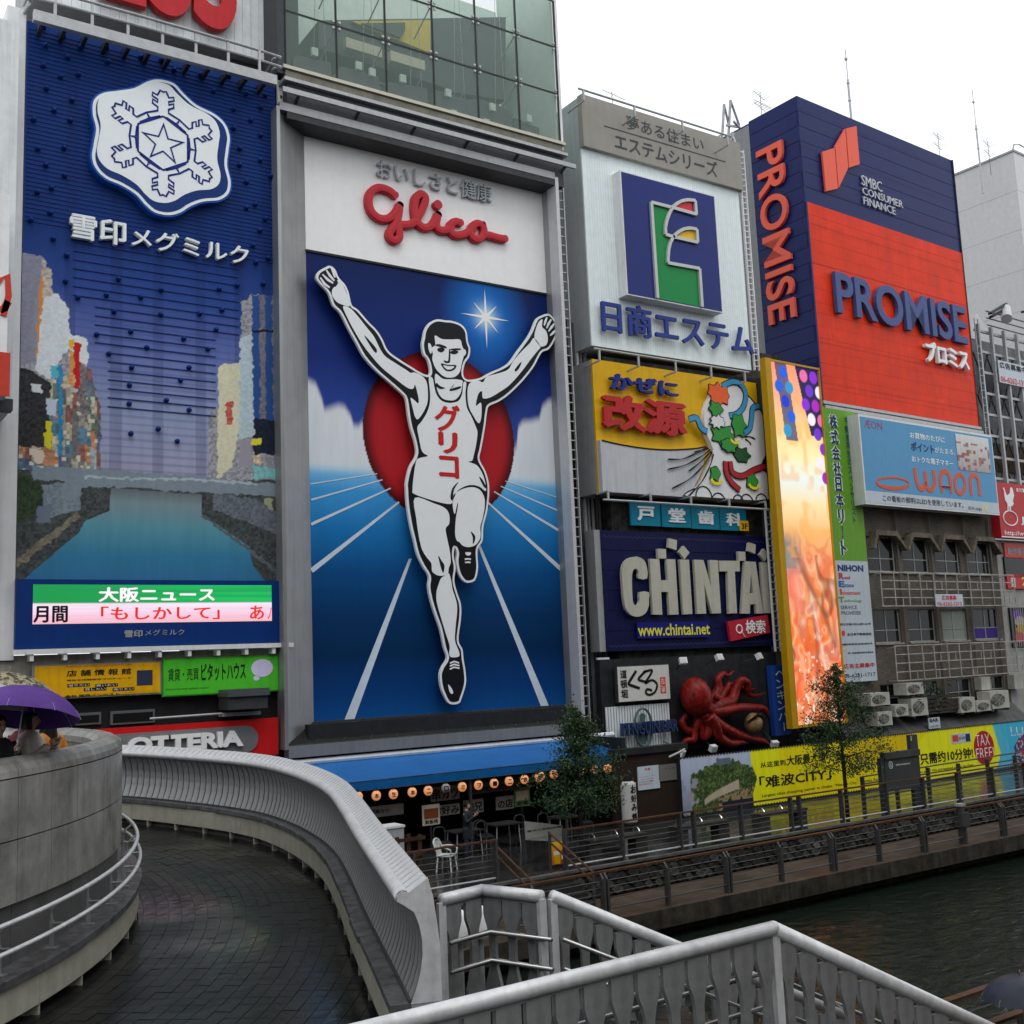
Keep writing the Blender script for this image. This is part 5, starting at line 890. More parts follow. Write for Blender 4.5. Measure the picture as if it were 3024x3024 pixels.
for z in np.linspace(zb+.9, zt-.6, 8):
    for k in range(90): x = x0+.1+(x1-x0-.2)*k/89; g.add([(x-.02, -.042, z-.05), (x+.02, -.042, z-.05), (x, -.042, z+.05)], [(0, 1, 2)])
p.part('clip_row', g, mat('clip_dark', (.05, .02, .03), .5), stuff=True)
for q in ([(523, 680), (593, 657), (612, 888), (545, 905)], [(597, 648), (654, 548), (671, 772), (617, 885)], [(659, 547), (718, 533), (737, 750), (676, 770)]): p.part('emblem_bar', G().prism(p.P('R1', q), -.16, -.05), plr)
sg = mat('silver_letter', (.5, .52, .56), .4)
p.text('SMBC', 'R1', (757, 866), (868, 850), .04, .1, sg); p.text('CONSUMER', 'R1', (762, 918), (988, 958), .04, .1, sg); p.text('FINANCE', 'R1', (768, 975), (946, 994), .04, .1, sg)
p.text('PROMISE', 'R1', (600, 1600), (1325, 1568), .1, .3, plb, .02, res=5, split=True); p.text('プロミス', 'R1', (1108, 1875), (1342, 1815), .1, .3, lett_white, .03, split=True)
for k, (a, b_, dd) in enumerate((((703, 480), (663, 82), -4), ((1440, 765), (1391, 322), -9))):
    at = FP.w(*FP.uv(Q('R1', *a), dd), dd); top = FP.uv(Q('R1', *b_), dd); t = Thing('lightning_rod', ['tall thin rod on the roof of the navy and orange tower', 'tall thin rod rising over the white building at the right'][k], 'mast', None, tuple(at)); h = top[1]-at.z
    t.part('lower_pole', G().tube([(0, 0, -2), (0, 0, h*.55)], .07, 6), steel); t.part('upper_pole', G().tube([(0, 0, h*.55), (0, 0, h)], .03, 5), steel)
    for f in (.25, .5, .85): t.part('joint', G().ellip((0, 0, h*f), (.1, .1, .12), 8, 5), steel)
for k, (x, y) in enumerate(((190, 440), (1205, 660), (1490, 700))):
    at = FP.w(*FP.uv(Q('R1', x, y), -3), -3); t = Thing('television_aerial', ['dark roof aerial at the left corner of the navy tower', 'roof aerial on the right half of the navy tower', 'small crossed aerial above the white building'][k], 'aerial', None, tuple(at))
    t.part('mast', G().tube([(0, 0, -1.6), (0, 0, 1.3)], .03, 5), dark_steel); g = G()
    for zz_ in (.3, 1.1): g.tube([(-.9, 0, zz_+.15), (.9, .3, zz_-.1)], .022, 4); [g.tube([(x, -.45, zz_+.02-x*.1), (x, .45, zz_+.02-x*.1)], .014, 4) for x in np.linspace(-.8, .8, 6)]
    t.part('elements', g, dark_steel); t.o.scale = (.55, .55, .8)
# ---- white building behind, far right ----
FW = off(FP, -7); w_ = Thing('building', 'plain pale building with blank walls rising behind the tower at the right edge', 'building', FW, FW.uv(Q('R1', 1625, 1500)))
xc = w_.L(Q('R1', 1628, 672))[0]; zc = w_.L(Q('R1', 1628, 672))[1]
w_.part('wall', G().box(xc, xc+14, 0, 20, -w_.zb, zc), mat('pale_wall', '#b3b3b4', .7, var=.05, streak=.06)); w_.part('coping', G().box(xc-.08, xc+14, -.08, 20, zc, zc+.15), grey_paint)
[w_.part('wall_joint', G().box(xc-.004, xc+14, -.004, 20, z, z+.03), grey_paint) for z in np.linspace(zc-3, zc-21, 7)]; w_.part('roof_pipe', G().tube([(xc+.6, .5, zc), (xc+.6, .2, zc+.8), (xc+1.3, .2, zc+1.0), (xc+3, .2, zc+.9)], .05, 6), steel)
# ================= tall video screen =================
FV = off(FP, 1.3); v = Thing('video_screen', 'tall narrow bright video screen in a deep yellow frame showing orange light and coloured dots', 'screen', FV, FV.uv((2430, 2140)))
XL = v.L(Q('L1', 165, 60))[0]; X0 = (v.L(Q('L1', 220, 66))[0]+v.L(Q('S3', 258, 228))[0])/2; X1 = (v.L(Q('L1', 685, 130))[0]+v.L(Q('S3', 610, 185))[0])/2; Z1 = (v.L(Q('L1', 220, 66))[1]+v.L(Q('L1', 685, 130))[1])/2; Z0 = v.L(Q('S3', 258, 228))[1]
yf = mat('screen_frame_yellow', '#a9820e', .4, var=.06, streak=.1); asp = (Z1-Z0)/(X1-X0)
def led2(U, V):
    Y = V*asp; n1 = vnoise(U, V, 4, 16, 1); n2 = vnoise(U, V, 10, 40, 2); n3 = vnoise(U, V, 22, 90, 3)
    img = grad(V, [(0, '#f0905c'), (.12, '#ff8c5c'), (.22, '#ff8038'), (.32, '#f8a060'), (.45, '#fca070'), (.52, '#ffc078'), (.6, '#ffe8b0'), (.67, '#eef8f4'), (.74, '#fff6b8'), (.82, '#ffd890'), (.9, '#ffb890'), (1, '#ff9c78')], nlin)
    img = over(img, sstep(.45, .9, n2)*.6*sstep(.5, .3, V), nlin('#ff5a28')); img = over(img, sstep(.55, .9, n1)*.7*sstep(.62, .4, V), nlin('#ffc8b0'))
    band = np.abs(U-(.25+.28*np.sin(V*5+.4))); img = over(img, np.exp(-(band/.05)**2)*.75*sstep(.5, .3, V)*sstep(0, .1, V), nlin('#a04830'))
    b2 = np.abs(U-(.62-.9*(V-.2))); img = over(img, np.exp(-(b2/.03)**2)*.8*sstep(.42, .3, V), nlin('#ffe8dc')); img = over(img, sstep(.6, .85, n1)*.5*(V < .34), nlin('#c85030'))
    mb_ = np.sin(9*(U+.9*n1)+16*V+5*n2); img = over(img, sstep(.2, .95, mb_)*.55*sstep(.56, .44, V), nlin('#e05a1c')); img = over(img, sstep(.5, 1, -mb_)*.5*sstep(.52, .4, V), nlin('#ffd0a8')); img = over(img, sstep(.93, 1, np.sin(5*(U-.5*n1)+8*V+2))*.55*((V > .12) & (V < .46)), nlin('#5a3020')); b3 = np.abs(U-.55-.35*np.sin(V*9)); img = over(img, np.exp(-(b3/.05)**2)*.6*((V > .2) & (V < .48)), nlin('#704838')); sp = (n3 > .86)*sstep(.3, .1, V); img = over(img, sp*.9, nlin('#fff4e8'))
    img = over(img, sstep(.5, 0, U)*sstep(.38, .43, V)*sstep(.54, .48, V)*.8, nlin('#108090'))
    m_ = ((U < .3) & (V > .3) & (V < .42)).astype(float)*.5; img = over(img, m_, nlin('#ff8878'))
    pur = ((U > .52+(1-V)*1.2) & (V > .8)).astype(float); img = over(img, sstep(.45, .85, n2)*.45*(V > .45), nlin('#ffb048')); img = over(img, pur, nlin('#241450')); blu = ((U > .1+(1-V)*.6) & (U < .34+(1-V)*.6) & (V > .78)).astype(float); img = over(img, blu*.85, nlin('#0c3c78'))
    for i in range(9):
        for j in range(5):
            cx, cy = .06+j*.21+(i % 2)*.1, asp-.12-i*.2; q = np.hypot((U-cx), (Y-cy)*.95)/.085; inr = (cx > .52+(1-cy/asp)*1.2) or (.08+(1-cy/asp)*.6 < cx < .36+(1-cy/asp)*.6 and cy/asp > .79)
            if not inr: continue
            c = nlin(['#b020c0', '#7030d0', '#fff0ff', '#f070b0', '#9028d8'][(i*3+j) % 5]) if cx > .5 else nlin(['#1038d0', '#1860e0', '#3098d0'][(i+j) % 3]); img = over(img, sstep(1.05, .9, q), c)
    return img*1.05
v.raster('screen_face', X0, Z0, X1, Z1, .03, 90, 330, led2, print_mat('screen_light', emit=.95))
v.part('frame', G().box(XL+.05, X0, -.12, .2, Z0-.12, Z1+.1), yf); v.part('frame', G().box(X1, X1+.05, -.12, .2, Z0-.12, Z1+.1), yf); v.part('frame', G().box(X0, X1, -.1, .2, Z1, Z1+.09), yf); v.part('frame', G().box(X0, X1, -.1, .2, Z0-.11, Z0), yf); v.part('carrier_frame', G().box(X0+.3, X0+.5, .2, 1.3, Z0+.5, Z1-.5).box(X1-.6, X1-.4, .2, 1.3, Z0+.5, Z1-.5), dark_steel); v.part('backing', G().box(X0, X1, .0, .19, Z0, Z1), black_paint)
# ================= green and white property banner =================
FN = off(FP, .25); nb_ = Thing('sign', 'tall lime green and white property banner with dark blue upright lettering', 'sign', FN, FN.uv((2520, 2010)))
XA = v.o.location; X0 = nb_.L(Q('L1', 720, 490))[0]-1.0; X1 = (nb_.L(Q('L1', 1028, 540))[0]+nb_.L(Q('B1', 440, 160))[0]+nb_.L(Q('B1', 537, 1128))[0])/3; Z1 = nb_.L(Q('L1', 1028, 540))[1]; Zm = nb_.L(Q('B1', 440, 160))[1]; Z0 = nb_.L(Q('B1', 537, 1128))[1]
nb_.part('green_panel', G().box(X0, X1, -.03, .1, Zm, Z1), mat('lime_green', '#5a8c22', .45, var=.04, streak=.08)); nb_.part('white_panel', G().box(X0, X1, -.028, .1, Z0, Zm), mat('banner_white', '#a9b3bc', .45, var=.04, streak=.1))
nv = mat('print_navy', '#16275e', .4, var=0); lg = mat('pale_outline', '#c0cbb8', .4, var=0)
vtext(nb_, '株式会社日本リート', 'L1', (893, 1912), (873, 555), .03, .034, lg, .09, .0); 
for o_, bd, dd, mm in ((nb_, .035, .042, nv),): vtext(o_, '株式会社日本リート', 'L1', (905, 1908), (862, 562), dd-.004, dd, mm, bd, .04)
vtext(nb_, '不動産再生のスペシャリスト', 'L1', (1020, 1605), (970, 590), .03, .036, nv, .01, .1)
nb_.text('NIHON', 'B1', (200, 240), (405, 192), .03, .036, nv, .05)
for (w1, w2, y, h, col) in (('R', 'eal', 305, 52, '#a02838'), ('E', 'state', 370, 52, '#2a5a98'), ('I', 'nvestment', 432, 48, '#b84a20'), ('T', 'echnology', 497, 50, '#4c8a28')):
    m_ = mat('print_'+w2, col, .4, var=0); xx = {'R': 250, 'E': 252, 'I': 232, 'T': 250}[w1]; nb_.text(w1, 'B1', (208 if w1 != 'I' else 218, y), (xx, y-h), .03, .036, m_, .05); nb_.text(w2, 'B1', (xx+3, y), ({'R': 298, 'E': 330, 'I': 384, 'T': 397}[w1], y-27), .03, .036, m_, .02)
nb_.text('SERVICE', 'B1', (225, 550), (355, 520), .03, .036, ink); nb_.text('PROVIDER', 'B1', (230, 595), (387, 565), .03, .036, ink)
for tx, y, x1_, h in (('国土交通大臣(2)第7265号', 685, 467, 26), ('近畿財務局長(金商)第84号', 848, 482, 28), ('第二種金融商品取引業協会', 915, 488, 24)): nb_.text(tx, 'B1', (222 if y < 900 else 285, y), (x1_, y-h), .03, .036, ink, .01)
nb_.text('全日本不動産協会', 'B1', (275, 766), (474, 738), .03, .036, ink, .02); nb_.text('広告主募集中', 'B1', (250, 1035), (497, 982), .03, .036, mat('red_vest_print', '#ac2224'), .02); nb_.text('06-6281-1717', 'B1', (255, 1110), (505, 1062), .03, .036, ink, .01)
a = nb_.L(Q('B1', 245, 745)); nb_.part('seal_print', G().prism([(a[0]+.13*math.cos(k*.4), a[1]+.13*math.sin(k*.4)) for k in range(16)], -.035, -.03), rd); nb_.part('arc_print', G().ribbon(smooth_open(nb_.P('B1', [(240, 915), (250, 885), (275, 878)]), 4), .05, -.036, -.03), mat('emblem_yellow', '#cfa420'))
# ================= light blue money card board =================
FA = off(FP, .9); ab = Thing('billboard', 'light blue electronic money board with orange lettering and an orange ring', 'billboard', FA, FA.uv((2740, 1500)))
c4 = [ab.L(Q('A1', *q)) for q in ((190, 252), (1572, 475), (1660, 1305), (268, 1190))]; X0, X1, Z1, Z0 = (c4[0][0]+c4[3][0])/2, (c4[1][0]+c4[2][0])/2, (c4[0][1]+c4[1][1])/2, (c4[2][1]+c4[3][1])/2
ab.part('box', G().box(X0, X1, 0, .65, Z0, Z1), white_paint); Zm = (ab.L(Q('A1', 268, 1048))[1]+ab.L(Q('A1', 1645, 1178))[1])/2; skb = mat('money_blue', '#4a86ae', .4, var=.03, streak=.05)
ab.part('blue_panel', G().box(X0+.1, X1-.08, -.012, 0, Zm, Z1-.12), skb); ab.part('white_panel', G().box(X0+.1, X1-.08, -.01, 0, Z0+.08, Zm), mat('banner_white', '#a9b3bc'))
og = mat('print_orange', '#bc4c28', .4, var=0); AP = lambda pts: ab.P('A1', pts)
W_ = .25
for pts in ([(770, 812), (790, 940), (820, 1020), (860, 1030), (885, 960), (878, 850)], [(885, 960), (910, 1030), (950, 1040), (980, 960), (965, 835)], [(1060, 1070), (1040, 960), (1045, 880), (1080, 848), (1125, 880), (1145, 970), (1150, 1075)], [(1365, 1100), (1350, 980), (1355, 910), (1390, 890), (1425, 920), (1440, 1000), (1450, 1105)]): ab.part('lettering', G().ribbon(smooth_open(AP(pts), 5), .24, -.03, -.012), og)
a, b_ = AP([(1055, 1005), (1145, 1010)]); ab.part('lettering', G().bar((a[0], -.024, a[1]), (b_[0], -.024, b_[1]), .16, .02), og)
ab.part('lettering', G().ribbon(smooth_closed(AP([(1245, 880), (1285, 930), (1295, 1010), (1265, 1075), (1220, 1070), (1195, 1000), (1195, 920)]), 4)+AP([(1245, 880)]), .22, -.03, -.012), og)
ab.part('ring_print', G().ribbon([(lambda q: (q[0], q[1]))(ab.L(Q('A1', 545+168*math.cos(k*.2618), 960+10+8*math.cos(k*.2618)+56*math.sin(k*.2618)))) for k in range(25)], [.1+.09*max(0, math.sin(k*.2618)) for k in range(25)], -.03, -.012), og)
aeon = mat('print_magenta', '#8a3060', .4, var=0); ab.text('ÆON', 'A1', (250, 395), (432, 342), .016, .02, aeon); wt = lett_white
ab.text('お買物のたびに', 'A1', (725, 505), (1082, 495), .016, .02, wt, .02); ab.text('ポイント', 'A1', (738, 635), (972, 575), .016, .02, nv, .035); ab.text('がたまる、', 'A1', (985, 655), (1190, 625), .016, .02, wt, .01); ab.text('おトクな電子マネー', 'A1', (745, 750), (1170, 745), .016, .02, wt, .02)
ab.text('この看板の照明はLEDを使用しています。', 'A1', (445, 1158), (1275, 1172), .014, .018, ink, .005); ab.text('ÆON delight', 'A1', (1330, 1258), (1470, 1225), .014, .018, ink)
a = AP([(1510, 1228)])[0]; ab.part('lamp_print', G().prism([(a[0]+.1*math.cos(k*.5), a[1]+.16*math.sin(k*.5)) for k in range(12)], -.02, -.012), ye1)
q = AP([(1228, 830), (1532, 512)])
def card(U, V):
    im = grad(V, [(0, '#9a9494'), (.5, '#b2b0b0'), (1, '#c4c4c4')]); c = cells(U, V, 14, 12, 4, 3); return np.where(((c[..., 0] > .72) & (V < .8))[..., None], npal('#806868')*(c+.4), im)
ab.raster('card_print', q[0][0], q[0][1], q[1][0], q[1][1], .03, 40, 40, card, print_mat('billboard_print'))
# ================= brick faced building =================
def brick_mat(name, c1, c2, cm, sx=1.0):
    m = bpy.data.materials.new(name); m.use_nodes = True; nt = m.node_tree; b = nt.nodes['Principled BSDF']; b.inputs['Roughness'].default_value = .8
    tc = nt.nodes.new('ShaderNodeTexCoord'); sp = nt.nodes.new('ShaderNodeSeparateXYZ'); cb = nt.nodes.new('ShaderNodeCombineXYZ'); nt.links.new(tc.outputs['Object'], sp.inputs[0]); nt.links.new(sp.outputs[0], cb.inputs[0]); nt.links.new(sp.outputs[2], cb.inputs[1])
    br_ = nt.nodes.new('ShaderNodeTexBrick'); nt.links.new(cb.outputs[0], br_.inputs[0]); br_.inputs['Scale'].default_value = 1; br_.inputs['Brick Width'].default_value = .23*sx; br_.inputs['Row Height'].default_value = .075*sx; br_.inputs['Mortar Size'].default_value = .008*sx
    for i, c in ((1, c1), (2, c2), (3, cm)): br_.inputs[i].default_value = (*c, 1)
    n = nt.nodes.new('ShaderNodeTexNoise'); n.inputs['Scale'].default_value = .9; n.inputs['Detail'].default_value = 7; nt.links.new(tc.outputs['Object'], n.inputs[0]); mr = nt.nodes.new('ShaderNodeMapRange'); mr.inputs[1].default_value = .3; mr.inputs[2].default_value = .7; mr.inputs[3].default_value = .6; mr.inputs[4].default_value = 1.15; nt.links.new(n.outputs[0], mr.inputs[0])
    s = nt.nodes.new('ShaderNodeVectorMath'); s.operation = 'SCALE'; nt.links.new(br_.outputs[0], s.inputs[0]); nt.links.new(mr.outputs[0], s.inputs['Scale']); nt.links.new(s.outputs[0], b.inputs['Base Color'])
    bp = nt.nodes.new('ShaderNodeBump'); bp.inputs['Distance'].default_value = .01; bp.inputs['Strength'].default_value = .6; bp.invert = True; nt.links.new(br_.outputs['Fac'], bp.inputs['Height']); nt.links.new(bp.outputs[0], b.inputs['Normal']); return m
bk_m = brick_mat('old_brick', (.13, .105, .08), (.09, .072, .055), (.06, .052, .042))
bb = Thing('building', 'old grey brown brick building with zigzag window hoods, pipe grids and air conditioners', 'building', FP, FP.uv((2760, 2150)))
bx0 = bb.L(Q('B1', 380, 800))[0]-2.5; bx1 = bb.L(Q('B1', 1570, 800))[0]; bz1 = bb.L(Q('A1', 900, 1190))[1]+2.5
bp_ = lambda c, q: bb.L(Q(c, *q))
wins = [('A1', (300, 1885), (560, 1530)), ('A1', (665, 1895), (905, 1555)), ('A1', (1003, 1905), (1228, 1580)), ('A1', (1335, 1915), (1545, 1590)), ('B1', (515, 825), (708, 548)), ('B1', (795, 815), (992, 548)), ('B1', (1068, 808), (1248, 545)), ('B1', (1328, 800), (1508, 545)), ('B1', (560, 1300), (705, 1145)), ('B1', (860, 1300), (1010, 1130)), ('B1', (1120, 1290), (1290, 1115)), ('B1', (1390, 1345), (1560, 1095))]
rects = []
for c_, a, b_ in wins: q0, q1 = bp_(c_, a), bp_(c_, b_); rects.append((q0[0], q0[1], q1[0], q1[1]))
for r in (0, 4, 8):   # level sills and heads along each storey
    z0_ = sum(rects[i][1] for i in range(r, r+4))/4; z1_ = sum(rects[i][3] for i in range(r, r+4))/4
    for i in range(r, r+4): rects[i] = (rects[i][0], z0_, rects[i][2], z1_)
wall = [(bx0, -6), (bx1, -6), (bx1, bz1), (bx0, bz1)]
bb.part('wall', G().prism(wall, 0, .35, holes=[[(r[0], r[1]), (r[2], r[1]), (r[2], r[3]), (r[0], r[3])] for r in rects]), bk_m); bb.part('floor_slabs', G().box(bx0, bx1, .7, 6, -6, bz1-.05), mat('dark_room', (.02, .02, .02), .9))
gl = mat('dark_glass', (.012, .013, .013)); wf = mat('window_steel', (.32, .33, .33), .5); cur = mat('curtain_sage', (.25, .28, .24), .8); pur_ = mat('purple_glow', (.02, .01, .08), emit='#28185a', es=.5)
for i, r in enumerate(rects):
    x0_, z0_, x1_, z1_ = r; o_ = bb.part('window', G().box(x0_, x0_+.05, .1, .2, z0_, z1_).box(x1_-.05, x1_, .1, .2, z0_, z1_).box(x0_+.05, x1_-.05, .1, .2, z1_-.05, z1_).box(x0_+.05, x1_-.05, .1, .2, z0_, z0_+.05), wf)
    xm = (x0_+x1_)/2; zm = z0_+(z1_-z0_)*.38; bb.part('glazing_bar', G().box(xm-.025, xm+.025, .11, .19, z0_+.05, z1_-.05), wf, parent=o_); bb.part('glazing_bar', G().box(x0_+.05, xm-.025, .12, .18, zm-.02, zm+.02).box(xm+.025, x1_-.05, .12, .18, zm-.02, zm+.02), wf, parent=o_)
    for xa, xb in ((x0_+.05, xm-.025), (xm+.025, x1_-.05)):
        for za, zb2 in ((z0_+.05, zm-.02), (zm+.02, z1_-.05)): bb.part('pane', G().box(xa, xb, .14, .15, za, zb2), cur if i == 6 else (pur_ if i == 7 and zb2 < zm+.1 else gl), parent=o_)
    bb.part('sill', G().box(x0_-.06, x1_+.06, -.08, .35, z0_-.09, z0_-.002), concrete, parent=o_)
dwp = mat('dull_white_pipe', (.44, .43, .40), .6, var=.25, streak=.2); hood = mat('stained_stone', (.17, .145, .11), .8, var=.35, scale=4, streak=.3)
zl = bp_('A1', (635, 1670))[1]; zh = (bp_('A1', (325, 1465))[1]+bp_('A1', (1540, 1545))[1])/2
for a, b_, c_, d_ in ((285, 325, 540, 635), (638, 690, 890, 972), (978, 1020, 1225, 1298), (1302, 1350, 1540, 1620)):
    xa, xb, xc_, xd = [bp_('A1', (x, 1600))[0] for x in (a, b_, c_, d_)]
    q = [(xa, zl), (xb, zh), (xc_, zh), (xd, zl)]; inn = [(xd-.12, zl-.02), (xc_-.1, zh-.24), (xb+.12, zh-.24), (xa+.14, zl-.02)]
    bb.part('window_hood', G().prism(q+inn, -.38, -.002), hood)
for zt_, zb_, c1_, c2_ in ((bp_('B1', (700, 262))[1], bp_('B1', (700, 530))[1], 460, 1560), (bp_('B1', (700, 848))[1], bp_('B1', (700, 1128))[1], 525, 1610)):
    X0, X1 = bp_('B1', (c1_, 500))[0], bp_('B1', (c2_, 600))[0]; t = Thing('pipe_grid', 'white pipe grid across the brick front, %s row' % ('upper' if c1_ == 460 else 'lower'), 'pipe grid', FP, FP.uv(Q('B1', 1000, 500 if c1_ == 460 else 1000)))
    ox, oz = bb.u0-t.u0, bb.zb-t.zb; X0 += ox; X1 += ox; zt_ += oz; zb_ += oz
    for k in range(5): z = zb_+(zt_-zb_)*k/4; t.part('horizontal_pipe', G().box(X0, X1, -.75, -.71, z-.022, z+.022), dwp)
    rs = random.Random(7); n = 11
    for k in range(n+1): x = X0+(X1-X0)*k/n+rs.uniform(-.08, .08); t.part('upright_pipe', G().box(x-.018, x+.018, -.79, -.75, zb_, zt_), dwp)
    for k in range(14): x = rs.uniform(X0+.3, X1-.3); j = rs.choice((1, 2, 3)); z = zb_+(zt_-zb_)*(j-1)/4; t.part('short_bar', G().box(x-.015, x+.015, -.735, -.7, z, z+(zt_-zb_)/4), dwp)
    for k in range(4): x = X0+.4+(X1-X0-.8)*k/3; t.part('wall_bracket', G().bar((x, -.7, zt_), (x, 0, zt_-.1), .05).bar((x, -.7, zb_), (x, 0, zb_), .05), steel)
for px in (735, 1010, 1290, 1495): q = bp_('B1', (px-8, 600))[0]; bb.part('downpipe', G().tube([(q, -.1, -1), (q+.03, -.1, 2.5), (q, -.1, bz1-3)], .05, 6, cap=False), mat('dull_pipe', (.14, .13, .12), .6))
t = Thing('sign', 'small white notice in red print hung on the upper pipe grid', 'sign', off(FP, .85), off(FP, .85).uv(Q('B1', 1105, 530))); t.rect('plate', 'B1', (1003, 528), (1216, 428), 0, .03, mat('banner_white', '#a9b3bc')); t.text('広告募集', 'B1', (1048, 475), (1165, 438), .031, .036, mat('red_vest_print', '#ac2224'), .03); t.text('06-6262-1313', 'B1', (1013, 522), (1208, 488), .031, .036, mat('red_vest_print', '#ac2224'), .02)
# air conditioners
acw = mat('air_conditioner_white', '#a3a29a', .5, var=.1, streak=.2); ac_me = {}
def ac(i, a, b_, lab, tall=0):
    fr = off(FP, .6); t = Thing('air_conditioner', lab, 'air conditioner', fr, fr.uv(Q('B1', *a)), group='outdoor air conditioner units'); x1_, z1_ = t.L(Q('B1', *b_)); W, H = x1_, z1_
    if not ac_me:
        ac_me['casing'] = G().box(0, 1, -.35, .35, 0, 1).mesh('casing', acw); ac_me['fan_grille'] = G().lathe([(.36, .36), (.34, .37), (.2, .37), (.05, .38), (0, .38)], 20, (.42, 0, .5), 'y').mesh('fan_grille', mat('grille_dark', (.05, .05, .05), .5))
        g = G()
        for r in (.34, .27, .2, .13): g.tube([(.42+r*math.cos(k*.4488), -.385, .5+r*math.sin(k*.4488)) for k in range(14)], .008, 4, closed=True)
        for k in range(8): g.bar((.42, -.39, .5), (.42+.34*math.cos(k*.785), -.39, .5+.34*math.sin(k*.785)), .012)
        ac_me['guard'] = g.mesh('guard', acw); ac_me['stand'] = G().box(.05, .12, -.4, .6, -.12, -.0).box(.88, .95, -.4, .6, -.12, -.0).mesh('stand', dark_steel)
    for nm, me in ac_me.items(): o = link(nm, me, t.o); o.scale = (W, 1, H)
for i, (a, b_, lab) in enumerate((((425, 1340), (570, 1225), 'boxy air conditioner left of the tree top, nearest the white banner'), ((625, 1425), (722, 1322), 'small white air conditioner with a round fan beside the tree'), ((716, 1250), (845, 1145), 'air conditioner stacked highest, with a dark round fan'), ((760, 1422), (878, 1268), 'tall air conditioner with a large fan under the stacked one'), ((482, 1503), (590, 1378), 'air conditioner half hidden behind the tree, lowest of all'), ((1155, 1395), (1265, 1262), 'air conditioner right of the balcony plants'), ((1285, 1385), (1408, 1290), 'low air conditioner between the plants and the cream cabinet'), ((1400, 1365), (1540, 1208), 'large cream air conditioner at the right corner of the brick front'))): ac(i, a, b_, lab)
t = Thing('balcony', 'dark timber planter balcony with pot plants under the lower pipe grid', 'balcony', off(FP, .8), off(FP, .8).uv(Q('B1', 1040, 1410)))
X0, Z0 = t.L(Q('B1', 880, 1410)); X1, Z1 = t.L(Q('B1', 1215, 1330)); tim = mat('dark_timber', (.045, .035, .028), .7, var=.3)
for k in range(4): t.part('slat', G().box(X0, X1, -.06, .0, Z0+.1+k*.2, Z0+.24+k*.2), tim)
t.part('floor', G().box(X0-.8, X1+2.6, 0, .8, Z0-.02, Z0+.06), dark_steel)
sg_ = Thing('sign', 'small hanging bar sign in black and white under the balcony', 'sign', off(FP, .9), off(FP, .9).uv(Q('B1', 985, 1525))); sg_.rect('plate', 'B1', (945, 1525), (1028, 1428), 0, .04, mat('banner_white', '#a9b3bc')); sg_.text('BAR', 'B1', (948, 1472), (1016, 1435), .042, .048, ink, .03); sg_.text('ふたごや', 'B1', (952, 1515), (1020, 1490), .042, .048, ink, .02)
# awning roof strip and dark shop storey
bb.part('canopy', G().add([(bx0, -1.0, bp_('B1', (900, 1560))[1]+.1), (bx1, -1.0, bp_('B1', (900, 1560))[1]+.1), (bx1, 0, bp_('B1', (900, 1480))[1]+.6), (bx0, 0, bp_('B1', (900, 1480))[1]+.6), (bx0, -1, bp_('B1', (900, 1560))[1]), (bx1, -1, bp_('B1', (900, 1560))[1])], [(0, 1, 2, 3), (0, 4, 5, 1)]), mat('slate_canopy', (.07, .07, .07), .5, var=.3))
# ================= far right: steel hoarding frame and red board =================
FX = off(FP, -.3); x = Thing('steel_billboard_frame', 'empty rusty steel billboard lattice with grey sheets at the right edge', 'steel frame', FX, FX.uv(Q('A1', 1700, 900))); XX = lambda c, q: x.L(Q(c, *q))
X0 = XX('A1', (1490, 400))[0]; X1 = X0+12; Z1 = XX('R1', (1440, 1700))[1]; Z0 = XX('A1', (1640, 930))[1]
for k in range(8): z = Z0+(Z1-Z0)*k/7; x.part('beam', G().box(X0, X1, -.12, .0, z-.07, z+.07), steel)
for k in range(8): xx = X0+k*1.35; x.part('upright', G().box(xx, xx+.16, -.3, -.13, Z0-1, Z1+.3), steel)
for k in range(7):
    xx = X0+k*1.35
    for j in range(0, 6, 2): z = Z0+(Z1-Z0)*j/7; x.part('brace', G().bar((xx+.1, .1, z), (xx+1.4, .1, z+(Z1-Z0)/3.5), .07).bar((xx+1.4, .22, z), (xx+.1, .22, z+(Z1-Z0)/3.5), .07), dark_steel)
x.part('sheet', G().box(X0+.2, X1, .6, .7, Z0-1, Z1-.2), mat('grey_sheet', '#6f7274', .6, var=.25, streak=.35)); x.part('brown_sheet', G().box(X0+.8, X1-6, .5, .58, Z0+.6, Z0+2.2), mat('rust_sheet', (.09, .06, .04), .8, var=.5))
for k in range(3): x.part('walkway_rail', G().box(X0+.2, X1, -.75, -.7, Z1+.1+k*.4, Z1+.15+k*.4), dark_steel)
g = G(); a = XX('R1', (1530, 1560)); g.prism([(a[0]-1.6, a[1]-1.9), (a[0], a[1]), (a[0]+1.9, a[1]-1.7)], 1.2, 1.5); x.part('peaked_sheet', g, mat('pale_wall', '#b3b3b4'))
for (p_, q_) in (((1380, 1630), (1490, 1570)), ((1385, 1650), (1465, 1610)), ((1570, 1620), (1630, 1605))): a, b_ = XX('R1', p_), XX('R1', q_); x.part('roof_lamp', G().bar((a[0], -1.2, a[1]), (b_[0], -1, b_[1]), .22, .12), black_paint)
a = XX('R1', (1470, 1640)); x.part('searchlight', G().tube([(a[0]-.3, -1.4, a[1]-.3), (a[0]+.4, -1.0, a[1]+.5)], .3, 12), mat('lamp_glass', (.5, .52, .52)))
xl_ = Thing('ladder', 'grey ladder on the steel lattice beside the orange box', 'ladder', FX, FX.uv(Q('A1', 1480, 450))); 
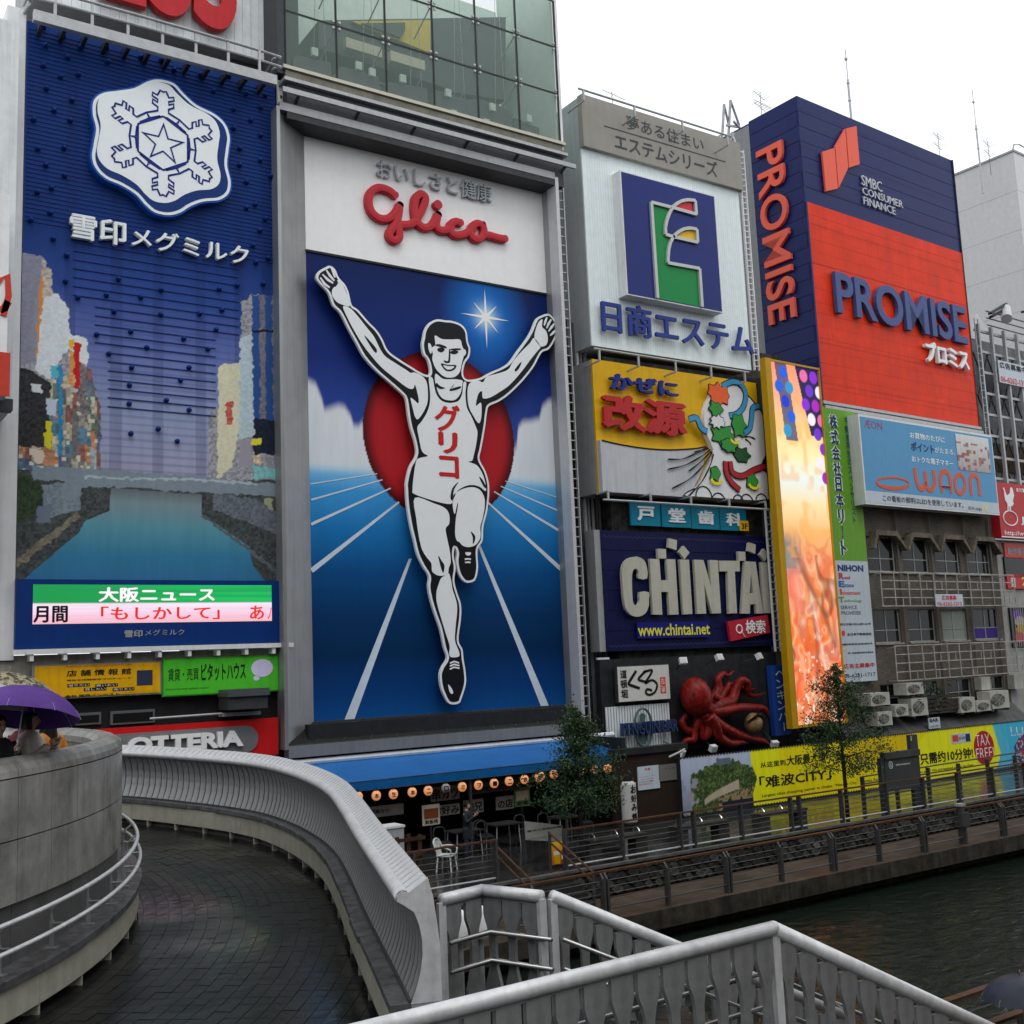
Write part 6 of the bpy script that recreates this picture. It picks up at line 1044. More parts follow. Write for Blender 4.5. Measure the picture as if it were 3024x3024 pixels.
for dx in (0, .35): xl_.part('rail', G().box(X0+x.u0-xl_.u0-.5+dx, X0+x.u0-xl_.u0-.45+dx, -.4, -.35, Z0+x.zb-xl_.zb, Z1+x.zb-xl_.zb+.5), steel)
for k in range(18): link('rung', G().box(.0, .35, -.39, -.36, -.015, .015).mesh('rung', steel) if k == 0 else rgx, xl_.o, (X0+x.u0-xl_.u0-.48, 0, Z0+x.zb-xl_.zb+.2+k*.42)); rgx = [c for c in bpy.data.objects if c.parent == xl_.o and c.name.startswith('rung')][0].data
t = Thing('sign', 'white notice in red print on the steel lattice, at the very right', 'sign', off(FP, .1), off(FP, .1).uv(Q('R1', 1600, 1950))); a, b_ = t.L(Q('R1', 1550, 1958)), t.L(Q('R1', 1689, 1905)); t.part('plate', G().box(a[0], b_[0]+.3, 0, .04, a[1]-.3, b_[1]+.1), mat('banner_white', '#a9b3bc')); t.textl('広告募集中', a[0]+.1, b_[1]-.35, b_[0]+.2, b_[1]+.02, .005, .01, ink, .02); t.textl('06-6262-1313', a[0]+.1, a[1]-.25, b_[0]+.2, a[1]+.1, .005, .01, mat('red_vest_print', '#ac2224'), .02)
FR_ = off(FP, .5); r = Thing('billboard', 'bright red grilled chicken restaurant board with a white rooster mark at the right edge', 'billboard', FR_, FR_.uv(Q('A1', 1800, 1540)))
a, b_ = r.L(Q('A1', 1668, 1532)), r.L(Q('A1', 1630, 960)); X0 = (a[0]+b_[0])/2; r.part('board', G().box(X0, X0+8, 0, .5, a[1], b_[1]), mat('board_red', '#a5222a', .4, streak=.05)); r.part('edge_line', G().box(X0, X0+8, -.02, 0, a[1], a[1]+.06), lett_white)
r.part('rooster_mark', G().prism(r.P('A1', [(1685, 1020), (1700, 1018), (1712, 1060), (1728, 1105), (1760, 1080), (1768, 1015), (1785, 1025), (1803, 1100), (1790, 1160), (1800, 1185), (1785, 1210), (1768, 1215), (1770, 1250), (1760, 1250), (1755, 1215), (1745, 1215), (1748, 1252), (1738, 1252), (1735, 1190), (1712, 1150), (1705, 1110), (1700, 1060)]), -.03, -.002), lett_white)
c_ = r.P('A1', [(1768, 1335), (1840, 1340), (1768, 1260)]); r.part('ring_mark', G().ribbon([(c_[0][0]+(c_[1][0]-c_[0][0])*math.cos(k*.3142), c_[0][1]+(c_[2][1]-c_[0][1])*math.sin(k*.3142)) for k in range(21)], .06, -.03, -.002), lett_white)
r.text('http://www', 'A1', (1715, 1520), (1990, 1480), .0, .01, lett_white, .01); r.text('鳥', 'A1', (1882, 1410), (1990, 1320), .0, .01, lett_white, .04); r.text('まだ観', 'A1', (1830, 1062), (1925, 1030), .0, .01, lett_white, .03)
nbk = Thing('building', 'pale rendered building with dark shop windows right of the brick one', 'building', FP, FP.uv(Q('B1', 1640, 1200))); X0 = bx1+bb.u0-nbk.u0+.01; pw = mat('pale_render', '#90918e')
nbk.part('wall', G().box(X0, X0+16, 0, 8, -6, nbk.L(Q('A1', 1650, 1560))[1]), pw)
for (a, b_, m_, nm) in (((1555, 135), (1900, 30), 'red_sign_band', 'fascia_sign'), ((1560, 290), (1900, 140), 'dark_glass', 'window'), ((1575, 382), (1900, 272), 'board_red', 'menu_board'), ((1620, 860), (1900, 535), 'dark_glass', 'window')): nbk.rect(nm, 'B1', a, b_, .02, .12, MATS[m_])
nbk.text('個室', 'B1', (1600, 370), (1630, 290), .13, .135, lett_white, .02); nbk.text('29', 'B1', (1690, 360), (1760, 290), .13, .135, ye1, .03); nbk.text('創作居酒屋', 'B1', (1570, 105), (1760, 55), .13, .135, grey_paint, .03)
for k in range(6): a = nbk.L(Q('B1', 1630+k*18, 700)); nbk.part('window_bar', G().box(a[0], a[0]+.03, -.16, -.13, nbk.L(Q('B1', 1640, 855))[1], nbk.L(Q('B1', 1640, 540))[1]), wf)
for k, (col, q) in enumerate((('#5a2a90', (1650, 600)), ('#9c9088', (1670, 650)), ('#a08020', (1680, 720)), ('#a02828', (1670, 780)))): a = nbk.L(Q('B1', *q)); nbk.part('window_print', G().prism([(a[0]+.5*math.cos(i*.5), a[1]+.3*math.sin(i*.5)) for i in range(12)], -.13-.003*k, -.125), mat('window_print_%s' % ['violet', 'cream', 'gold', 'red'][k], col, .3))
for (a, b_) in (((1590, 1200), (1648, 1080)), ((1320, 1210), (1385, 1100))): bb.rect('meter_cabinet', 'B1', a, b_, .02, .4, acw)
# ================= ground, water, quay =================
def wet(name, c, r0, r1, scale=1.2, bump=.15, bscale=30, var=.35, spec=.4):
    m = mat(name, c, r0, 0, var, scale, bump=bump, bscale=bscale, spec=spec); nt = m.node_tree; b = nt.nodes['Principled BSDF']
    tc = nt.nodes.new('ShaderNodeTexCoord'); n = nt.nodes.new('ShaderNodeTexNoise'); n.inputs['Scale'].default_value = .7; n.inputs['Detail'].default_value = 5; nt.links.new(tc.outputs['Object'], n.inputs[0])
    mr = nt.nodes.new('ShaderNodeMapRange'); mr.inputs[1].default_value = .4; mr.inputs[2].default_value = .62; mr.inputs[3].default_value = r0; mr.inputs[4].default_value = r1; nt.links.new(n.outputs[0], mr.inputs[0]); nt.links.new(mr.outputs[0], b.inputs['Roughness']); return m
wet_pave = wet('wet_dark_paving', (.03, .03, .029), .1, .3, bump=.05); wet_brown = wet('wet_brown_paving', (.075, .052, .035), .4, .65, bump=.3); quay_m = mat('stained_quay_concrete', (.06, .052, .042), .75, 0, .5, 1.5, bump=.5, bscale=12, streak=.5)
wm = bpy.data.materials.new('canal_water'); wm.use_nodes = True; nt = wm.node_tree; b = nt.nodes['Principled BSDF']; b.inputs['Base Color'].default_value = (.009, .014, .010, 1); b.inputs['Roughness'].default_value = .06; b.inputs['IOR'].default_value = 1.33
tc = nt.nodes.new('ShaderNodeTexCoord'); mp = nt.nodes.new('ShaderNodeMapping'); mp.inputs['Scale'].default_value = (1, 1.6, 1); nt.links.new(tc.outputs['Object'], mp.inputs[0])
n1 = nt.nodes.new('ShaderNodeTexNoise'); n1.inputs['Scale'].default_value = 1.7; n1.inputs['Detail'].default_value = 5; n1.inputs['Distortion'].default_value = .6; nt.links.new(mp.outputs[0], n1.inputs[0])
bp = nt.nodes.new('ShaderNodeBump'); bp.inputs['Distance'].default_value = .12; bp.inputs['Strength'].default_value = .6; nt.links.new(n1.outputs[0], bp.inputs['Height']); nt.links.new(bp.outputs[0], b.inputs['Normal'])
plain('water', None, None, G().add([(-60, -60, 0), (200, -60, 0), (200, 23.35, 0), (-60, 23.35, 0)], [(0, 1, 2, 3)]), wm, kind='structure')
plain('promenade', None, None, G().box(8.6, 200, 25.1, 60, .2, 1.55), wet_pave, kind='structure')
plain('ground', None, None, G().add([(-400, 23.36, -.3), (600, 23.36, -.3), (600, 900, -.3), (-400, 900, -.3)], [(0, 1, 2, 3)]), mat('asphalt', (.05, .05, .05), .8), kind='structure')
plain('street', None, None, G().box(-60, 8.59, 31.5, 60, .2, 1.5), mat('asphalt', (.05, .05, .05)), kind='structure')
lw_ = plain('lower_walkway', None, None, G().box(8.6, 200, 22.72, 24.95, .3, .75), wet_brown, kind='structure')
plain('quay_wall', None, None, G().box(8.6, 200, 23.2, 24.9, -2, .299), quay_m, kind='structure')
link('quay_edge', G().box(8.6, 200, 22.66, 22.72, .3, .77).mesh('quay_edge', quay_m), lw_)
# rubble stone retaining wall
sw = Thing('retaining_wall', 'dark rubble stone wall between the lower walkway and the upper promenade', 'wall', None, (8.6, 24.98, .75))
sw.part('core', G().box(0, 190, .06, .115, 0, .78), mat('dark_mortar', (.02, .02, .018), .9)); sw.part('coping', G().box(0, 190, -.05, .115, .781, .85), mat('coping_stone', (.11, .11, .105), .7, var=.3))
sm = [mat('rubble_stone_%s' % nm, c, .6, var=.45, scale=5, bump=.5, bscale=8) for nm, c in (('dark', (.035, .034, .03)), ('grey', (.075, .075, .07)), ('pale', (.17, .17, .165)))]
rs = random.Random(11); stones = []
for k in range(9):
    g = G(); n = 7; w_, h_ = rs.uniform(.3, .48), rs.uniform(.17, .24); q = [(w_/2*(1+.0*i)+w_*.5*math.cos(i*2*math.pi/n+.3)*rs.uniform(.88, 1.1), h_/2+h_*.52*math.sin(i*2*math.pi/n+.3)*rs.uniform(.9, 1.12)) for i in range(n)]
    cx, cz = sum(p[0] for p in q)/n, sum(p[1] for p in q)/n; g.add([(p[0], .06, p[1]) for p in q]+[(cx+(p[0]-cx)*.86, 0, cz+(p[1]-cz)*.84) for p in q], [(i, (i+1) % n, n+(i+1) % n, n+i) for i in range(n)]+[tuple(range(n, 2*n))[::-1]])
    stones.append(g.mesh('stone', sm[0 if k < 5 else (1 if k < 8 else 2)], False))
rest = G(); cnt = 0; xx0 = 8.0
for row in range(4):
    x = 8.2+rs.random()*.2
    while x < 60:
        k = rs.choices(range(9), [3, 3, 3, 3, 3, 2, 2, 2, .25])[0]; w_ = .37+rs.uniform(-.03, .05); z = .01+row*.195+rs.uniform(-.01, .01)
        if x < 35.5 and cnt < 300: o = link('stone', stones[k], sw.o, (x, 0, z)); o.scale = (1, 1, 1); cnt += 1
        else: rest.box(x, x+.33, .0, .06, z+.01, z+.17)
        x += w_
sw.part('far_stones', rest, sm[0], stuff=True)
# ---- lower railing along the canal ----
wood = mat('wet_brown_handrail', (.10, .05, .028), .4, var=.3, scale=6); dk = mat('dark_post_paint', (.075, .075, .075), .45, .2, .2); wire = mat('rail_wire', (.10, .10, .10), .35, .5)
X = [9.2+2.14*k for k in range(-0, 30)]
rl = Thing('railing', 'dark railing with brown timber handrail along the canal edge of the lower walkway', 'railing', None, (9.0, 23.0, .75))
pm = G().box(-.03, .03, -.09, .09, 0, .95).bar((0, -.0, .93), (0, .12, 1.08), .06, .1).mesh('post', dk)
for k, x in enumerate(X):
    link('post', pm, rl.o, (x-9.06, 0, 0))
    if k % 2 == 0: link('post', pm, rl.o, (x-8.94, 0, 0))
rl.part('handrail', G().box(0, 62, .07, .19, 1.08, 1.13), wood); rl.part('bottom_rail', G().tube([(0, 0, .22), (62, 0, .22)], .025, 6), wire)
for k in range(4): rl.part('wire', G().tube([(0, .03, .42+k*.16), (62, .03, .42+k*.16)], .009, 4), wire)
rl2 = Thing('railing', 'longer upper railing with brown handrail above the rubble wall, right of the steps', 'railing', None, (18.2, 25.25, 1.56)); rl3 = Thing('railing', 'short upper railing in front of the terrace, left of the steps', 'railing', None, (11, 25.25, 1.56))
pm2 = G().box(-.03, .03, -.08, .08, 0, 1.06).mesh('post', dk)
for t, L_, ps in ((rl2, 44, [0, 2.0, 4.2, 4.75, 6.7, 8.9, 9.3, 11.3, 13.6, 15.6, 17.6, 19.7, 21.8, 24, 26, 28, 30, 32, 34]), (rl3, 5.0, [0, 2.5, 4.95])):
    for x in ps: link('post', pm2, t.o, (x, 0, 0))
    t.part('handrail', G().box(-.03, L_, -.05, .05, 1.06, 1.1), wood); t.part('bottom_rail', G().tube([(0, 0, .12), (L_, 0, .12)], .03, 6), steel)
    for k in range(5): t.part('wire', G().tube([(0, 0, .28+k*.15), (L_, 0, .28+k*.15)], .01, 4), wire)
rl4 = Thing('railing', 'stepped ramp railing with steel rails before the tax free end of the hoarding', 'railing', None, (33, 27.2, 1.56))
for k in range(8): link('post', pm2, rl4.o, (k*1.9, 0, 0))
for z in (.3, .55, .8, 1.06): rl4.part('rail', G().tube([(0, 0, z), (14, 0, z+.15)], .03, 6), dk)
pb = Thing('control_post', 'stout grey control post among the canal railing posts', 'post', None, (32.7, 23.05, .75)); pb.part('column', G().box(-.1, .1, -.1, .1, 0, 1.2), dk); pb.part('cabinet', G().box(-.16, .22, -.16, .16, .55, 1.0), dk); pb.part('cap', G().box(-.13, .13, -.13, .13, 1.2, 1.28), steel)
# steps between the railings
st_ = Thing('steps', 'dark steps with paired timber handrails between terrace and walkway', 'steps', None, (16.1, 25.1, .75))
for k in range(4): st_.part('step', G().box(0, 2.0, -1.2+k*.3, -.9+k*.3+.0, .0, .2+k*.2-.001), wet_pave)
for x, nm in ((.05, 0), (1.95, 1)):
    for dz in (.7, .95): st_.part('handrail', G().tube([(x, -1.3, dz), (x, .7, dz+.85)], .03, 6), wood)
    for y, z in ((-1.25, .0), (.65, .8)): st_.part('post', G().box(x-.03, x+.03, y-.03, y+.03, z, z+1.0), dk)
# ---- benches with steel hoops ----
hoop = G().tube([(.0, .16*math.cos(a), .16*math.sin(a)) for a in np.linspace(0, math.pi, 9)], .022, 6).mesh('hoop', mat('polished_steel', (.6, .6, .6), .15, .9)); cmat = mat('bench_stone', (.05, .048, .045), .5, var=.3)
for i, (x, n, lab) in enumerate(((19.9, 3, 'low stone bench with steel hoops nearest the young tree by the awning'), (23.3, 3, 'low stone bench with steel hoops before the park photograph'), (26.9, 3, 'low stone bench with steel hoops before the black city lettering'))):
    t = Thing('bench', lab, 'bench', None, (x, 26.6, 1.55), group='stone benches with steel hoops'); t.part('seat', G().box(0, 2.2, -.25, .25, .38, .46), cmat)
    for a in (0.0, 1.75): t.part('leg', G().box(a, a+.45, -.2, .2, 0, .38), cmat)
    for k in range(n): link('hoop', hoop, t.o, (.25+k*.85, 0, .46))
# ---- information pillar ----
t = Thing('information_board', 'dark grey information board with a taller side pillar beside the second tree', 'sign', Fr(25.9), (32.0, 1.56)); kg = mat('kiosk_grey', (.055, .058, .06), .45, var=.1)
a, c_ = t.L(Q('S3', 905, 720)), t.L(Q('S3', 1130, 450)); t.part('panel', G().box(a[0], c_[0]+.05, -.1, .06, a[1], c_[1]), kg); t.part('post', G().box(a[0]-.18, a[0], -.08, .08, 0, c_[1]+.05), dk); a2, c2 = t.L(Q('S3', 1135, 700)), t.L(Q('S3', 1095, 300)); t.part('pillar', G().box(a2[0]-.15, a2[0]+.28, -.05, .1, 0, c2[1]), kg)
t.part('top_rail', G().box(a[0], c_[0]+.1, -.15, .08, c_[1], c_[1]+.22), dk); t.text('information', 'S3', (970, 527), (1072, 500), .101, .106, lett_white, .01); q = t.L(Q('S3', 950, 522), .1); t.part('i_mark', G().ribbon([(q[0]+.1*math.cos(k*.42), q[1]+.12*math.sin(k*.42)) for k in range(16)], .018, -.106, -.1), lett_white); t.part('i_mark', text_g(G(), 'i', q[0]-.02, q[1]-.07, q[0]+.02, q[1]+.07, -.106, -.1, .03, flat=True), lett_white)
q = t.L(Q('S3', 1090, 325)); t.part('i_mark', text_g(G(), 'i', q[0]-.02, q[1]-.08, q[0]+.02, q[1]+.08, -.056, -.05, .03, flat=True), lett_white)
# ================= long hoarding =================
FH = Fr(30.05); h = Thing('hoarding', 'long printed hoarding, park photograph then yellow shopping advert with a red tax free disc', 'hoarding', FH, (27, 1.55))
X0 = h.L(Q('S2', 1057, 500))[0]; X1 = X0+24; Z0 = .08; Z1 = 2.08
Xp = h.L(Q('S2', 1597, 500))[0]; xb = [h.L(Q('S3', *q))[0] for q in ((1695, 220), (1752, 378), (1728, 550))]
def hb(U, V):
    X = X0+U*(X1-X0); img = np.zeros(U.shape+(3,))+npal('#d8b414', .5); t_ = (X-Xp)/(xb[0]-Xp)
    img = over(img, ((t_ < .45+.25*V) & (t_ > .1)).astype(float)*.6, npal('#d09c0c', .5)); img = over(img, ((t_ > .35) & (t_ < .62) & (V > .45+(.5-t_)*.8)).astype(float)*.5, npal('#b88c10'))
    ph = (X < Xp+np.clip(.25-np.abs(V-.5)*.9, 0, .25)); P_ = np.clip((X-X0)/(Xp-X0), 0, 1); n_ = vnoise(U, V, 420, 34, 1); n2 = vnoise(U, V, 160, 14, 2)
    sky_ = grad(V, [(0, '#6a7480'), (.5, '#8f9cb4'), (1, '#a8b2c4')]); tree_ = grad(n_, [(0, '#20301c'), (.5, '#3a4c2c'), (1, '#6a7a48')]); top = .55+.35*np.sin(P_*2.6)+.12*(n2-.5); tm = (V < top) & (P_ > .12)
    p_ = np.where(tm[..., None], tree_, sky_); road = np.abs(V-(.12+.45*np.clip(P_-.25, 0, 1)**.6)) < .07*(.4+P_); p_ = np.where((road & (P_ > .3) & (P_ < .8))[..., None], npal('#a89c88'), p_)
    p_ = np.where(((P_ > .5) & (V < .33-.25*(.9-P_)) & (n_ > .3))[..., None], npal('#8a7858'), p_); p_ = np.where(((V < .16) & (P_ > .55))[..., None], npal('#20283a'), p_); p_ = np.where(((P_ < .22) & (V < .62) & (n2 > .45))[..., None], npal('#8a8894'), p_); p_ = np.where(((P_ > .5) & (P_ < .7) & (V > .8) & (V < .93))[..., None], npal('#5a6470'), p_)
    img = np.where(ph[..., None], p_, img); bx = np.interp(V, [0, .35, 1], [xb[2], xb[1], xb[0]]); bm = X > bx; bl_ = np.zeros_like(img)+npal('#2f88a4', .5); bl_ = over(bl_, (X < bx+.5+.5*(1-V))*.35, npal('#60b0c8'))
    cityp = (X > bx+1.1) & (X < bx+3.4) & (V < .75-.35*np.abs((X-bx-2.0))); cc = cells(U, V, 300, 24, 8, 3); bl_ = np.where(cityp[..., None], np.where((cc[..., 0] > .5)[..., None], npal('#20386c'), np.where((cc[..., 1] > .5)[..., None], npal('#a8b0b8'), npal('#8c3030'))), bl_)
    return np.where(bm[..., None], bl_, img)
h.raster('printed_sheet', X0, Z0, X1, Z1, .02, 700, 60, hb, print_mat('sheet_print', .35, var=.06)); h.part('backing', G().box(X0, X1, 0, .3, -.0, Z1), black_paint); h.part('kick_board', G().box(X0, X1, -.04, .0, 0, Z0-.01), black_paint)
g = G()
for k in range(160): x = X0+k*(X1-X0)/160; g.box(x, x+.07, -.035, -.015, Z1-.02, Z1+.035); g.box(x, x+.07, -.035, -.021, Z0-.03, Z0+.03)
h.part('edge_scallops', g, black_paint, stuff=True)
gy = 'Z'; d_ = (.022, .028); hl_ = lambda s_, a, b_, bd: h.textl(s_, a[0], a[1], b_[0], b_[1], *d_, ink, bd); H_ = lambda c, x, y: h.L(Q(c, x, y))
hl_('从这里到', H_('S2', 1660, 432), H_('S3', 168, 480), .01); hl_('大阪最大级', H_('S3', 182, 528), H_('S3', 462, 422), .02); hl_('「难波CITY」', H_('S2', 1655, 592), H_('S3', 500, 540), .02); hl_('Largest class shopping center in Osaka, “Namba City,” Namba Parks', H_('S3', -2, 765), H_('S3', 880, 612), .005)
hl_('步只需约10分钟!', H_('S3', 1100, 532), H_('S3', 1548, 388), .025); hl_('from here! We correspond to the tax free!', H_('S3', 1135, 592), H_('S3', 1552, 510), .01); hl_('NAMBA PARKS', H_('S2', 1500, 732), H_('S2', 1600, 705), .02) if False else None
q = H_('S3', 1634, 393); rx, rz_ = H_('S3', 1708, 393)[0]-q[0], (H_('S3', 1634, 268)[1]-H_('S3', 1634, 520)[1])/2; h.part('tax_free_disc', G().prism([(q[0]+rx*math.cos(k*.2618), q[1]+rz_*math.sin(k*.2618)) for k in range(24)], -.034, -.022), mat('disc_red', '#a01418', .35)); h.text('TAX', 'S3', (1575, 385), (1668, 290), .035, .04, lett_white, -.01); h.text('FREE!', 'S3', (1578, 482), (1700, 385), .035, .04, lett_white, -.01)
h.rect('logo_card', 'S3', (1395, 368), (1530, 280), .022, .028, mat('banner_white', '#a9b3bc')); h.rect('logo_red', 'S3', (1403, 352), (1440, 300), .028, .032, rd); h.rect('logo_blue', 'S3', (1500, 350), (1528, 290), .028, .032, nv); h.text('Japan.Tax-free', 'S3', (1448, 345), (1492, 300), .028, .032, ink)
for k in range(3): 
    q = H_('S3', 1832+42*k, 262); h.part('walker_print', G().prism([(q[0]-.04, q[1]-.2), (q[0], q[1]-.05), (q[0]+.05, q[1]-.2), (q[0]+.04, q[1]+.12), (q[0]-.03, q[1]+.12)], -.028, -.022), lett_white)
h.text('about 15mins', 'S3', (1832, 310), (1920, 285), .022, .028, lett_white, .02)
# dark wall with notices left of it
t = Thing('wall', 'dark brown boarded wall with two notices left of the park photograph', 'wall', Fr(30.3), (25, 1.55)); a = t.L(Q('S2', 600, 800)); c_ = t.L(Q('S2', 1055, 380)); t.part('boards', G().box(a[0]-.2, c_[0], 0, .2, 0, c_[1]+.4), mat('dark_brown_board', (.03, .02, .015), .5, var=.2)); t.part('lintel', G().box(a[0]-.2, c_[0]+.3, -.1, .3, c_[1]+.4, c_[1]+.62), black_paint); t.part('pipe', G().tube([(a[0]+2.2, -.15, c_[1]+.2), (a[0]+2.8, -.15, c_[1]+.36), (c_[0]+.1, -.15, c_[1]+.42)], .04, 6), steel)
fn = Fr(30.28); n_ = Thing('notice', 'white notice with red heading on the dark boarded wall', 'notice', fn, fn.uv(Q('S2', 800, 600))); n_.rect('sheet', 'S2', (733, 604), (886, 408), 0, .03, mat('banner_white', '#a9b3bc')); n_.text('注 意', 'S2', (780, 450), (818, 430), .03, .034, rd, .03)
for k in range(5): n_.text(['東京五輪招致活動の為', '立入禁止区域、歩行者注意', 'この場所での飲食禁止', 'ベンチに座ってまで飲酒は', '皆様ご遠慮ください'][k], 'S2', (737, 484+k*21), (868-8*k, 468+k*18), .03, .034, ink if k % 2 else rd, 0)
n_ = Thing('notice', 'faded grey notice right of the white one on the dark wall', 'notice', fn, fn.uv(Q('S2', 960, 530))); n_.rect('sheet', 'S2', (890, 535), (1027, 395), 0, .03, mat('faded_sheet', (.16, .155, .145), .6)); n_.text('うさぎ', 'S2', (930, 445), (1008, 425), .03, .034, ink)
# ================= terrace restaurant =================
FT = Fr(33.4); aw = Thing('awning', 'long bright blue awning over the terrace restaurant under the runner billboard', 'awning', FT, (14, 1.55)); blu = mat('tarpaulin_blue', '#0b5b9e', .3, var=.12, scale=1.2, streak=.1, bump=.2, bscale=3)
XA_, XB_ = aw.L(Q('S1', -120, 385))[0], aw.L(Q('S2', 515, 185))[0]; ZT = 4.36-1.55; ZF = 3.92-1.55; XF0, XF1 = 12.8-14, 25.3-14; yF = -2.9
n = 14; vv = []; ff = []
for i in range(n+1):
    t_ = i/n
    for j in range(7): s_ = j/6; vv.append((XA_+(XB_-XA_)*t_+((XF0+(XF1-XF0)*t_)-(XA_+(XB_-XA_)*t_))*s_, yF*s_, ZT+(ZF-ZT)*s_-.05*math.sin(s_*math.pi)-.02*math.sin(t_*40)*s_))
for i in range(n):
    for j in range(6): a = i*7+j; ff.append((a, a+1, a+8, a+7))
aw.part('canopy', G().add(vv, ff), blu, True); aw.part('valance', G().box(XF0, XF1, yF-.03, yF-.005, ZF-.27, ZF-.015), mat('tarpaulin_blue_edge', '#0f4f84', .4, var=.1, streak=.1)); aw.part('side_flap', G().add([(XF1, yF, ZF-.02), (XF1, yF, ZF-.27), (XB_, 0, ZT-.6), (XB_, 0, ZT)], [(0, 1, 2, 3)]), blu)
aw.part('top_tube', G().tube([(XA_, -.1, ZT+.05), (XB_+.1, -.1, ZT+.05)], .1, 8), white_paint); aw.part('front_bar', G().box(XF0, XF1, yF-.02, yF+.02, ZF-.005, ZF+.02), dark_steel)
for x in (0.6, 4.5, 8.2, 11.0): aw.part('post', G().box(x-.04, x+.04, yF+.1, yF+.18, 0, ZF-.1), dark_steel)
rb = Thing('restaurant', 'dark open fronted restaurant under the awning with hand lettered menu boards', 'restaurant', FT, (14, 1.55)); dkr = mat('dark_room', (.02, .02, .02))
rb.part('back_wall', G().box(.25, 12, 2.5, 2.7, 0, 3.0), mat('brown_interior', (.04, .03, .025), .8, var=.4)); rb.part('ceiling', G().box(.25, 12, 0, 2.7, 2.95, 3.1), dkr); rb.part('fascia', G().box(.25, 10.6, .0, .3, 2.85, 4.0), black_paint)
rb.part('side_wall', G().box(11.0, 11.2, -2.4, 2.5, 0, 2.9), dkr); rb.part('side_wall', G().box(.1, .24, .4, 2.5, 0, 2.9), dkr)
mb = mat('menu_paper', (.2, .2, .19), .6, var=.15); FTb = Fr(31.2)
for tx, a, b_, ca, cb, sheet, lab in (('串カツ', (905, 642), (1090, 535), (898, 648), (1097, 522), 1, 'menu board with large skewer lettering, upper middle'), ('お好み', (912, 748), (1095, 662), (905, 755), (1100, 655), 1, 'menu board lettered for pancakes, lower middle'), ('焼兄', (1145, 722), (1262, 640), (1130, 735), (1268, 622), 1, 'menu board with two brushed characters, right of the pancake board'), ('の店', (1372, 698), (1478, 620), (1362, 708), (1484, 598), 1, 'menu board with the shop characters, far right inside'), ('店内大型TV', (1165, 585), (1522, 505), (1160, 598), (1532, 480), 0, 'dark board advertising the television, just under the lanterns'), ('元祖串カツ', (430, 742), (595, 690), (415, 768), (700, 655), 1, 'menu board nearest the curved balustrade')):
    t = Thing('menu_board', lab, 'menu board', FTb, FTb.uv(Q('S1', *ca))); t.rect('board', 'S1', ca, cb, 0, .04, mb if sheet else mat('board_dark_grey', (.06, .06, .058), .6)); t.text(tx, 'S1', a, b_, .042, .048, ink, .03)
lan_b = mat('lantern_paper', (.5, .3, .18), .6, emit='#e8925a', es=.62, var=0); lan_d = mat('lantern_unlit', (.3, .3, .32), .6); lm = [G().ellip((0, 0, 0), (.142, .142, .152), 14, 8).mesh('paper_shade', lan_b, True), G().lathe([(.05, -.17), (.06, -.15), (.06, -.13)], 10).mesh('cap', black_paint), G().lathe([(.06, .13), (.06, .155), (.02, .17), (.012, .24)], 10).mesh('cap', black_paint)]
g = G(); [g.tube([(.142*math.sqrt(max(0, 1-(z/.15)**2))*math.cos(k*.449), .142*math.sqrt(max(0, 1-(z/.15)**2))*math.sin(k*.449), z) for k in range(14)], .003, 3, closed=True) for z in np.linspace(-.11, .11, 5)]; lm.append(g.mesh('rib', mat('lantern_rib', (.3, .18, .1), .6)))
FLn = Fr(30.45)
for i, (c, x, y, ch) in enumerate([('S1', 380, 610, '金'), ('S1', 510, 602, '本'), ('S1', 632, 592, '生'), ('S1', 766, 578, '本'), ('S1', 880, 567, 'ニ'), ('S1', 1005, 550, '口'), ('S1', 1123, 540, 'ミ'), ('S1', 1238, 528, 'ヲ'), ('S1', 1350, 515, '一'), ('S1', 1457, 500, 'ニ'), ('S1', 1567, 487, '鉄'), ('S1', 1668, 473, '板'), ('S2', -10, 495, '焼'), ('S2', 90, 480, 'き'), ('S2', 292, 455, '肴'), ('S2', 400, 443, 'お'), ('S2', 500, 435, '好'), ('S2', 580, 425, 'の'), ('S2', 688, 408, '')]):
    u, z = FLn.uv(Q(c, x, y)); ordn = ['first', 'second', 'third', 'fourth', 'fifth', 'unlit sixth', 'seventh', 'eighth', 'ninth', 'tenth', 'eleventh', 'twelfth', 'thirteenth', 'fourteenth', 'fifteenth', 'sixteenth', 'seventeenth', 'second last', 'last'][i]
    t = Thing('paper_lantern', 'small round paper lantern, %s from the left under the blue awning' % ordn, 'lantern', None, (u, 30.45, z), group='round paper lanterns under the awning')
    for nm, me in zip(('paper_shade', 'cap', 'cap', 'rib'), lm):
        o = link(nm, me, t.o)
        if i == 5 and nm == 'paper_shade': me2 = me.copy(); me2.materials.clear(); me2.materials.append(lan_d); o.data = me2
    if ch: t.part('character', text_g(G(), ch, -.07, -.07, .07, .08, -.145, -.12, .03, flat=True), ink)
    t.o.rotation_euler = (0, 0, R(-20))
aw.part('lantern_cord', G().tube([(XF0, yF-.05, ZF-.26), (XF1, yF-.05, ZF-.26)], .01, 4), black_paint)
t = Thing('tall_lantern', 'tall white cylindrical lantern with black brush characters beside the tree', 'lantern', None, tuple(Fr(29.7).w(*Fr(29.7).uv(Q('S2', 672, 860))))); H_t = Fr(29.7).uv(Q('S2', 672, 530))[1]-t.o.location.z; rl_ = .26
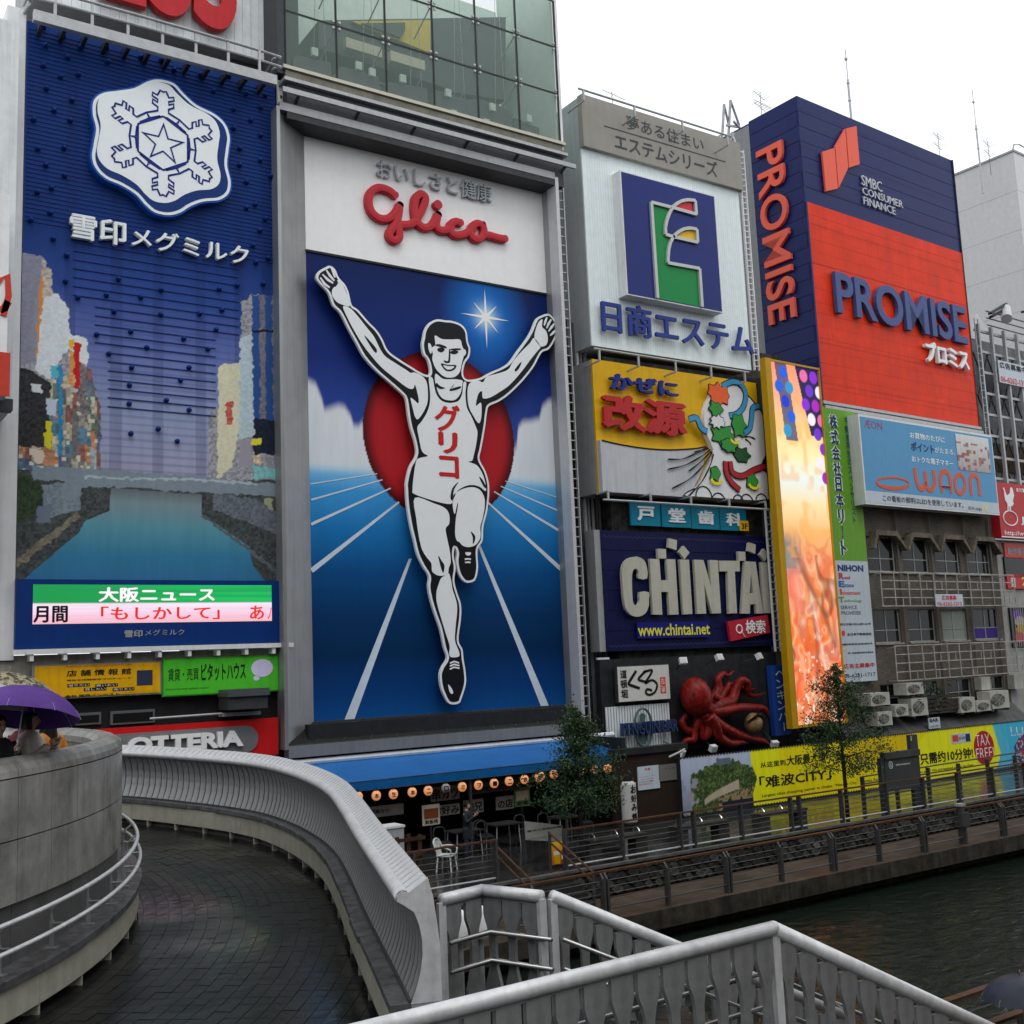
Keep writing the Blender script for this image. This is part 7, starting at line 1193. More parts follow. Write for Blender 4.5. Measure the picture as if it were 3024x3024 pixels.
prof = [(rl_*.6, 0), (rl_*.95, .06)]+[(rl_*(1+.02*(k % 2)), .06+(H_t-.12)*k/16) for k in range(17)]+[(rl_*.6, H_t)]; t.part('paper_shade', G().lathe(prof, 18), mat('lantern_white', (.5, .5, .48), .6, var=.06), True); t.part('cap', G().lathe([(.16, -.06), (.16, 0)], 14).lathe([(.16, H_t), (.16, H_t+.06)], 14), black_paint)
g = G()
for i, ch in enumerate('お好み焼'): z = H_t-.12-(i+1)*(H_t-.24)/4; text_g(g, ch, .0, z+.03, .24, z+(H_t-.24)/4-.02, 0, 0, .04, flat=True)
g.v = [(rl_*1.04*math.sin(x/rl_-.1), -rl_*1.04*math.cos(x/rl_-.1), z) for x, y, z in g.v]; t.part('lettering', g, ink); t.o.rotation_euler = (0, 0, R(-18)); t.part('hanger', G().tube([(0, 0, H_t), (0, 0, H_t+.5)], .015, 5), black_paint)
# terrace clutter
chair = Thing('plastic_chair', 'white plastic garden armchair standing on the terrace by the steps', 'chair', None, (15.9, 27.75, 1.55), rz=R(40)); cw_ = mat('plastic_white', (.6, .62, .6), .35)
for sx in (-1, 1):
    for sy in (-1, 1): chair.part('leg', G().tube([(sx*.24, sy*.22, 0), (sx*.2, sy*.18, .42)], .022, 6), cw_)
    chair.part('armrest', G().tube(smooth_open([(sx*.22, -.2, .42), (sx*.27, -.22, .6), (sx*.27, .0, .66), (sx*.25, .22, .64)], 3), .02, 6), cw_)
chair.part('seat', G().box(-.23, .23, -.22, .22, .41, .44), cw_); g = G()
for k in range(6): x = -.17+k*.068; g.bar((x, .21, .44), (x*1.15, .3, .82), .035, .012)
chair.part('backrest', g.tube(smooth_open([(-.26, .22, .6), (-.22, .29, .8), (0, .32, .87), (.22, .29, .8), (.26, .22, .6)], 4), .025, 6), cw_)
tm_ = mat('terrace_timber', (.06, .035, .02), .6, var=.4); rs = random.Random(3)
t = Thing('timber_fence', 'dark timber slat fence on the terrace behind the plastic chair', 'fence', None, (12.6, 28.6, 1.55))
for k in range(9): t.part('slat', G().box(k*.36, k*.36+.12, 0, .04, 0, .95+.05*(k % 2)), tm_)
for z in (.35, .8): t.part('rail', G().box(-.1, 3.1, -.04, -.002, z, z+.1), tm_)
t = Thing('ice_box', 'white drinks freezer chest standing on the terrace', 'freezer', None, (14.4, 29.3, 1.55)); t.part('cabinet', G().box(0, 1.0, 0, .6, .05, 1.1), mat('freezer_white', (.35, .37, .38), .4)); t.part('lid', G().box(-.03, 1.03, -.03, .63, 1.1, 1.16), white_paint); t.part('label_sheet', G().box(.35, .65, -.012, -.002, .15, .9), mat('sheet_green', (.12, .16, .08), .6))
vt = t; g = G()
for i, ch in enumerate('営業中'): text_g(g, ch, .38, .66-i*.24, .62, .86-i*.24, -.018, -.014, .02, flat=True)
t.part('lettering', g, ink)
for i, (x, y) in enumerate(((17.6, 29.6), (19.2, 29.9), (21.4, 29.6))):
    t = Thing('table', 'dark terrace table, %s of three under the awning' % ('left', 'middle', 'right')[i], 'table', None, (x, y, 1.55), group='dark terrace tables'); t.part('top', G().box(-.5, .5, -.35, .35, .7, .74), black_paint)
    for sx in (-1, 1):
        for sy in (-1, 1): t.part('leg', G().tube([(sx*.45, sy*.3, 0), (sx*.4, sy*.28, .7)], .018, 5), steel)
    for k in range(2):
        c2 = Thing('stool', 'steel framed stool %s the %s terrace table' % (('left of', 'right of')[k], ('left', 'middle', 'right')[i]), 'stool', None, (x-.8+1.5*k, y-.1, 1.55), group='steel framed stools'); c2.part('seat', G().box(-.2, .2, -.2, .2, .44, .48), black_paint)
        for sx in (-1, 1): c2.part('frame_loop', G().tube(smooth_open([(sx*.18, -.18, 0), (sx*.18, -.18, .44), (sx*.18, .18, .44), (sx*.18, .18, 0)], 3), .016, 5), dark_steel)
        c2.part('back_loop', G().tube(smooth_open([(-.18, .18, .44), (-.17, .22, .85), (.17, .22, .85), (.18, .18, .44)], 4), .016, 5), dark_steel)
fq = Fr(26.6, 0); t = Thing('banner_board', 'white board with two rows of black brush lettering by the terrace steps', 'sign', fq, fq.uv(Q('S1', 1580, 930))); q = t.P('S1', [(1578, 920), (1842, 932), (1838, 815), (1570, 785)]); q = [(p[0], p[1]) for p in q]; t.part('board', G().prism(q, 0, .04), mat('menu_paper2', (.3, .3, .28), .6, var=.1)); t.text('串カツお好み焼', 'S1', (1585, 850), (1832, 828), .002, .008, ink, .02); t.text('金本知憲兄貴の店', 'S1', (1585, 918), (1836, 878), .002, .008, ink, .02)
for k in (0, 1): t.part('post', G().box(q[k][0]-.03, q[k][0]+.03, .042, .1, -t.zb+1.55, q[k][1]), dark_steel)
fq = Fr(25.9); t = Thing('beer_sign', 'orange beer poster with a bottle above a black welcome board', 'sign', fq, fq.uv(Q('S1', 1770, 1280))); 
def beer(U, V): return grad(V+.15*(vnoise(U, V, 5, 8, 3)-.5), [(0, '#b86a14'), (.5, '#d09018'), (1, '#d8a838')])
a, b_ = t.L(Q('S1', 1745, 1100)), t.L(Q('S1', 1862, 918)); t.raster('poster', a[0], a[1], b_[0], b_[1], .05, 20, 30, beer, print_mat('billboard_print')); t.part('backing', G().box(a[0], b_[0], -.04, .02, a[1], b_[1]), dark_steel); W_ = b_[0]-a[0]; H_2 = b_[1]-a[1]
t.part('bottle_print', G().prism([(a[0]+W_*u, a[1]+H_2*v_) for u, v_ in ((.62, .02), (.92, .02), (.93, .5), (.83, .66), (.82, .88), (.74, .88), (.73, .66), (.61, .5))], -.056, -.05), mat('bottle_print', '#9c3c14')); t.part('glass_print', G().prism([(a[0]+W_*u, a[1]+H_2*v_) for u, v_ in ((.24, .03), (.54, .03), (.54, .42), (.22, .42))], -.056, -.05), mat('beer_print', '#d8a010')); t.part('foam_print', G().prism([(a[0]+W_*u, a[1]+H_2*v_) for u, v_ in ((.22, .42), (.54, .42), (.55, .58), (.22, .58))], -.056, -.05), lett_white); t.part('label_print', G().prism([(a[0]+W_*u, a[1]+H_2*v_) for u, v_ in ((.64, .2), (.9, .2), (.9, .38), (.64, .38))], -.06, -.056), lett_white)
a2, b2 = t.L(Q('S1', 1728, 1300)), t.L(Q('S1', 1825, 1102)); t.part('board', G().box(a2[0], b2[0], -.03, .02, a2[1], b2[1]-.01), black_paint)
for k, s_ in enumerate(('ようこそ', 'Welcome', '欢迎光临', '歡迎光臨', '어서오세요', '営業中')): z = b2[1]-.09-k*.105; t.textl(s_, a2[0]+.04, z, b2[0]-.05, z+.06, .03, .034, lett_white if k < 5 else ye1, .02)
t.part('leg', G().box(a2[0]+.1, b2[0]-.1, .0, .1, 1.56-t.zb, a2[1]), black_paint)
for i, (x, y, c, c2, tx, lab) in enumerate(((12.9, 31.1, '#b8302c', '#c8c0a8', '生ビール', 'small red price poster hanging at the left end inside'), (13.9, 31.15, '#b0a024', '#b0a024', '安い', 'small yellow star price poster beside the red one'), (16.9, 30.9, '#a8a090', '#6c3a20', '鉄板焼', 'cream food poster leaning behind the tables'), (20.6, 31.3, '#5a7a50', '#b0a890', '定食', 'green edged menu poster near the tree'))):
    t = Thing('menu_poster', lab, 'poster', None, (x, y, 1.6)); z_ = (1.1, 1.0, .75, .9)[i]; t.part('sheet', G().box(0, .62, 0, .03, z_, z_+.62), mat('poster_%s' % ('red', 'yellow', 'cream', 'green')[i], c)); t.part('picture', G().box(.06, .56, -.012, -.002, z_+.2, z_+.5), mat('poster_picture_%s' % ('red', 'yellow', 'cream', 'green')[i], c2)); t.part('lettering', text_g(G(), tx, .08, z_+.04, .54, z_+.17, -.012, -.006, .02, flat=True), ink); t.part('stand', G().box(.28, .34, .03, .06, -.05, z_), black_paint)
# ================= trees =================
lfm = [mat('leaf_%s' % n_, c, .5, var=.25, scale=2) for n_, c in (('dark', (.026, .055, .026)), ('mid', (.042, .085, .036)), ('light', (.07, .12, .045)), ('yellow', (.11, .12, .03)))]; bark = mat('wet_bark', (.03, .025, .02), .7, var=.4, bump=.5, bscale=20)
def tree(name, label, x, y, z0, H, crown, leaves, seed, lsz=.1):
    rs = random.Random(seed); t = Thing(name, label, 'tree', None, (x, y, z0)); g = G(); g.tube(smooth_open([(0, 0, 0), (.03, .02, H*.3), (-.02, 0, H*.6), (.02, .02, H*.98)], 4), [.075]*2+[.065]*4+[.045]*4+[.02]*3, 8); ctrs = []
    for k in range(26):
        zb = H*(.28+.62*k/26); a = k*2.4; i = min(range(len(crown)), key=lambda i: abs(crown[i][0]-(zb+.25)/H)); L_ = crown[i][1]*rs.uniform(.75, 1.08); cx = crown[i][2]; e = (cx+L_*math.cos(a), L_*.8*math.sin(a), zb+rs.uniform(.15, .5)); g.tube([(0, 0, zb), (e[0]*.5, e[1]*.5, (zb+e[2])/2+.06), e], [.022, .014, .005], 5)
        for f in (.35, .6, .85, 1.0): ctrs.append((e[0]*f+rs.uniform(-.1, .1), e[1]*f+rs.uniform(-.1, .1), zb+(e[2]-zb)*f+rs.uniform(-.08, .15), .16+.22*f))
    for k in range(8): ctrs.append((rs.uniform(-.12, .12), rs.uniform(-.1, .1), H*(.9+.02*k), .12))
    t.part('trunk', g, bark, True); nr = np.random.RandomState(seed); V = [[], [], [], []]; F = [[], [], [], []]
    for (cx, cy, cz, r) in ctrs:
        pick = nr.choice([0, 0, 1, 1, 2])
        for _ in range(leaves//len(ctrs)):
            p = np.array([cx, cy, cz])+nr.normal(0, r*.55, 3)*np.array([1, 1, .75]); d = nr.normal(size=3); d /= np.linalg.norm(d); e = np.cross(d, nr.normal(size=3)); e /= np.linalg.norm(e); s = lsz*nr.uniform(.5, 1.1); k = pick if nr.rand() < .7 else nr.choice([0, 1, 2, 3], p=[.4, .35, .22, .03]); o = len(V[k])
            V[k] += [p-d*s*.5, p+e*s*.2, p+d*s*.5, p-e*s*.2]; F[k].append((o, o+1, o+2, o+3))
    me = bpy.data.meshes.new('crown'); vs = []; fs = []; mi = []
    for k in range(4): o = len(vs); vs += [tuple(v_) for v_ in V[k]]; fs += [tuple(i+o for i in f) for f in F[k]]; mi += [k]*len(F[k])
    me.from_pydata(vs, [], fs); [me.materials.append(m_) for m_ in lfm]; me.polygons.foreach_set('material_index', mi); t.part('crown', me, None); return t
tree('street_tree', 'bushy dark green young tree in front of the awning, nearest the steps', 19.55, 26.3, 1.55, 4.1, [(.25, 1.0, -.1), (.35, 1.25, 0), (.5, 1.3, .1), (.65, .95, .1), (.8, .55, .1), (1.0, .25, .1)], 11500, 5, .12)
tree('street_tree', 'slender young tree on a bare stem before the yellow hoarding', 31.0, 26.3, 1.55, 4.9, [(.25, 1.0, .1), (.35, 1.35, .1), (.5, 1.5, .1), (.65, 1.3, .15), (.8, .8, 0), (1.0, .3, -.1)], 11500, 9, .12)
t = Thing('potted_plant', 'leafy pot plants standing on the dark timber balcony', 'plant', off(FP, .5), off(FP, .5).uv(Q('B1', 960, 1290))); nr = np.random.RandomState(2); g = G()
for _ in range(420): p = nr.normal(0, 1, 3)*np.array([.7, .25, .3]); d = nr.normal(size=3); d[2] = abs(d[2]); d /= np.linalg.norm(d); e = np.cross(d, nr.normal(size=3)); e /= np.linalg.norm(e); g.add([tuple(p), tuple(p+e*.04+d*.1), tuple(p+d*.25), tuple(p-e*.04+d*.1)], [(0, 1, 2, 3)])
t.part('leaves', g, lfm[1]); t.part('planter', G().box(-1.0, 1.0, -.15, .15, -.6, -.3), tim)
# ================= round bridge =================
BC = Vector((-5.07, 19.81)); SB = .0347
def zs(y): return 4.08+(y-9)*SB
def zp(y): return zs(y)-.55
met = mat('satin_silver_paint', (.70, .705, .72), .28, .2, .12, 9, bump=.25, bscale=120, streak=.18, spec=.5); metd = mat('satin_grey_paint', (.30, .305, .31), .36, .3, .15, 7, bump=.25, bscale=120, streak=.25, spec=.4); dgran = mat('wet_dark_granite', (.11, .11, .115), .22, 0, .35, 5, bump=.1, bscale=60); creamc = mat('cream_concrete', (.40, .39, .32), .7, 0, .12, 4, bump=.15, streak=.15); gran = mat('grey_granite', (.26, .255, .24), .26, 0, .35, 1.6, bump=.12, bscale=90, streak=.3, spec=.4)
path = smooth_open([(-3.0, 32.9), (.8, 31.5), (3.8, 29.4), (6.34, 25.9), (7.5, 23.3), (8.0, 21.5), (8.05, 19.9), (7.86, 18.2), (7.5, 16.6), (6.9, 14.8), (6.24, 12.97), (5.64, 11.24), (5.08, 9.62)], 16)
cum = [0]
for a, b in zip(path, path[1:]): cum.append(cum[-1]+math.dist(a, b))
LEN = cum[-1]
def at_s(s, o=0):     # point and heading at arc length s, moved o metres outwards
    s = max(0, min(LEN-1e-6, s)); i = max(k for k in range(len(cum)-1) if cum[k] <= s); f = (s-cum[i])/(cum[i+1]-cum[i]); p = Vector(path[i]).lerp(Vector(path[i+1]), f)
    a, b = Vector(path[max(i-1, 0)]), Vector(path[min(i+2, len(path)-1)]); t = (b-a).normalized(); n = Vector((-t.y, t.x)); n = -n if n.dot(p-BC) < 0 else n; return p+n*o, t, n
bal = Thing('balustrade', 'curving silver slatted metal balustrade on the outer edge of the round bridge', 'balustrade', None, (6, 20, 0)); O_ = Vector((6, 20, 0))
def frame_at(s, o=0): p, t, n = at_s(s, o); return p, math.atan2(n.y, n.x), zs(p.y)
inner = [(0, .015), (.05, .12), (.095, .26), (.12, .42), (.12, .56), (.095, .7), (.05, .82), (-.01, .91)]; outer = [(x+.035, z) for x, z in inner[::-1]]
sl_ = inner+outer; n = len(sl_)
def extr(poly, w_): g = G(); g.add([(x, -w_/2, z) for x, z in poly]+[(x, w_/2, z) for x, z in poly], [(i, (i+1) % len(poly), len(poly)+(i+1) % len(poly), len(poly)+i) for i in range(len(poly))]); k = len(poly)//2; [g.f.append((i, i+1, 2*k-2-i, 2*k-1-i)) or g.f.append((2*k+2*k-1-i, 2*k+2*k-2-i, 2*k+i+1, 2*k+i)) for i in range(k-1)]; return g
slat = extr(sl_, .158).mesh('slat', metd); capp = G().add([(x, y, z) for y in (-.088, .088) for x, z in ((-.0, .99), (.19, 1.11), (.21, 1.09), (.02, .965))], [(0, 1, 2, 3), (7, 6, 5, 4), (0, 4, 5, 1), (1, 5, 6, 2), (2, 6, 7, 3), (3, 7, 4, 0)]).mesh('cap_plate', met)
ns = int((LEN-1)/.184)
for k in range(min(ns, 298)):
    s = LEN-.1-k*.184; p, a, z = frame_at(s)
    for nm, me in (('slat', slat), ('cap_plate', capp)):
        o = link(nm, me, bal.o, (p.x-6, p.y-20, z)); o.rotation_euler = (0, 0, a)
SS = [LEN-k*.25 for k in range(int(LEN/.25))][::-1]+[LEN]
def strip(prof, cl=True):   # sweep an (outward, height) profile along the edge curve
    g = G(); N = len(prof); 
    for s in SS:
        p, t, nn = at_s(s); z = zs(p.y)
        for o, h in prof: q = p+nn*o; g.v.append((q.x-6, q.y-20, z+h))
    for i in range(len(SS)-1):
        for j in range(N if cl else N-1): a, b = i*N+j, i*N+(j+1) % N; g.f.append((a, b, b+N, a+N))
    if cl: g.f.append(tuple(range(N))); g.f.append(tuple(range((len(SS)-1)*N, len(SS)*N))[::-1])
    return g
bal.part('back_shell', strip([(.17, .0), (.19, .5), (.15, .95), (.14, 1.03), (.2, 1.02), (.26, .6), (.27, .0)]), mat('near_black_metal', (.03, .03, .03), .6))  # evenly near-black shell, seen as dark lines between the slats
bal.part('handrail', strip([(-.05+.07*math.cos(k*math.pi/6), .955+.07*math.sin(k*math.pi/6)) for k in range(12)]), met, True)
bal.part('bottom_channel', strip([(-.02, .0), (-.02, .03), (.17, .03), (.17, .0)]), dark_steel)
p, t, nn = at_s(LEN); ep = [(0, 0)]+inner[1:-1]+[(-.06, .9), (-.11, .93), (-.115, .98), (-.06, 1.02), (.0, 1.0), (.19, 1.125), (.235, .95), (.26, .75), (.29, .5), (.29, 0)]
g = G().add([(p.x+nn.x*o-6+t.x*d, p.y+nn.y*o-20+t.y*d, zs(p.y)+h) for d in (.005, .03) for o, h in ep], []); m_ = len(ep)
tri = tessellate_polygon([[Vector((a, b, 0)) for a, b in ep]]); g.f += [tuple(q) for q in tri]+[tuple(i+m_ for i in q) for q in tri]+[(i, (i+1) % m_, m_+(i+1) % m_, m_+i) for i in range(m_)]; bal.part('end_plate', g, met)
# bench slabs, cream fascia and fins below the balustrade
be = Thing('bench_ledge', 'dark wet granite ledge on cream panels at the foot of the slatted balustrade', 'ledge', None, (6, 20, 0))
def block(s0, s1, o0, o1, h0, h1, n=3):
    g = G()
    for i in range(n+1):
        p, t, nn = at_s(s0+(s1-s0)*i/n); z = zs(p.y)
        for o, h in ((o0, h0), (o1, h0), (o1, h1), (o0, h1)): q = p+nn*o; g.v.append((q.x-6, q.y-20, z+h))
    for i in range(n):
        for j in range(4): a, b = i*4+j, i*4+(j+1) % 4; g.f.append((a, b, b+4, a+4))
    g.f.append((0, 1, 2, 3)); k = n*4; g.f.append((k+3, k+2, k+1, k)); return g
rs = random.Random(5); s = LEN+.3; k = 0
while s > 3: be.part('granite_slab', block(s-.92, s-.012, -.2+rs.uniform(-.012, .012), .02, -.075+rs.uniform(-.004, .004), .0, 3), dgran); s -= .92
s = LEN+.3
while s > 3: be.part('cream_panel', block(s-1.84, s-.01, -.17, -.11, -.42, -.08, 5), creamc); s -= 1.84
s = LEN-.1
while s > 3: be.part('support_fin', block(s-.03, s, -.165, -.05, -.552, -.425, 1), creamc); s -= .92
be.part('back_panel', block(2, LEN+.3, -.06, .0, -.56, -.08, 90), mat('dull_pipe', (.14, .13, .12)))
# end plinth right of the balustrade end
g = G(); p, t, nn = at_s(LEN); 
be.part('end_slab', G().add([(p.x+nn.x*o-6+t.x*d, p.y+nn.y*o-20+t.y*d, zs(p.y)+h) for h in (-.08, -.002) for o, d in ((0, .03), (.55, .03), (.5, .6), (-.1, .6))], [(0, 3, 2, 1), (4, 5, 6, 7), (0, 1, 5, 4), (1, 2, 6, 5), (2, 3, 7, 6), (3, 0, 4, 7)]), dgran)
# paving
dk_ = bpy.data.objects
gd = G(); nx, ny = 30, 60; x0_, x1_, y0_, y1_ = -20, 10.5, 1.0, 34
def inside(x, y):
    if math.hypot(x-BC.x, y-BC.y) < 9.9: return False
    if y > 9.4: return math.hypot(x-BC.x, y-BC.y) < 12.95 or (y < 13.6 and x < 5.0+(y-9.62)*.345)
    return x < 8.2
gd.v = [(-30, 2, zp(2)), (7.3, 2, zp(2)), (7.3, 9.4, zp(9.4)), (5.3, 9.4, zp(9.4))]
rim = []
for s in [LEN-k*.5 for k in range(int(LEN/.5))]: q, t, nn = at_s(s, .28); rim.append((q.x, q.y, zp(q.y)))
gd = G().add([(-30, 1, zp(1)), (7.3, 1, zp(1)), (7.3, 9.9, zp(9.9)), (5.6, 9.9, zp(9.9))]+rim+[(-30, 33, zp(33))], [tuple(range(4+len(rim)+1))])
for v_ in list(gd.v): pass
N_ = len(gd.v); gd.v += [(x, y, z-.5) for x, y, z in gd.v]; gd.f.append(tuple(range(N_, 2*N_))[::-1]); gd.f += [(i, N_+i, N_+(i+1) % N_, (i+1) % N_) for i in range(N_)]
deck = plain('bridge_deck', None, None, gd, mat('dark_joint_mortar', (.02, .02, .02), .35), kind='structure')
tilem = wet('wet_paving_brick', (.0125, .0135, .0125), .09, .34, scale=2, bump=.1, bscale=25, var=.4, spec=.22); far = G(); tiles = []; rs = random.Random(8); rr = 9.92; row = 0
while rr < 19.5:
    w_ = .18; step = .22; na = int(2*math.pi*rr/step)
    for j in range(na):
        a0 = (j+.5*(row % 2))*2*math.pi/na
        am = a0+math.pi/na; x, y = BC.x+(rr+w_/2)*math.cos(am), BC.y+(rr+w_/2)*math.sin(am)
        if inside(x, y) and x > -1.5 and y > 3.2: tiles.append((math.hypot(x, y), rr, a0, 2*math.pi/na, w_))
    rr += w_; row += 1
tiles.sort()
def tile(g, rr, a0, da, w_, ox=0, oy=0, oz=0):
    e = .004; dz = rs.uniform(.002, .007); tz = rs.uniform(-.0015, .0015); q = []
    for r_, a in ((rr+e, a0+e/rr), (rr+w_-e, a0+e/rr), (rr+w_-e, a0+da-e/rr), (rr+e, a0+da-e/rr)): x, y = BC.x+r_*math.cos(a), BC.y+r_*math.sin(a); q.append((x-ox, y-oy, zp(y)+.006+dz+tz*(1 if len(q) % 2 else -1)-oz))
    return g.add(q+[(x, y, z-.012) for x, y, z in q], [(0, 1, 2, 3), (0, 4, 5, 1), (1, 5, 6, 2), (2, 6, 7, 3), (3, 7, 4, 0)])
vis = [q for q in tiles if (lambda P: 0 < 1512+FPX*P.dot(cR)/P.dot(cF) < 3024 and 1512-FPX*P.dot(cU)/P.dot(cF) < 3100)(Vector((BC.x+q[1]*math.cos(q[2]), BC.y+q[1]*math.sin(q[2]), 3.6-EYE)))]
near_ = set(q[:3] for q in vis[:300])
for q in tiles:
    if q[:3] in near_: link('paving_brick', tile(G(), *q[1:]).mesh('paving_brick', tilem), deck)
    else: tile(far, *q[1:])
link('far_paving_bricks', far.mesh('far_paving_bricks', tilem), deck, stuff=True)
# granite drum
dr = Thing('granite_wall', 'curved grey granite wall of the round bridge with rounded coping', 'wall', None, (BC.x, BC.y, 0)); RW = 9.79
def arc(r0, r1, a0, a1, z0, z1, n=4, top=None):
    g = G()
    for i in range(n+1):
        a = a0+(a1-a0)*i/n; c, s = math.cos(a), math.sin(a); sl0 = lambda r, z: (r*c, r*s, z+(zs(BC.y+r*s) if top else 0))
        g.v += [sl0(r0, z0), sl0(r1, z0), sl0(r1, z1), sl0(r0, z1)]
    for i in range(n):
        for j in range(4): a, b = i*4+j, i*4+(j+1) % 4; g.f.append((a, b, b+4, a+4))
    g.f.append((0, 1, 2, 3)); k = n*4; g.f.append((k+3, k+2, k+1, k)); return g
da = .72/RW; A0 = R(-75); 
for k in range(34):
    a = A0+k*da; e = .005/RW
    for z0_, z1_ in ((4.87, 5.53), (5.54, 6.19)): dr.part('granite_panel', arc(RW-.12, RW+rs.uniform(-.002, .002), a+e, a+da-e, z0_, z1_-.004, 3), gran)
    cop = [(RW-.42, 6.2), (RW+.0, 6.2), (RW-.01, 6.27), (RW-.05, 6.34), (RW-.13, 6.39), (RW-.22, 6.405), (RW-.33, 6.38), (RW-.42, 6.3)]; g = G()
    for i in range(4):
        aa = a+e+(da-2*e)*i/3; g.v += [(r*math.cos(aa), r*math.sin(aa), z) for r, z in cop]
    for i in range(3):
        for j in range(8): p_, q_ = i*8+j, i*8+(j+1) % 8; g.f.append((p_, q_, q_+8, p_+8))
    g.f.append(tuple(range(8))); g.f.append(tuple(range(24, 32))[::-1]); dr.part('coping_stone', g, gran)
    if k % 2 == 0: dr.part('plinth_panel', arc(RW-.2, RW-.06, a+e, a+2*da-e, 3.9, 4.85, 4), mat('plinth_granite', (.12, .12, .118), .3, var=.2))
dr.part('core', arc(RW-.36, RW-.13, A0, A0+34*da, 3.4, 6.19, 60), concrete)
le = Thing('drum_ledge', 'dark granite ledge on cream panels round the foot of the granite wall', 'ledge', None, (BC.x, BC.y, 0)); RL = 10.07; db = 1.0/RL
for k in range(25):
    a = A0+k*db; e = .006/RL; le.part('granite_slab', arc(RW-.08, RL+rs.uniform(-.006, .006), a+e, a+db-e, -.08, 0, 4, True), dgran); le.part('cream_panel', arc(RL-.12, RL-.04, a+e*.5, a+db-e*.5, -.42, -.085, 4, True), creamc); le.part('support_fin', arc(RW-.1, RL-.05, a, a+.03/RL, -.56, -.425, 1, True), creamc)
dr.part('plinth_base', arc(RW-.3, RW-.1, A0, A0+34*da, 3.1, 3.9, 60), creamc)
hr_ = Thing('handrail', 'double tube handrail curving round the granite wall above its ledge', 'handrail', None, (BC.x, BC.y, 0))
for h, ro in ((.54, -.06), (.27, -.02)):
    hr_.part('rail', G().tube([((RL+ro)*math.cos(a), (RL+ro)*math.sin(a), zs(BC.y+(RL+ro)*math.sin(a))+h) for a in np.linspace(A0, A0+2.3, 90)], .027, 8), met, True)
for k in range(22):
    a = A0+.03+k*1.04/RL; r = RL-.2; z = zs(BC.y+r*math.sin(a)); f = lambda rr, h: (rr*math.cos(a), rr*math.sin(a), z+h); hr_.part('post', G().bar(f(r, 0), f(r, .3), .05, .02).tube(smooth_open([f(r, .28), f(r, .42), f(RL-.07, .53)], 3), .016, 6).tube([f(r, .27), f(RL-.04, .27)], .014, 6), metd); hr_.part('base_plate', G().bar(f(r-.07, .006), f(r+.07, .006), .1, .012), metd)
plain('upper_deck', None, None, G().lathe([(0, 5.1), (RW-.3, 5.1), (RW-.3, 4.9), (0, 4.9)], 48, (BC.x, BC.y, 0)), mat('asphalt', (.05, .05, .05)), kind='structure')
# ================= stair railings =================
tz = .066
def tulip(h=1.0, w_=.118):
    pr = [(w_, 0), (w_, -.17), (w_*.95, -.2), (w_*.62, -.3), (w_*.42, -.4), (w_*.38, -.58), (w_*.45, -.72), (w_*.8, -.86), (w_, -.94), (w_, -h)]; return [(-x, z) for x, z in pr]+[(x, z) for x, z in pr[::-1]]
tmesh = G().prism(tulip(), -.022, .022).mesh('baluster', metd)
def stair_rail(label, pts, z0post=None, sp=.27, inner_side=1, hand=True):
    """pts: rail axis points; flat plate balusters hang below the round top rail"""
    t = Thing('stair_railing', label, 'railing', None, (pts[0][0], pts[0][1], pts[0][2]-1.1)); o = Vector(t.o.location); P = [Vector(p)-o for p in pts]
    for a, b in zip(P, P[1:]):
        t.part('top_rail', G().tube([a, b], tz, 16), met, True); d = b-a; L_ = d.length; hd = math.atan2(d.y, d.x); n = max(1, int(math.hypot(d.x, d.y)/sp)); t.part('under_bar', G().bar(a-Vector((0, 0, tz+.01)), b-Vector((0, 0, tz+.01)), .03, .02), metd)
        for k in range(n):
            q = a+d*((k+.5)/n); ob = link('baluster', tmesh, t.o, (q.x, q.y, q.z-tz-.012)); ob.rotation_euler = (0, 0, hd)
    for i, p in enumerate(P):
        if i in (0, len(P)-1) or len(P) == 3 and inner_side > 0: t.part('post', G().box(p.x-.045, p.x+.045, p.y-.03, p.y+.03, p.z-1.25, p.z-.03), met)
    for i, p in enumerate(P[1:-1]): t.part('rail_joint', G().ellip(p, (tz*1.01,)*3, 14, 10), met, True)
    if hand:
        for dz in (-.42, -.72):
            q = [p+Vector((0, .16*inner_side, dz)) for p in P]; t.part('grab_rail', G().tube(q, .024, 8), mat('grab_steel', (.3, .3, .3), .25, .8), True)
            for a, b in zip(q, q[1:]):
                for f in (.2, .8): c_ = a.lerp(b, f); t.part('grab_bracket', G().tube([c_, c_-Vector((0, .14*inner_side, .04))], .012, 5), metd)
    return t
stair_rail('nearest round topped stair railing crossing the bottom of the photo', [(3.2, 7.42, 4.7), (7.73, 7.52, 4.7), (12.4, 7.62, 4.7-4.67*.485)], inner_side=1)
stair_rail('short angled stair railing beside the end plate of the balustrade', [(6.12, 10.83, 4.7), (6.72, 10.95, 4.7), (6.95, 10.12, 4.72)], inner_side=-1)
stair_rail('far stair railing sloping down to the canal walkway', [(7.1, 10.13, 4.7), (11.8, 10.3, 4.7-4.7*.468)], inner_side=-1)
sr = Thing('stair', 'dark stone stair descending from the bridge between the silver railings', 'stair', None, (7.6, 8.9, 0))
for k in range(17): sr.part('step', G().box(.02+k*.31, .33+k*.31, -1.35, 1.2, zp(8)-.32-k*.15, zp(8)-.17-k*.15), dgran)
sr.part('stringer', G().add([(0, y, z) for y in (-1.45, -1.36) for z in (2.6, 3.5)]+[(5.4, y, z) for y in (-1.45, -1.36) for z in (.3, 1.0)], [(0, 1, 5, 4), (2, 6, 7, 3), (1, 3, 7, 5), (0, 4, 6, 2)]), metd)
sr.part('under_wall', G().box(-.3, .0, -6, 1.3, -.5, 3.3), concrete)
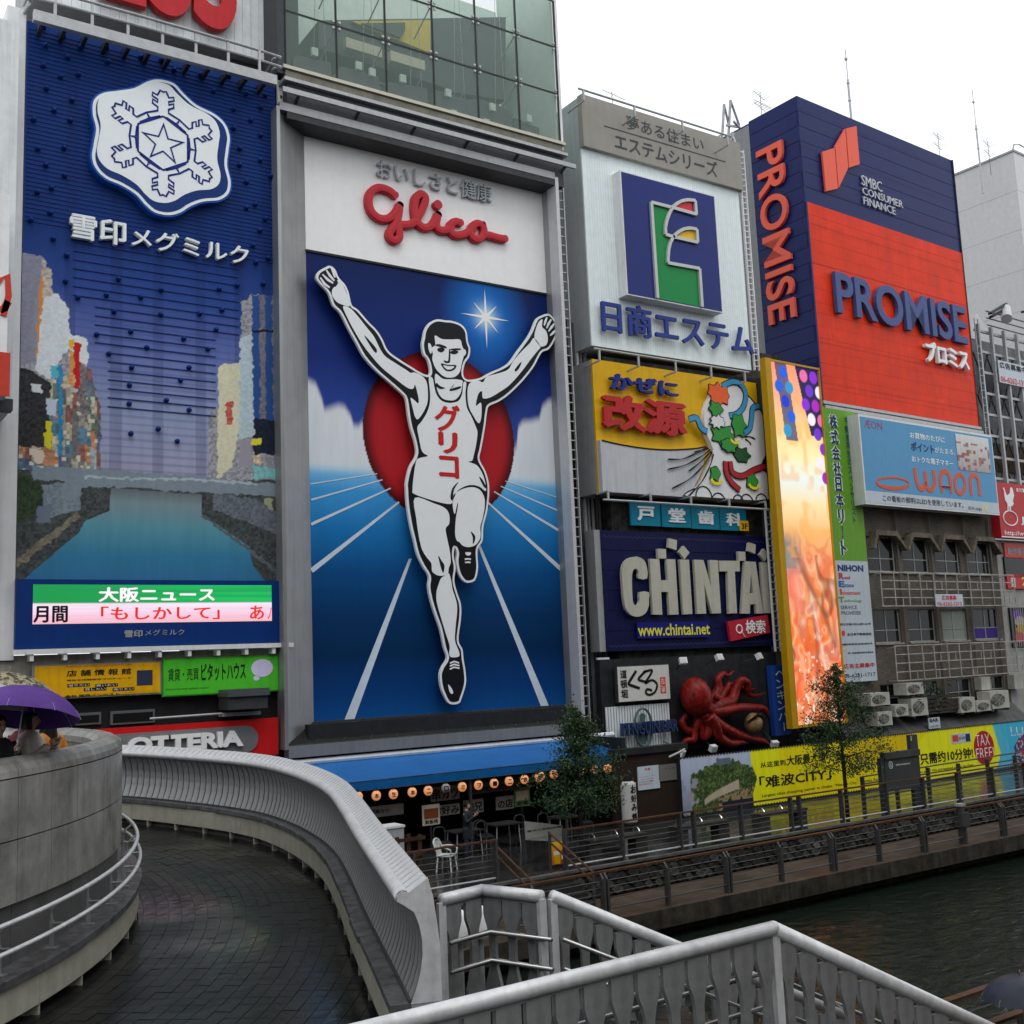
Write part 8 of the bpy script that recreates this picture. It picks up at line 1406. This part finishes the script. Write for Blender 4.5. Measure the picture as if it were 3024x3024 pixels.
for i, (px_, py_, z, lab) in enumerate(((340, 350, 12.4, 'white bell shaped bridge lamp behind the angled railing, right one'), (218, 375, 12.6, 'white bell shaped bridge lamp behind the angled railing, left one'))):
    r_ = ray(Q('D3', px_, py_)); x, y, z = r_.x*z/r_.y, z, EYE+r_.z*z/r_.y; t = Thing('bridge_lamp', lab, 'lamp', None, (x, y, z-.84), group='white bell shaped bridge lamps'); t.part('shade', G().lathe([(0, 1.04), (.05, 1.03), (.085, .98), (.11, .88), (.12, .72), (.11, .65), (0, .64)], 18), mat('lamp_shade_white', (.8, .8, .8), .3, var=0), True); t.part('stem', G().tube([(0, 0, -.9), (0, 0, .66)], .04, 8), metd)
plain('bridge_body', None, None, G().lathe([(12.95, 3.45), (13.0, 1.8), (12.2, 1.0), (11.5, -1)], 60, (BC.x, BC.y, 0)), concrete, kind='structure')
# ================= near bank walkway railing and umbrella =================
nk = plain('near_walkway', None, None, G().box(10.2, 60, 2, 11.3, -.5, .75), wet_brown, kind='structure')
for nm, y, x0, lab in (('railing', 11.15, 12.9, 'brown timber topped railing at the bottom right corner along the near canal edge'), ('railing', 10.15, 14.0, 'lower brown handrail in the bottom right corner, nearer the camera')):
    t = Thing(nm, lab, 'railing', None, (x0, y, .75)); t.part('handrail', G().box(0, 9, -.07, .07, 1.08, 1.13), wood)
    for k in range(5): link('post', pm2, t.o, (k*2.1+1.9, 0, 0))
    for z in (.3, .6, .85): t.part('wire', G().tube([(0, 0, z), (9, 0, z)], .012, 4), wire)
def umbrella(label, loc, m_, r=.52, tilt=(0, 0, 0), group=None, seed=0, shaft=.8):
    t = Thing('umbrella', label, 'umbrella', None, loc); t.o.rotation_euler = tilt; g = G(); n = 8; K = 6
    for i in range(K+1):
        f = i/K; a_ = f*R(68)
        for j in range(n*4):
            th = j*2*math.pi/(n*4); sag = 1-.055*f*f*abs(math.sin(th*n/2)); rr_ = r*math.sin(a_)/math.sin(R(68))*sag; g.v.append((rr_*math.cos(th), rr_*math.sin(th), r*.62*(math.cos(a_)-1)/(1-math.cos(R(68)))*.9-.0*sag))
    for i in range(K):
        for j in range(n*4): a, b = i*n*4+j, i*n*4+(j+1) % (n*4); g.f.append((a, b, b+n*4, a+n*4))
    t.part('canopy', g, m_, True)
    for j in range(n): th = j*2*math.pi/n; t.part('rib', G().tube([(r*math.sin(R(68)*f)/math.sin(R(68))*math.cos(th), r*math.sin(R(68)*f)/math.sin(R(68))*math.sin(th), r*.62*(math.cos(R(68)*f)-1)/(1-math.cos(R(68)))*.9-.008) for f in (.05, .3, .6, .85, 1)], .005, 4), steel)
    t.part('shaft', G().tube([(0, 0, .05), (0, 0, -shaft)], .008, 6), steel); t.part('handle', G().tube([(0, 0, -shaft), (0, 0, -shaft-.12)], .016, 8), black_paint); t.part('ferrule', G().tube([(0, 0, 0), (0, 0, .07)], .008, 6), steel); return t
um_n = mat('umbrella_navy', (.035, .04, .06), .35, var=.25); um_p = mat('umbrella_purple', (.085, .03, .22), .5, var=.12, scale=6); um_l = None
umbrella('wet dark navy umbrella below the near railing in the bottom right corner', (14.6, 9.6, 2.62), um_n, .55)
# ================= people behind the granite wall =================
skin_m = mat('skin', (.42, .26, .19), .5, var=.04); hair_m = mat('black_hair', (.012, .01, .009), .4, var=.2, stretch=(8, 8, 1)); eye_m = mat('eye_dark', (.02, .015, .012), .2, var=0); lip_m = mat('lips', (.32, .1, .09), .45, var=0)
def skin_mesh(name, J, E, m, parent, sub=1):
    me = bpy.data.meshes.new(name); me.from_pydata([j[0] for j in J], E, []); me.materials.append(m); o = link(name, me, parent)
    md = o.modifiers.new('skin', 'SKIN'); md.use_smooth_shade = True; me.skin_vertices if len(me.skin_vertices) else None
    if not len(me.skin_vertices): 
        o.modifiers.remove(md); return o
    for i, j in enumerate(J): me.skin_vertices[0].data[i].radius = j[1] if isinstance(j[1], tuple) else (j[1], j[1])
    me.skin_vertices[0].data[0].use_root = True
    s = o.modifiers.new('smooth', 'SUBSURF'); s.levels = s.render_levels = sub; return o
def limb(pts, rad, n=10): return G().tube(smooth_open(pts, 4), [v[0] for v in smooth_open([(r, 0) for r in rad], 4)], n)
def person(label, foot, H, face, coat, trou, arms, hairstyle='bob', hood=None):
    t = Thing('person', label, 'person', None, foot, rz=face); k = H/1.7; S = lambda *p: tuple(v*k for v in p); b = G()
    # one body surface: torso, neck and head as a single lofted form, limbs grown into it (local -y is forward)
    prof = [(.93, .155, .11, 0), (1.05, .14, .105, 0), (1.18, .145, .11, 0), (1.3, .165, .115, 0), (1.4, .17, .1, 0), (1.445, .11, .075, .005), (1.475, .055, .055, .0), (1.51, .05, .055, -.005), (1.535, .055, .07, -.015), (1.56, .066, .088, -.02), (1.6, .074, .098, -.015), (1.64, .077, .1, -.008), (1.68, .068, .09, 0), (1.71, .045, .06, .005), (1.725, .01, .015, .005)]; n = 20; o = 0
    for z, rx, ry, dy in prof:
        for j in range(n): a = j*2*math.pi/n; b.v.append(S(rx*math.cos(a), ry*math.sin(a)+dy, z))
    for i in range(len(prof)-1):
        for j in range(n): b.f.append((i*n+j, i*n+(j+1) % n, (i+1)*n+(j+1) % n, (i+1)*n+j))
    for sx in (-1, 1):
        b.tube([S(*p) for p in smooth_open([(sx*.09, 0, .96), (sx*.095, -.01, .5), (sx*.1, .02, .1), (sx*.1, 0, .05)], 4)], [v[0]*k for v in smooth_open([(.085, 0), (.055, 0), (.038, 0), (.036, 0)], 4)], 10); b.tube([S(sx*.1, .06, .035), S(sx*.1, -.15, .03)], [.036*k, .03*k], 8)
    for (sx, el, wr) in arms:
        sh = (sx*.175, 0, 1.39); b.tube([S(*p) for p in smooth_open([sh, el, wr], 5)], [v[0]*k for v in smooth_open([(.046, 0), (.037, 0), (.025, 0)], 5)], 10)
        d = (Vector(wr)-Vector(el)).normalized(); s_ = d.cross(Vector((0, -1, .2))).normalized(); pm_ = Vector(wr)+d*.045; b.ellip(S(*pm_), S(.034, .034, .045), 10, 6)
        for f in range(4): q0 = pm_+s_*(.022-.015*f)+d*.025; L_ = (.06, .07, .066, .05)[f]; b.tube([S(*q0), S(*(q0+d*L_*.6)), S(*(q0+d*L_*.75+Vector((0, -.02, -.012))))], [.0085*k, .008*k, .006*k], 6)
        q0 = pm_-s_*.0+s_*.03; b.tube([S(*q0), S(*(q0+s_*.022+d*.02)), S(*(q0+s_*.02+d*.048))], [.01*k, .0095*k, .007*k], 6)
    b.prism([], 0, 0) if False else None
    t.part('body', b, skin_m, True)
    hd = G(); hd.ellip(S(0, -.115, 1.585), S(.011, .02, .02), 8, 6); t.part('nose', hd, skin_m, True)
    for sx in (-1, 1): t.part('eye', G().ellip(S(sx*.028, -.103, 1.615), S(.013, .006, .007), 8, 6), eye_m, True); t.part('eyebrow', G().ellip(S(sx*.029, -.104, 1.633), S(.017, .005, .004), 8, 5), hair_m, True); t.part('ear', G().ellip(S(sx*.078, .0, 1.6), S(.01, .018, .03), 8, 6), skin_m, True)
    t.part('mouth', G().ellip(S(0, -.103, 1.553), S(.022, .006, .006), 8, 5), lip_m, True)
    h = G(); low = {'bob': 1.5, 'short': 1.58, 'long': 1.38}[hairstyle]; K = 9
    for i in range(K+1):
        z = 1.742-(1.742-low)*(i/K)**1.0; zz_ = (1.742-z)
        rad_ = .094*min(1, math.sqrt(max(0, 1-((z-1.64)/.104)**2))) if z > 1.64 else .094+.006*(1.64-z)*10*(hairstyle != 'short')
        for j in range(17): a = -.62+j*(math.pi+1.24)/16; fr_ = .0 if z > 1.66 else 1; a2_ = a if fr_ else -.9+j*(math.pi+1.8)/16; a2_ = a if fr_ else -1.5+j*(math.pi+3.0)/16; wv = 1+.03*math.sin(j*5+i); h.v.append(S(rad_*.95*wv*math.cos(a2_), rad_*1.16*wv*math.sin(a2_)-.002, z))
    for i in range(K):
        for j in range(16): h.f.append((i*17+j, i*17+j+1, (i+1)*17+j+1, (i+1)*17+j))
    t.part('hair', h, hair_m, True)
    c = G(); cp_ = [(.62, .19, .15), (.8, .185, .145), (1.0, .172, .13), (1.18, .168, .128), (1.3, .19, .135), (1.39, .19, .12), (1.435, .135, .1), (1.47, .085, .085)]
    if hood: cp_ += [(1.52, .1, .115), (1.6, .112, .135), (1.68, .105, .125), (1.74, .07, .085), (1.765, .01, .01)]
    for z, rx, ry in cp_:
        for j in range(n): a = j*2*math.pi/n; wv = 1+.03*math.sin(3*a+z*14); front = hood and z > 1.5 and -2.4 < a-2*math.pi < -.75; c.v.append(S(rx*wv*math.cos(a), (ry*wv*math.sin(a)) if not front else -.03, z))
    for i in range(len(cp_)-1):
        for j in range(n): c.f.append((i*n+j, i*n+(j+1) % n, (i+1)*n+(j+1) % n, (i+1)*n+j))
    for (sx, el, wr) in arms: w2 = Vector(el).lerp(Vector(wr), .93); c.tube([S(*p) for p in smooth_open([(sx*.15, 0, 1.4), el, tuple(w2)], 5)], [v[0]*k for v in smooth_open([(.066, 0), (.056, 0), (.042, 0)], 5)], 12)
    t.part('coat', c, coat, True); tr = G()
    for sx in (-1, 1): tr.tube([S(*p) for p in smooth_open([(sx*.08, 0, .98), (sx*.095, -.01, .5), (sx*.1, .02, .1)], 4)], [v[0]*k for v in smooth_open([(.105, 0), (.075, 0), (.06, 0)], 4)], 10)
    t.part('trousers', tr, trou, True); t.part('shoes', G().box(-.14*k, -.06*k, -.17*k, .08*k, 0, .06*k).box(.06*k, .14*k, -.17*k, .08*k, 0, .06*k), black_paint); return t
dkc = mat('dark_jacket', (.02, .022, .028), .6, var=.3, bump=.3, bscale=30); crc = mat('cream_coat', (.42, .37, .33), .7, var=.12, bump=.3, bscale=25); orc = mat('orange_raincoat', (.52, .19, .02), .35, var=.15, bump=.4, bscale=14); wrc = mat('white_hooded_coat', (.5, .5, .5), .6, var=.1, bump=.3, bscale=20); jn = mat('dark_trousers', (.03, .035, .05), .7)
rest_ = lambda sx: (sx, (sx*.23, .03, 1.12), (sx*.22, -.1, .9)); hold = lambda sx: (sx, (sx*.21, -.1, 1.16), (sx*.08, -.28, 1.32))
def at_px(c, x, y, Y): r = ray(Q(c, x, y)); t_ = Y/r.y; return Vector((r.x*t_, Y, EYE+r.z*t_))
for c_, x, y, Y, face, coat, hs, arms_, lab, hood in (('P3', 200, 1195, 14.6, R(50), crc, 'bob', (hold(-1), hold(1)), 'woman in a cream coat with black hair holding up the purple umbrella', None), ('P3', 322, 1200, 15.2, R(205), orc, 'long', (rest_(-1), rest_(1)), 'person with long black hair in an orange raincoat, rightmost behind the granite wall', None),
                                               ('P3', -14, 1235, 14.3, R(20), dkc, 'short', (rest_(-1), hold(1)), 'person in a dark jacket at the left edge behind the granite wall', None), ('P3', 60, 1190, 15.6, R(60), wrc, 'short', (rest_(-1), rest_(1)), 'person in a white hooded coat behind the others under the umbrellas', True), ('P3', 150, 1190, 15.3, R(120), mat('dark_red_coat', (.12, .02, .03), .6, bump=.3), 'bob', (rest_(-1), rest_(1)), 'person in a dark red coat with black hair, between the cream and white coats', None)):
    P_ = at_px(c_, x, y, Y); person(lab, (P_.x, P_.y, 5.1), (P_.z+.12-5.1), face, coat, jn, arms_, hs, hood)
P_ = at_px('P3', 175, 962, 14.1); umbrella('purple umbrella tilted over the people at the left edge', tuple(P_), um_p, .66, (R(-8), R(13), R(20)), shaft=.75)
um_l = bpy.data.materials.new('leopard_cloth'); um_l.use_nodes = True; nt = um_l.node_tree; b = nt.nodes['Principled BSDF']; tc = nt.nodes.new('ShaderNodeTexCoord'); vo = nt.nodes.new('ShaderNodeTexNoise'); vo.inputs['Scale'].default_value = 13; vo.inputs['Detail'].default_value = 3; cr_ = nt.nodes.new('ShaderNodeValToRGB'); cr_.color_ramp.elements[0].position = .46; cr_.color_ramp.elements[0].color = (.02, .018, .01, 1); cr_.color_ramp.elements[1].position = .54; cr_.color_ramp.elements[1].color = (.30, .25, .14, 1); nt.links.new(tc.outputs['Object'], vo.inputs[0]); nt.links.new(vo.outputs[0], cr_.inputs[0]); nt.links.new(cr_.outputs[0], b.inputs['Base Color']); b.inputs['Roughness'].default_value = .5
P_ = at_px('P3', 60, 862, 16.2); umbrella('brown mottled umbrella behind the purple one', tuple(P_), um_l, .8, (R(6), R(8), R(0)), shaft=.7)
P_ = at_px('P3', -60, 925, 14.6); umbrella('pale translucent umbrella just entering the photo at the left edge', tuple(P_), mat('pale_umbrella', (.45, .47, .5), .2), .5, (R(5), R(10), 0), shaft=.7)
person('person in black bending over a terrace table under the awning', (17.3, 28.9, 1.55), 1.62, R(35), dkc, jn, (hold(-1), hold(1)), 'short')
# ================= unseen south bank buildings, added to shade the lower signs and wet surfaces =================
for i, (x0, x1, y, h, col, lab) in enumerate(((13, 30, -3, 24, '#6e6a64', 'unseen plain grey building added on the south bank nearest the bridge'), (30.2, 52, -3.5, 29, '#57524c', 'unseen brown building added on the south bank with the most storeys'), (52.3, 90, -3, 21, '#7a7874', 'unseen long pale low building added on the south bank'), (-40, -11, -3, 26, '#5a5856', 'unseen dark grey building added south of the bridge on its left side'), (-10.5, 12.5, -34, 23, '#65605a', 'unseen building added to close the street south of the bridge'))):
    t = Thing('building', lab, 'building', None, (x0, y, .5)); W = x1-x0; t.part('wall', G().box(0, W, -14, 0, 0, h), mat('south_render_%s' % ['grey', 'brown', 'pale', 'dark', 'stone'][i], col, .8, var=.2, streak=.2)); n = int(W/3); fl_ = int(h/3.4)
    wn = G().box(0, 1.8, .0, .04, 0, 1.7).mesh('window', gl)
    for a in range(n):
        for f in range(1, fl_): link('window', wn, t.o, (.8+a*3, .0, f*3.4))
    t.part('parapet', G().box(-.1, W+.1, -14, .15, h, h+.5), grey_paint)
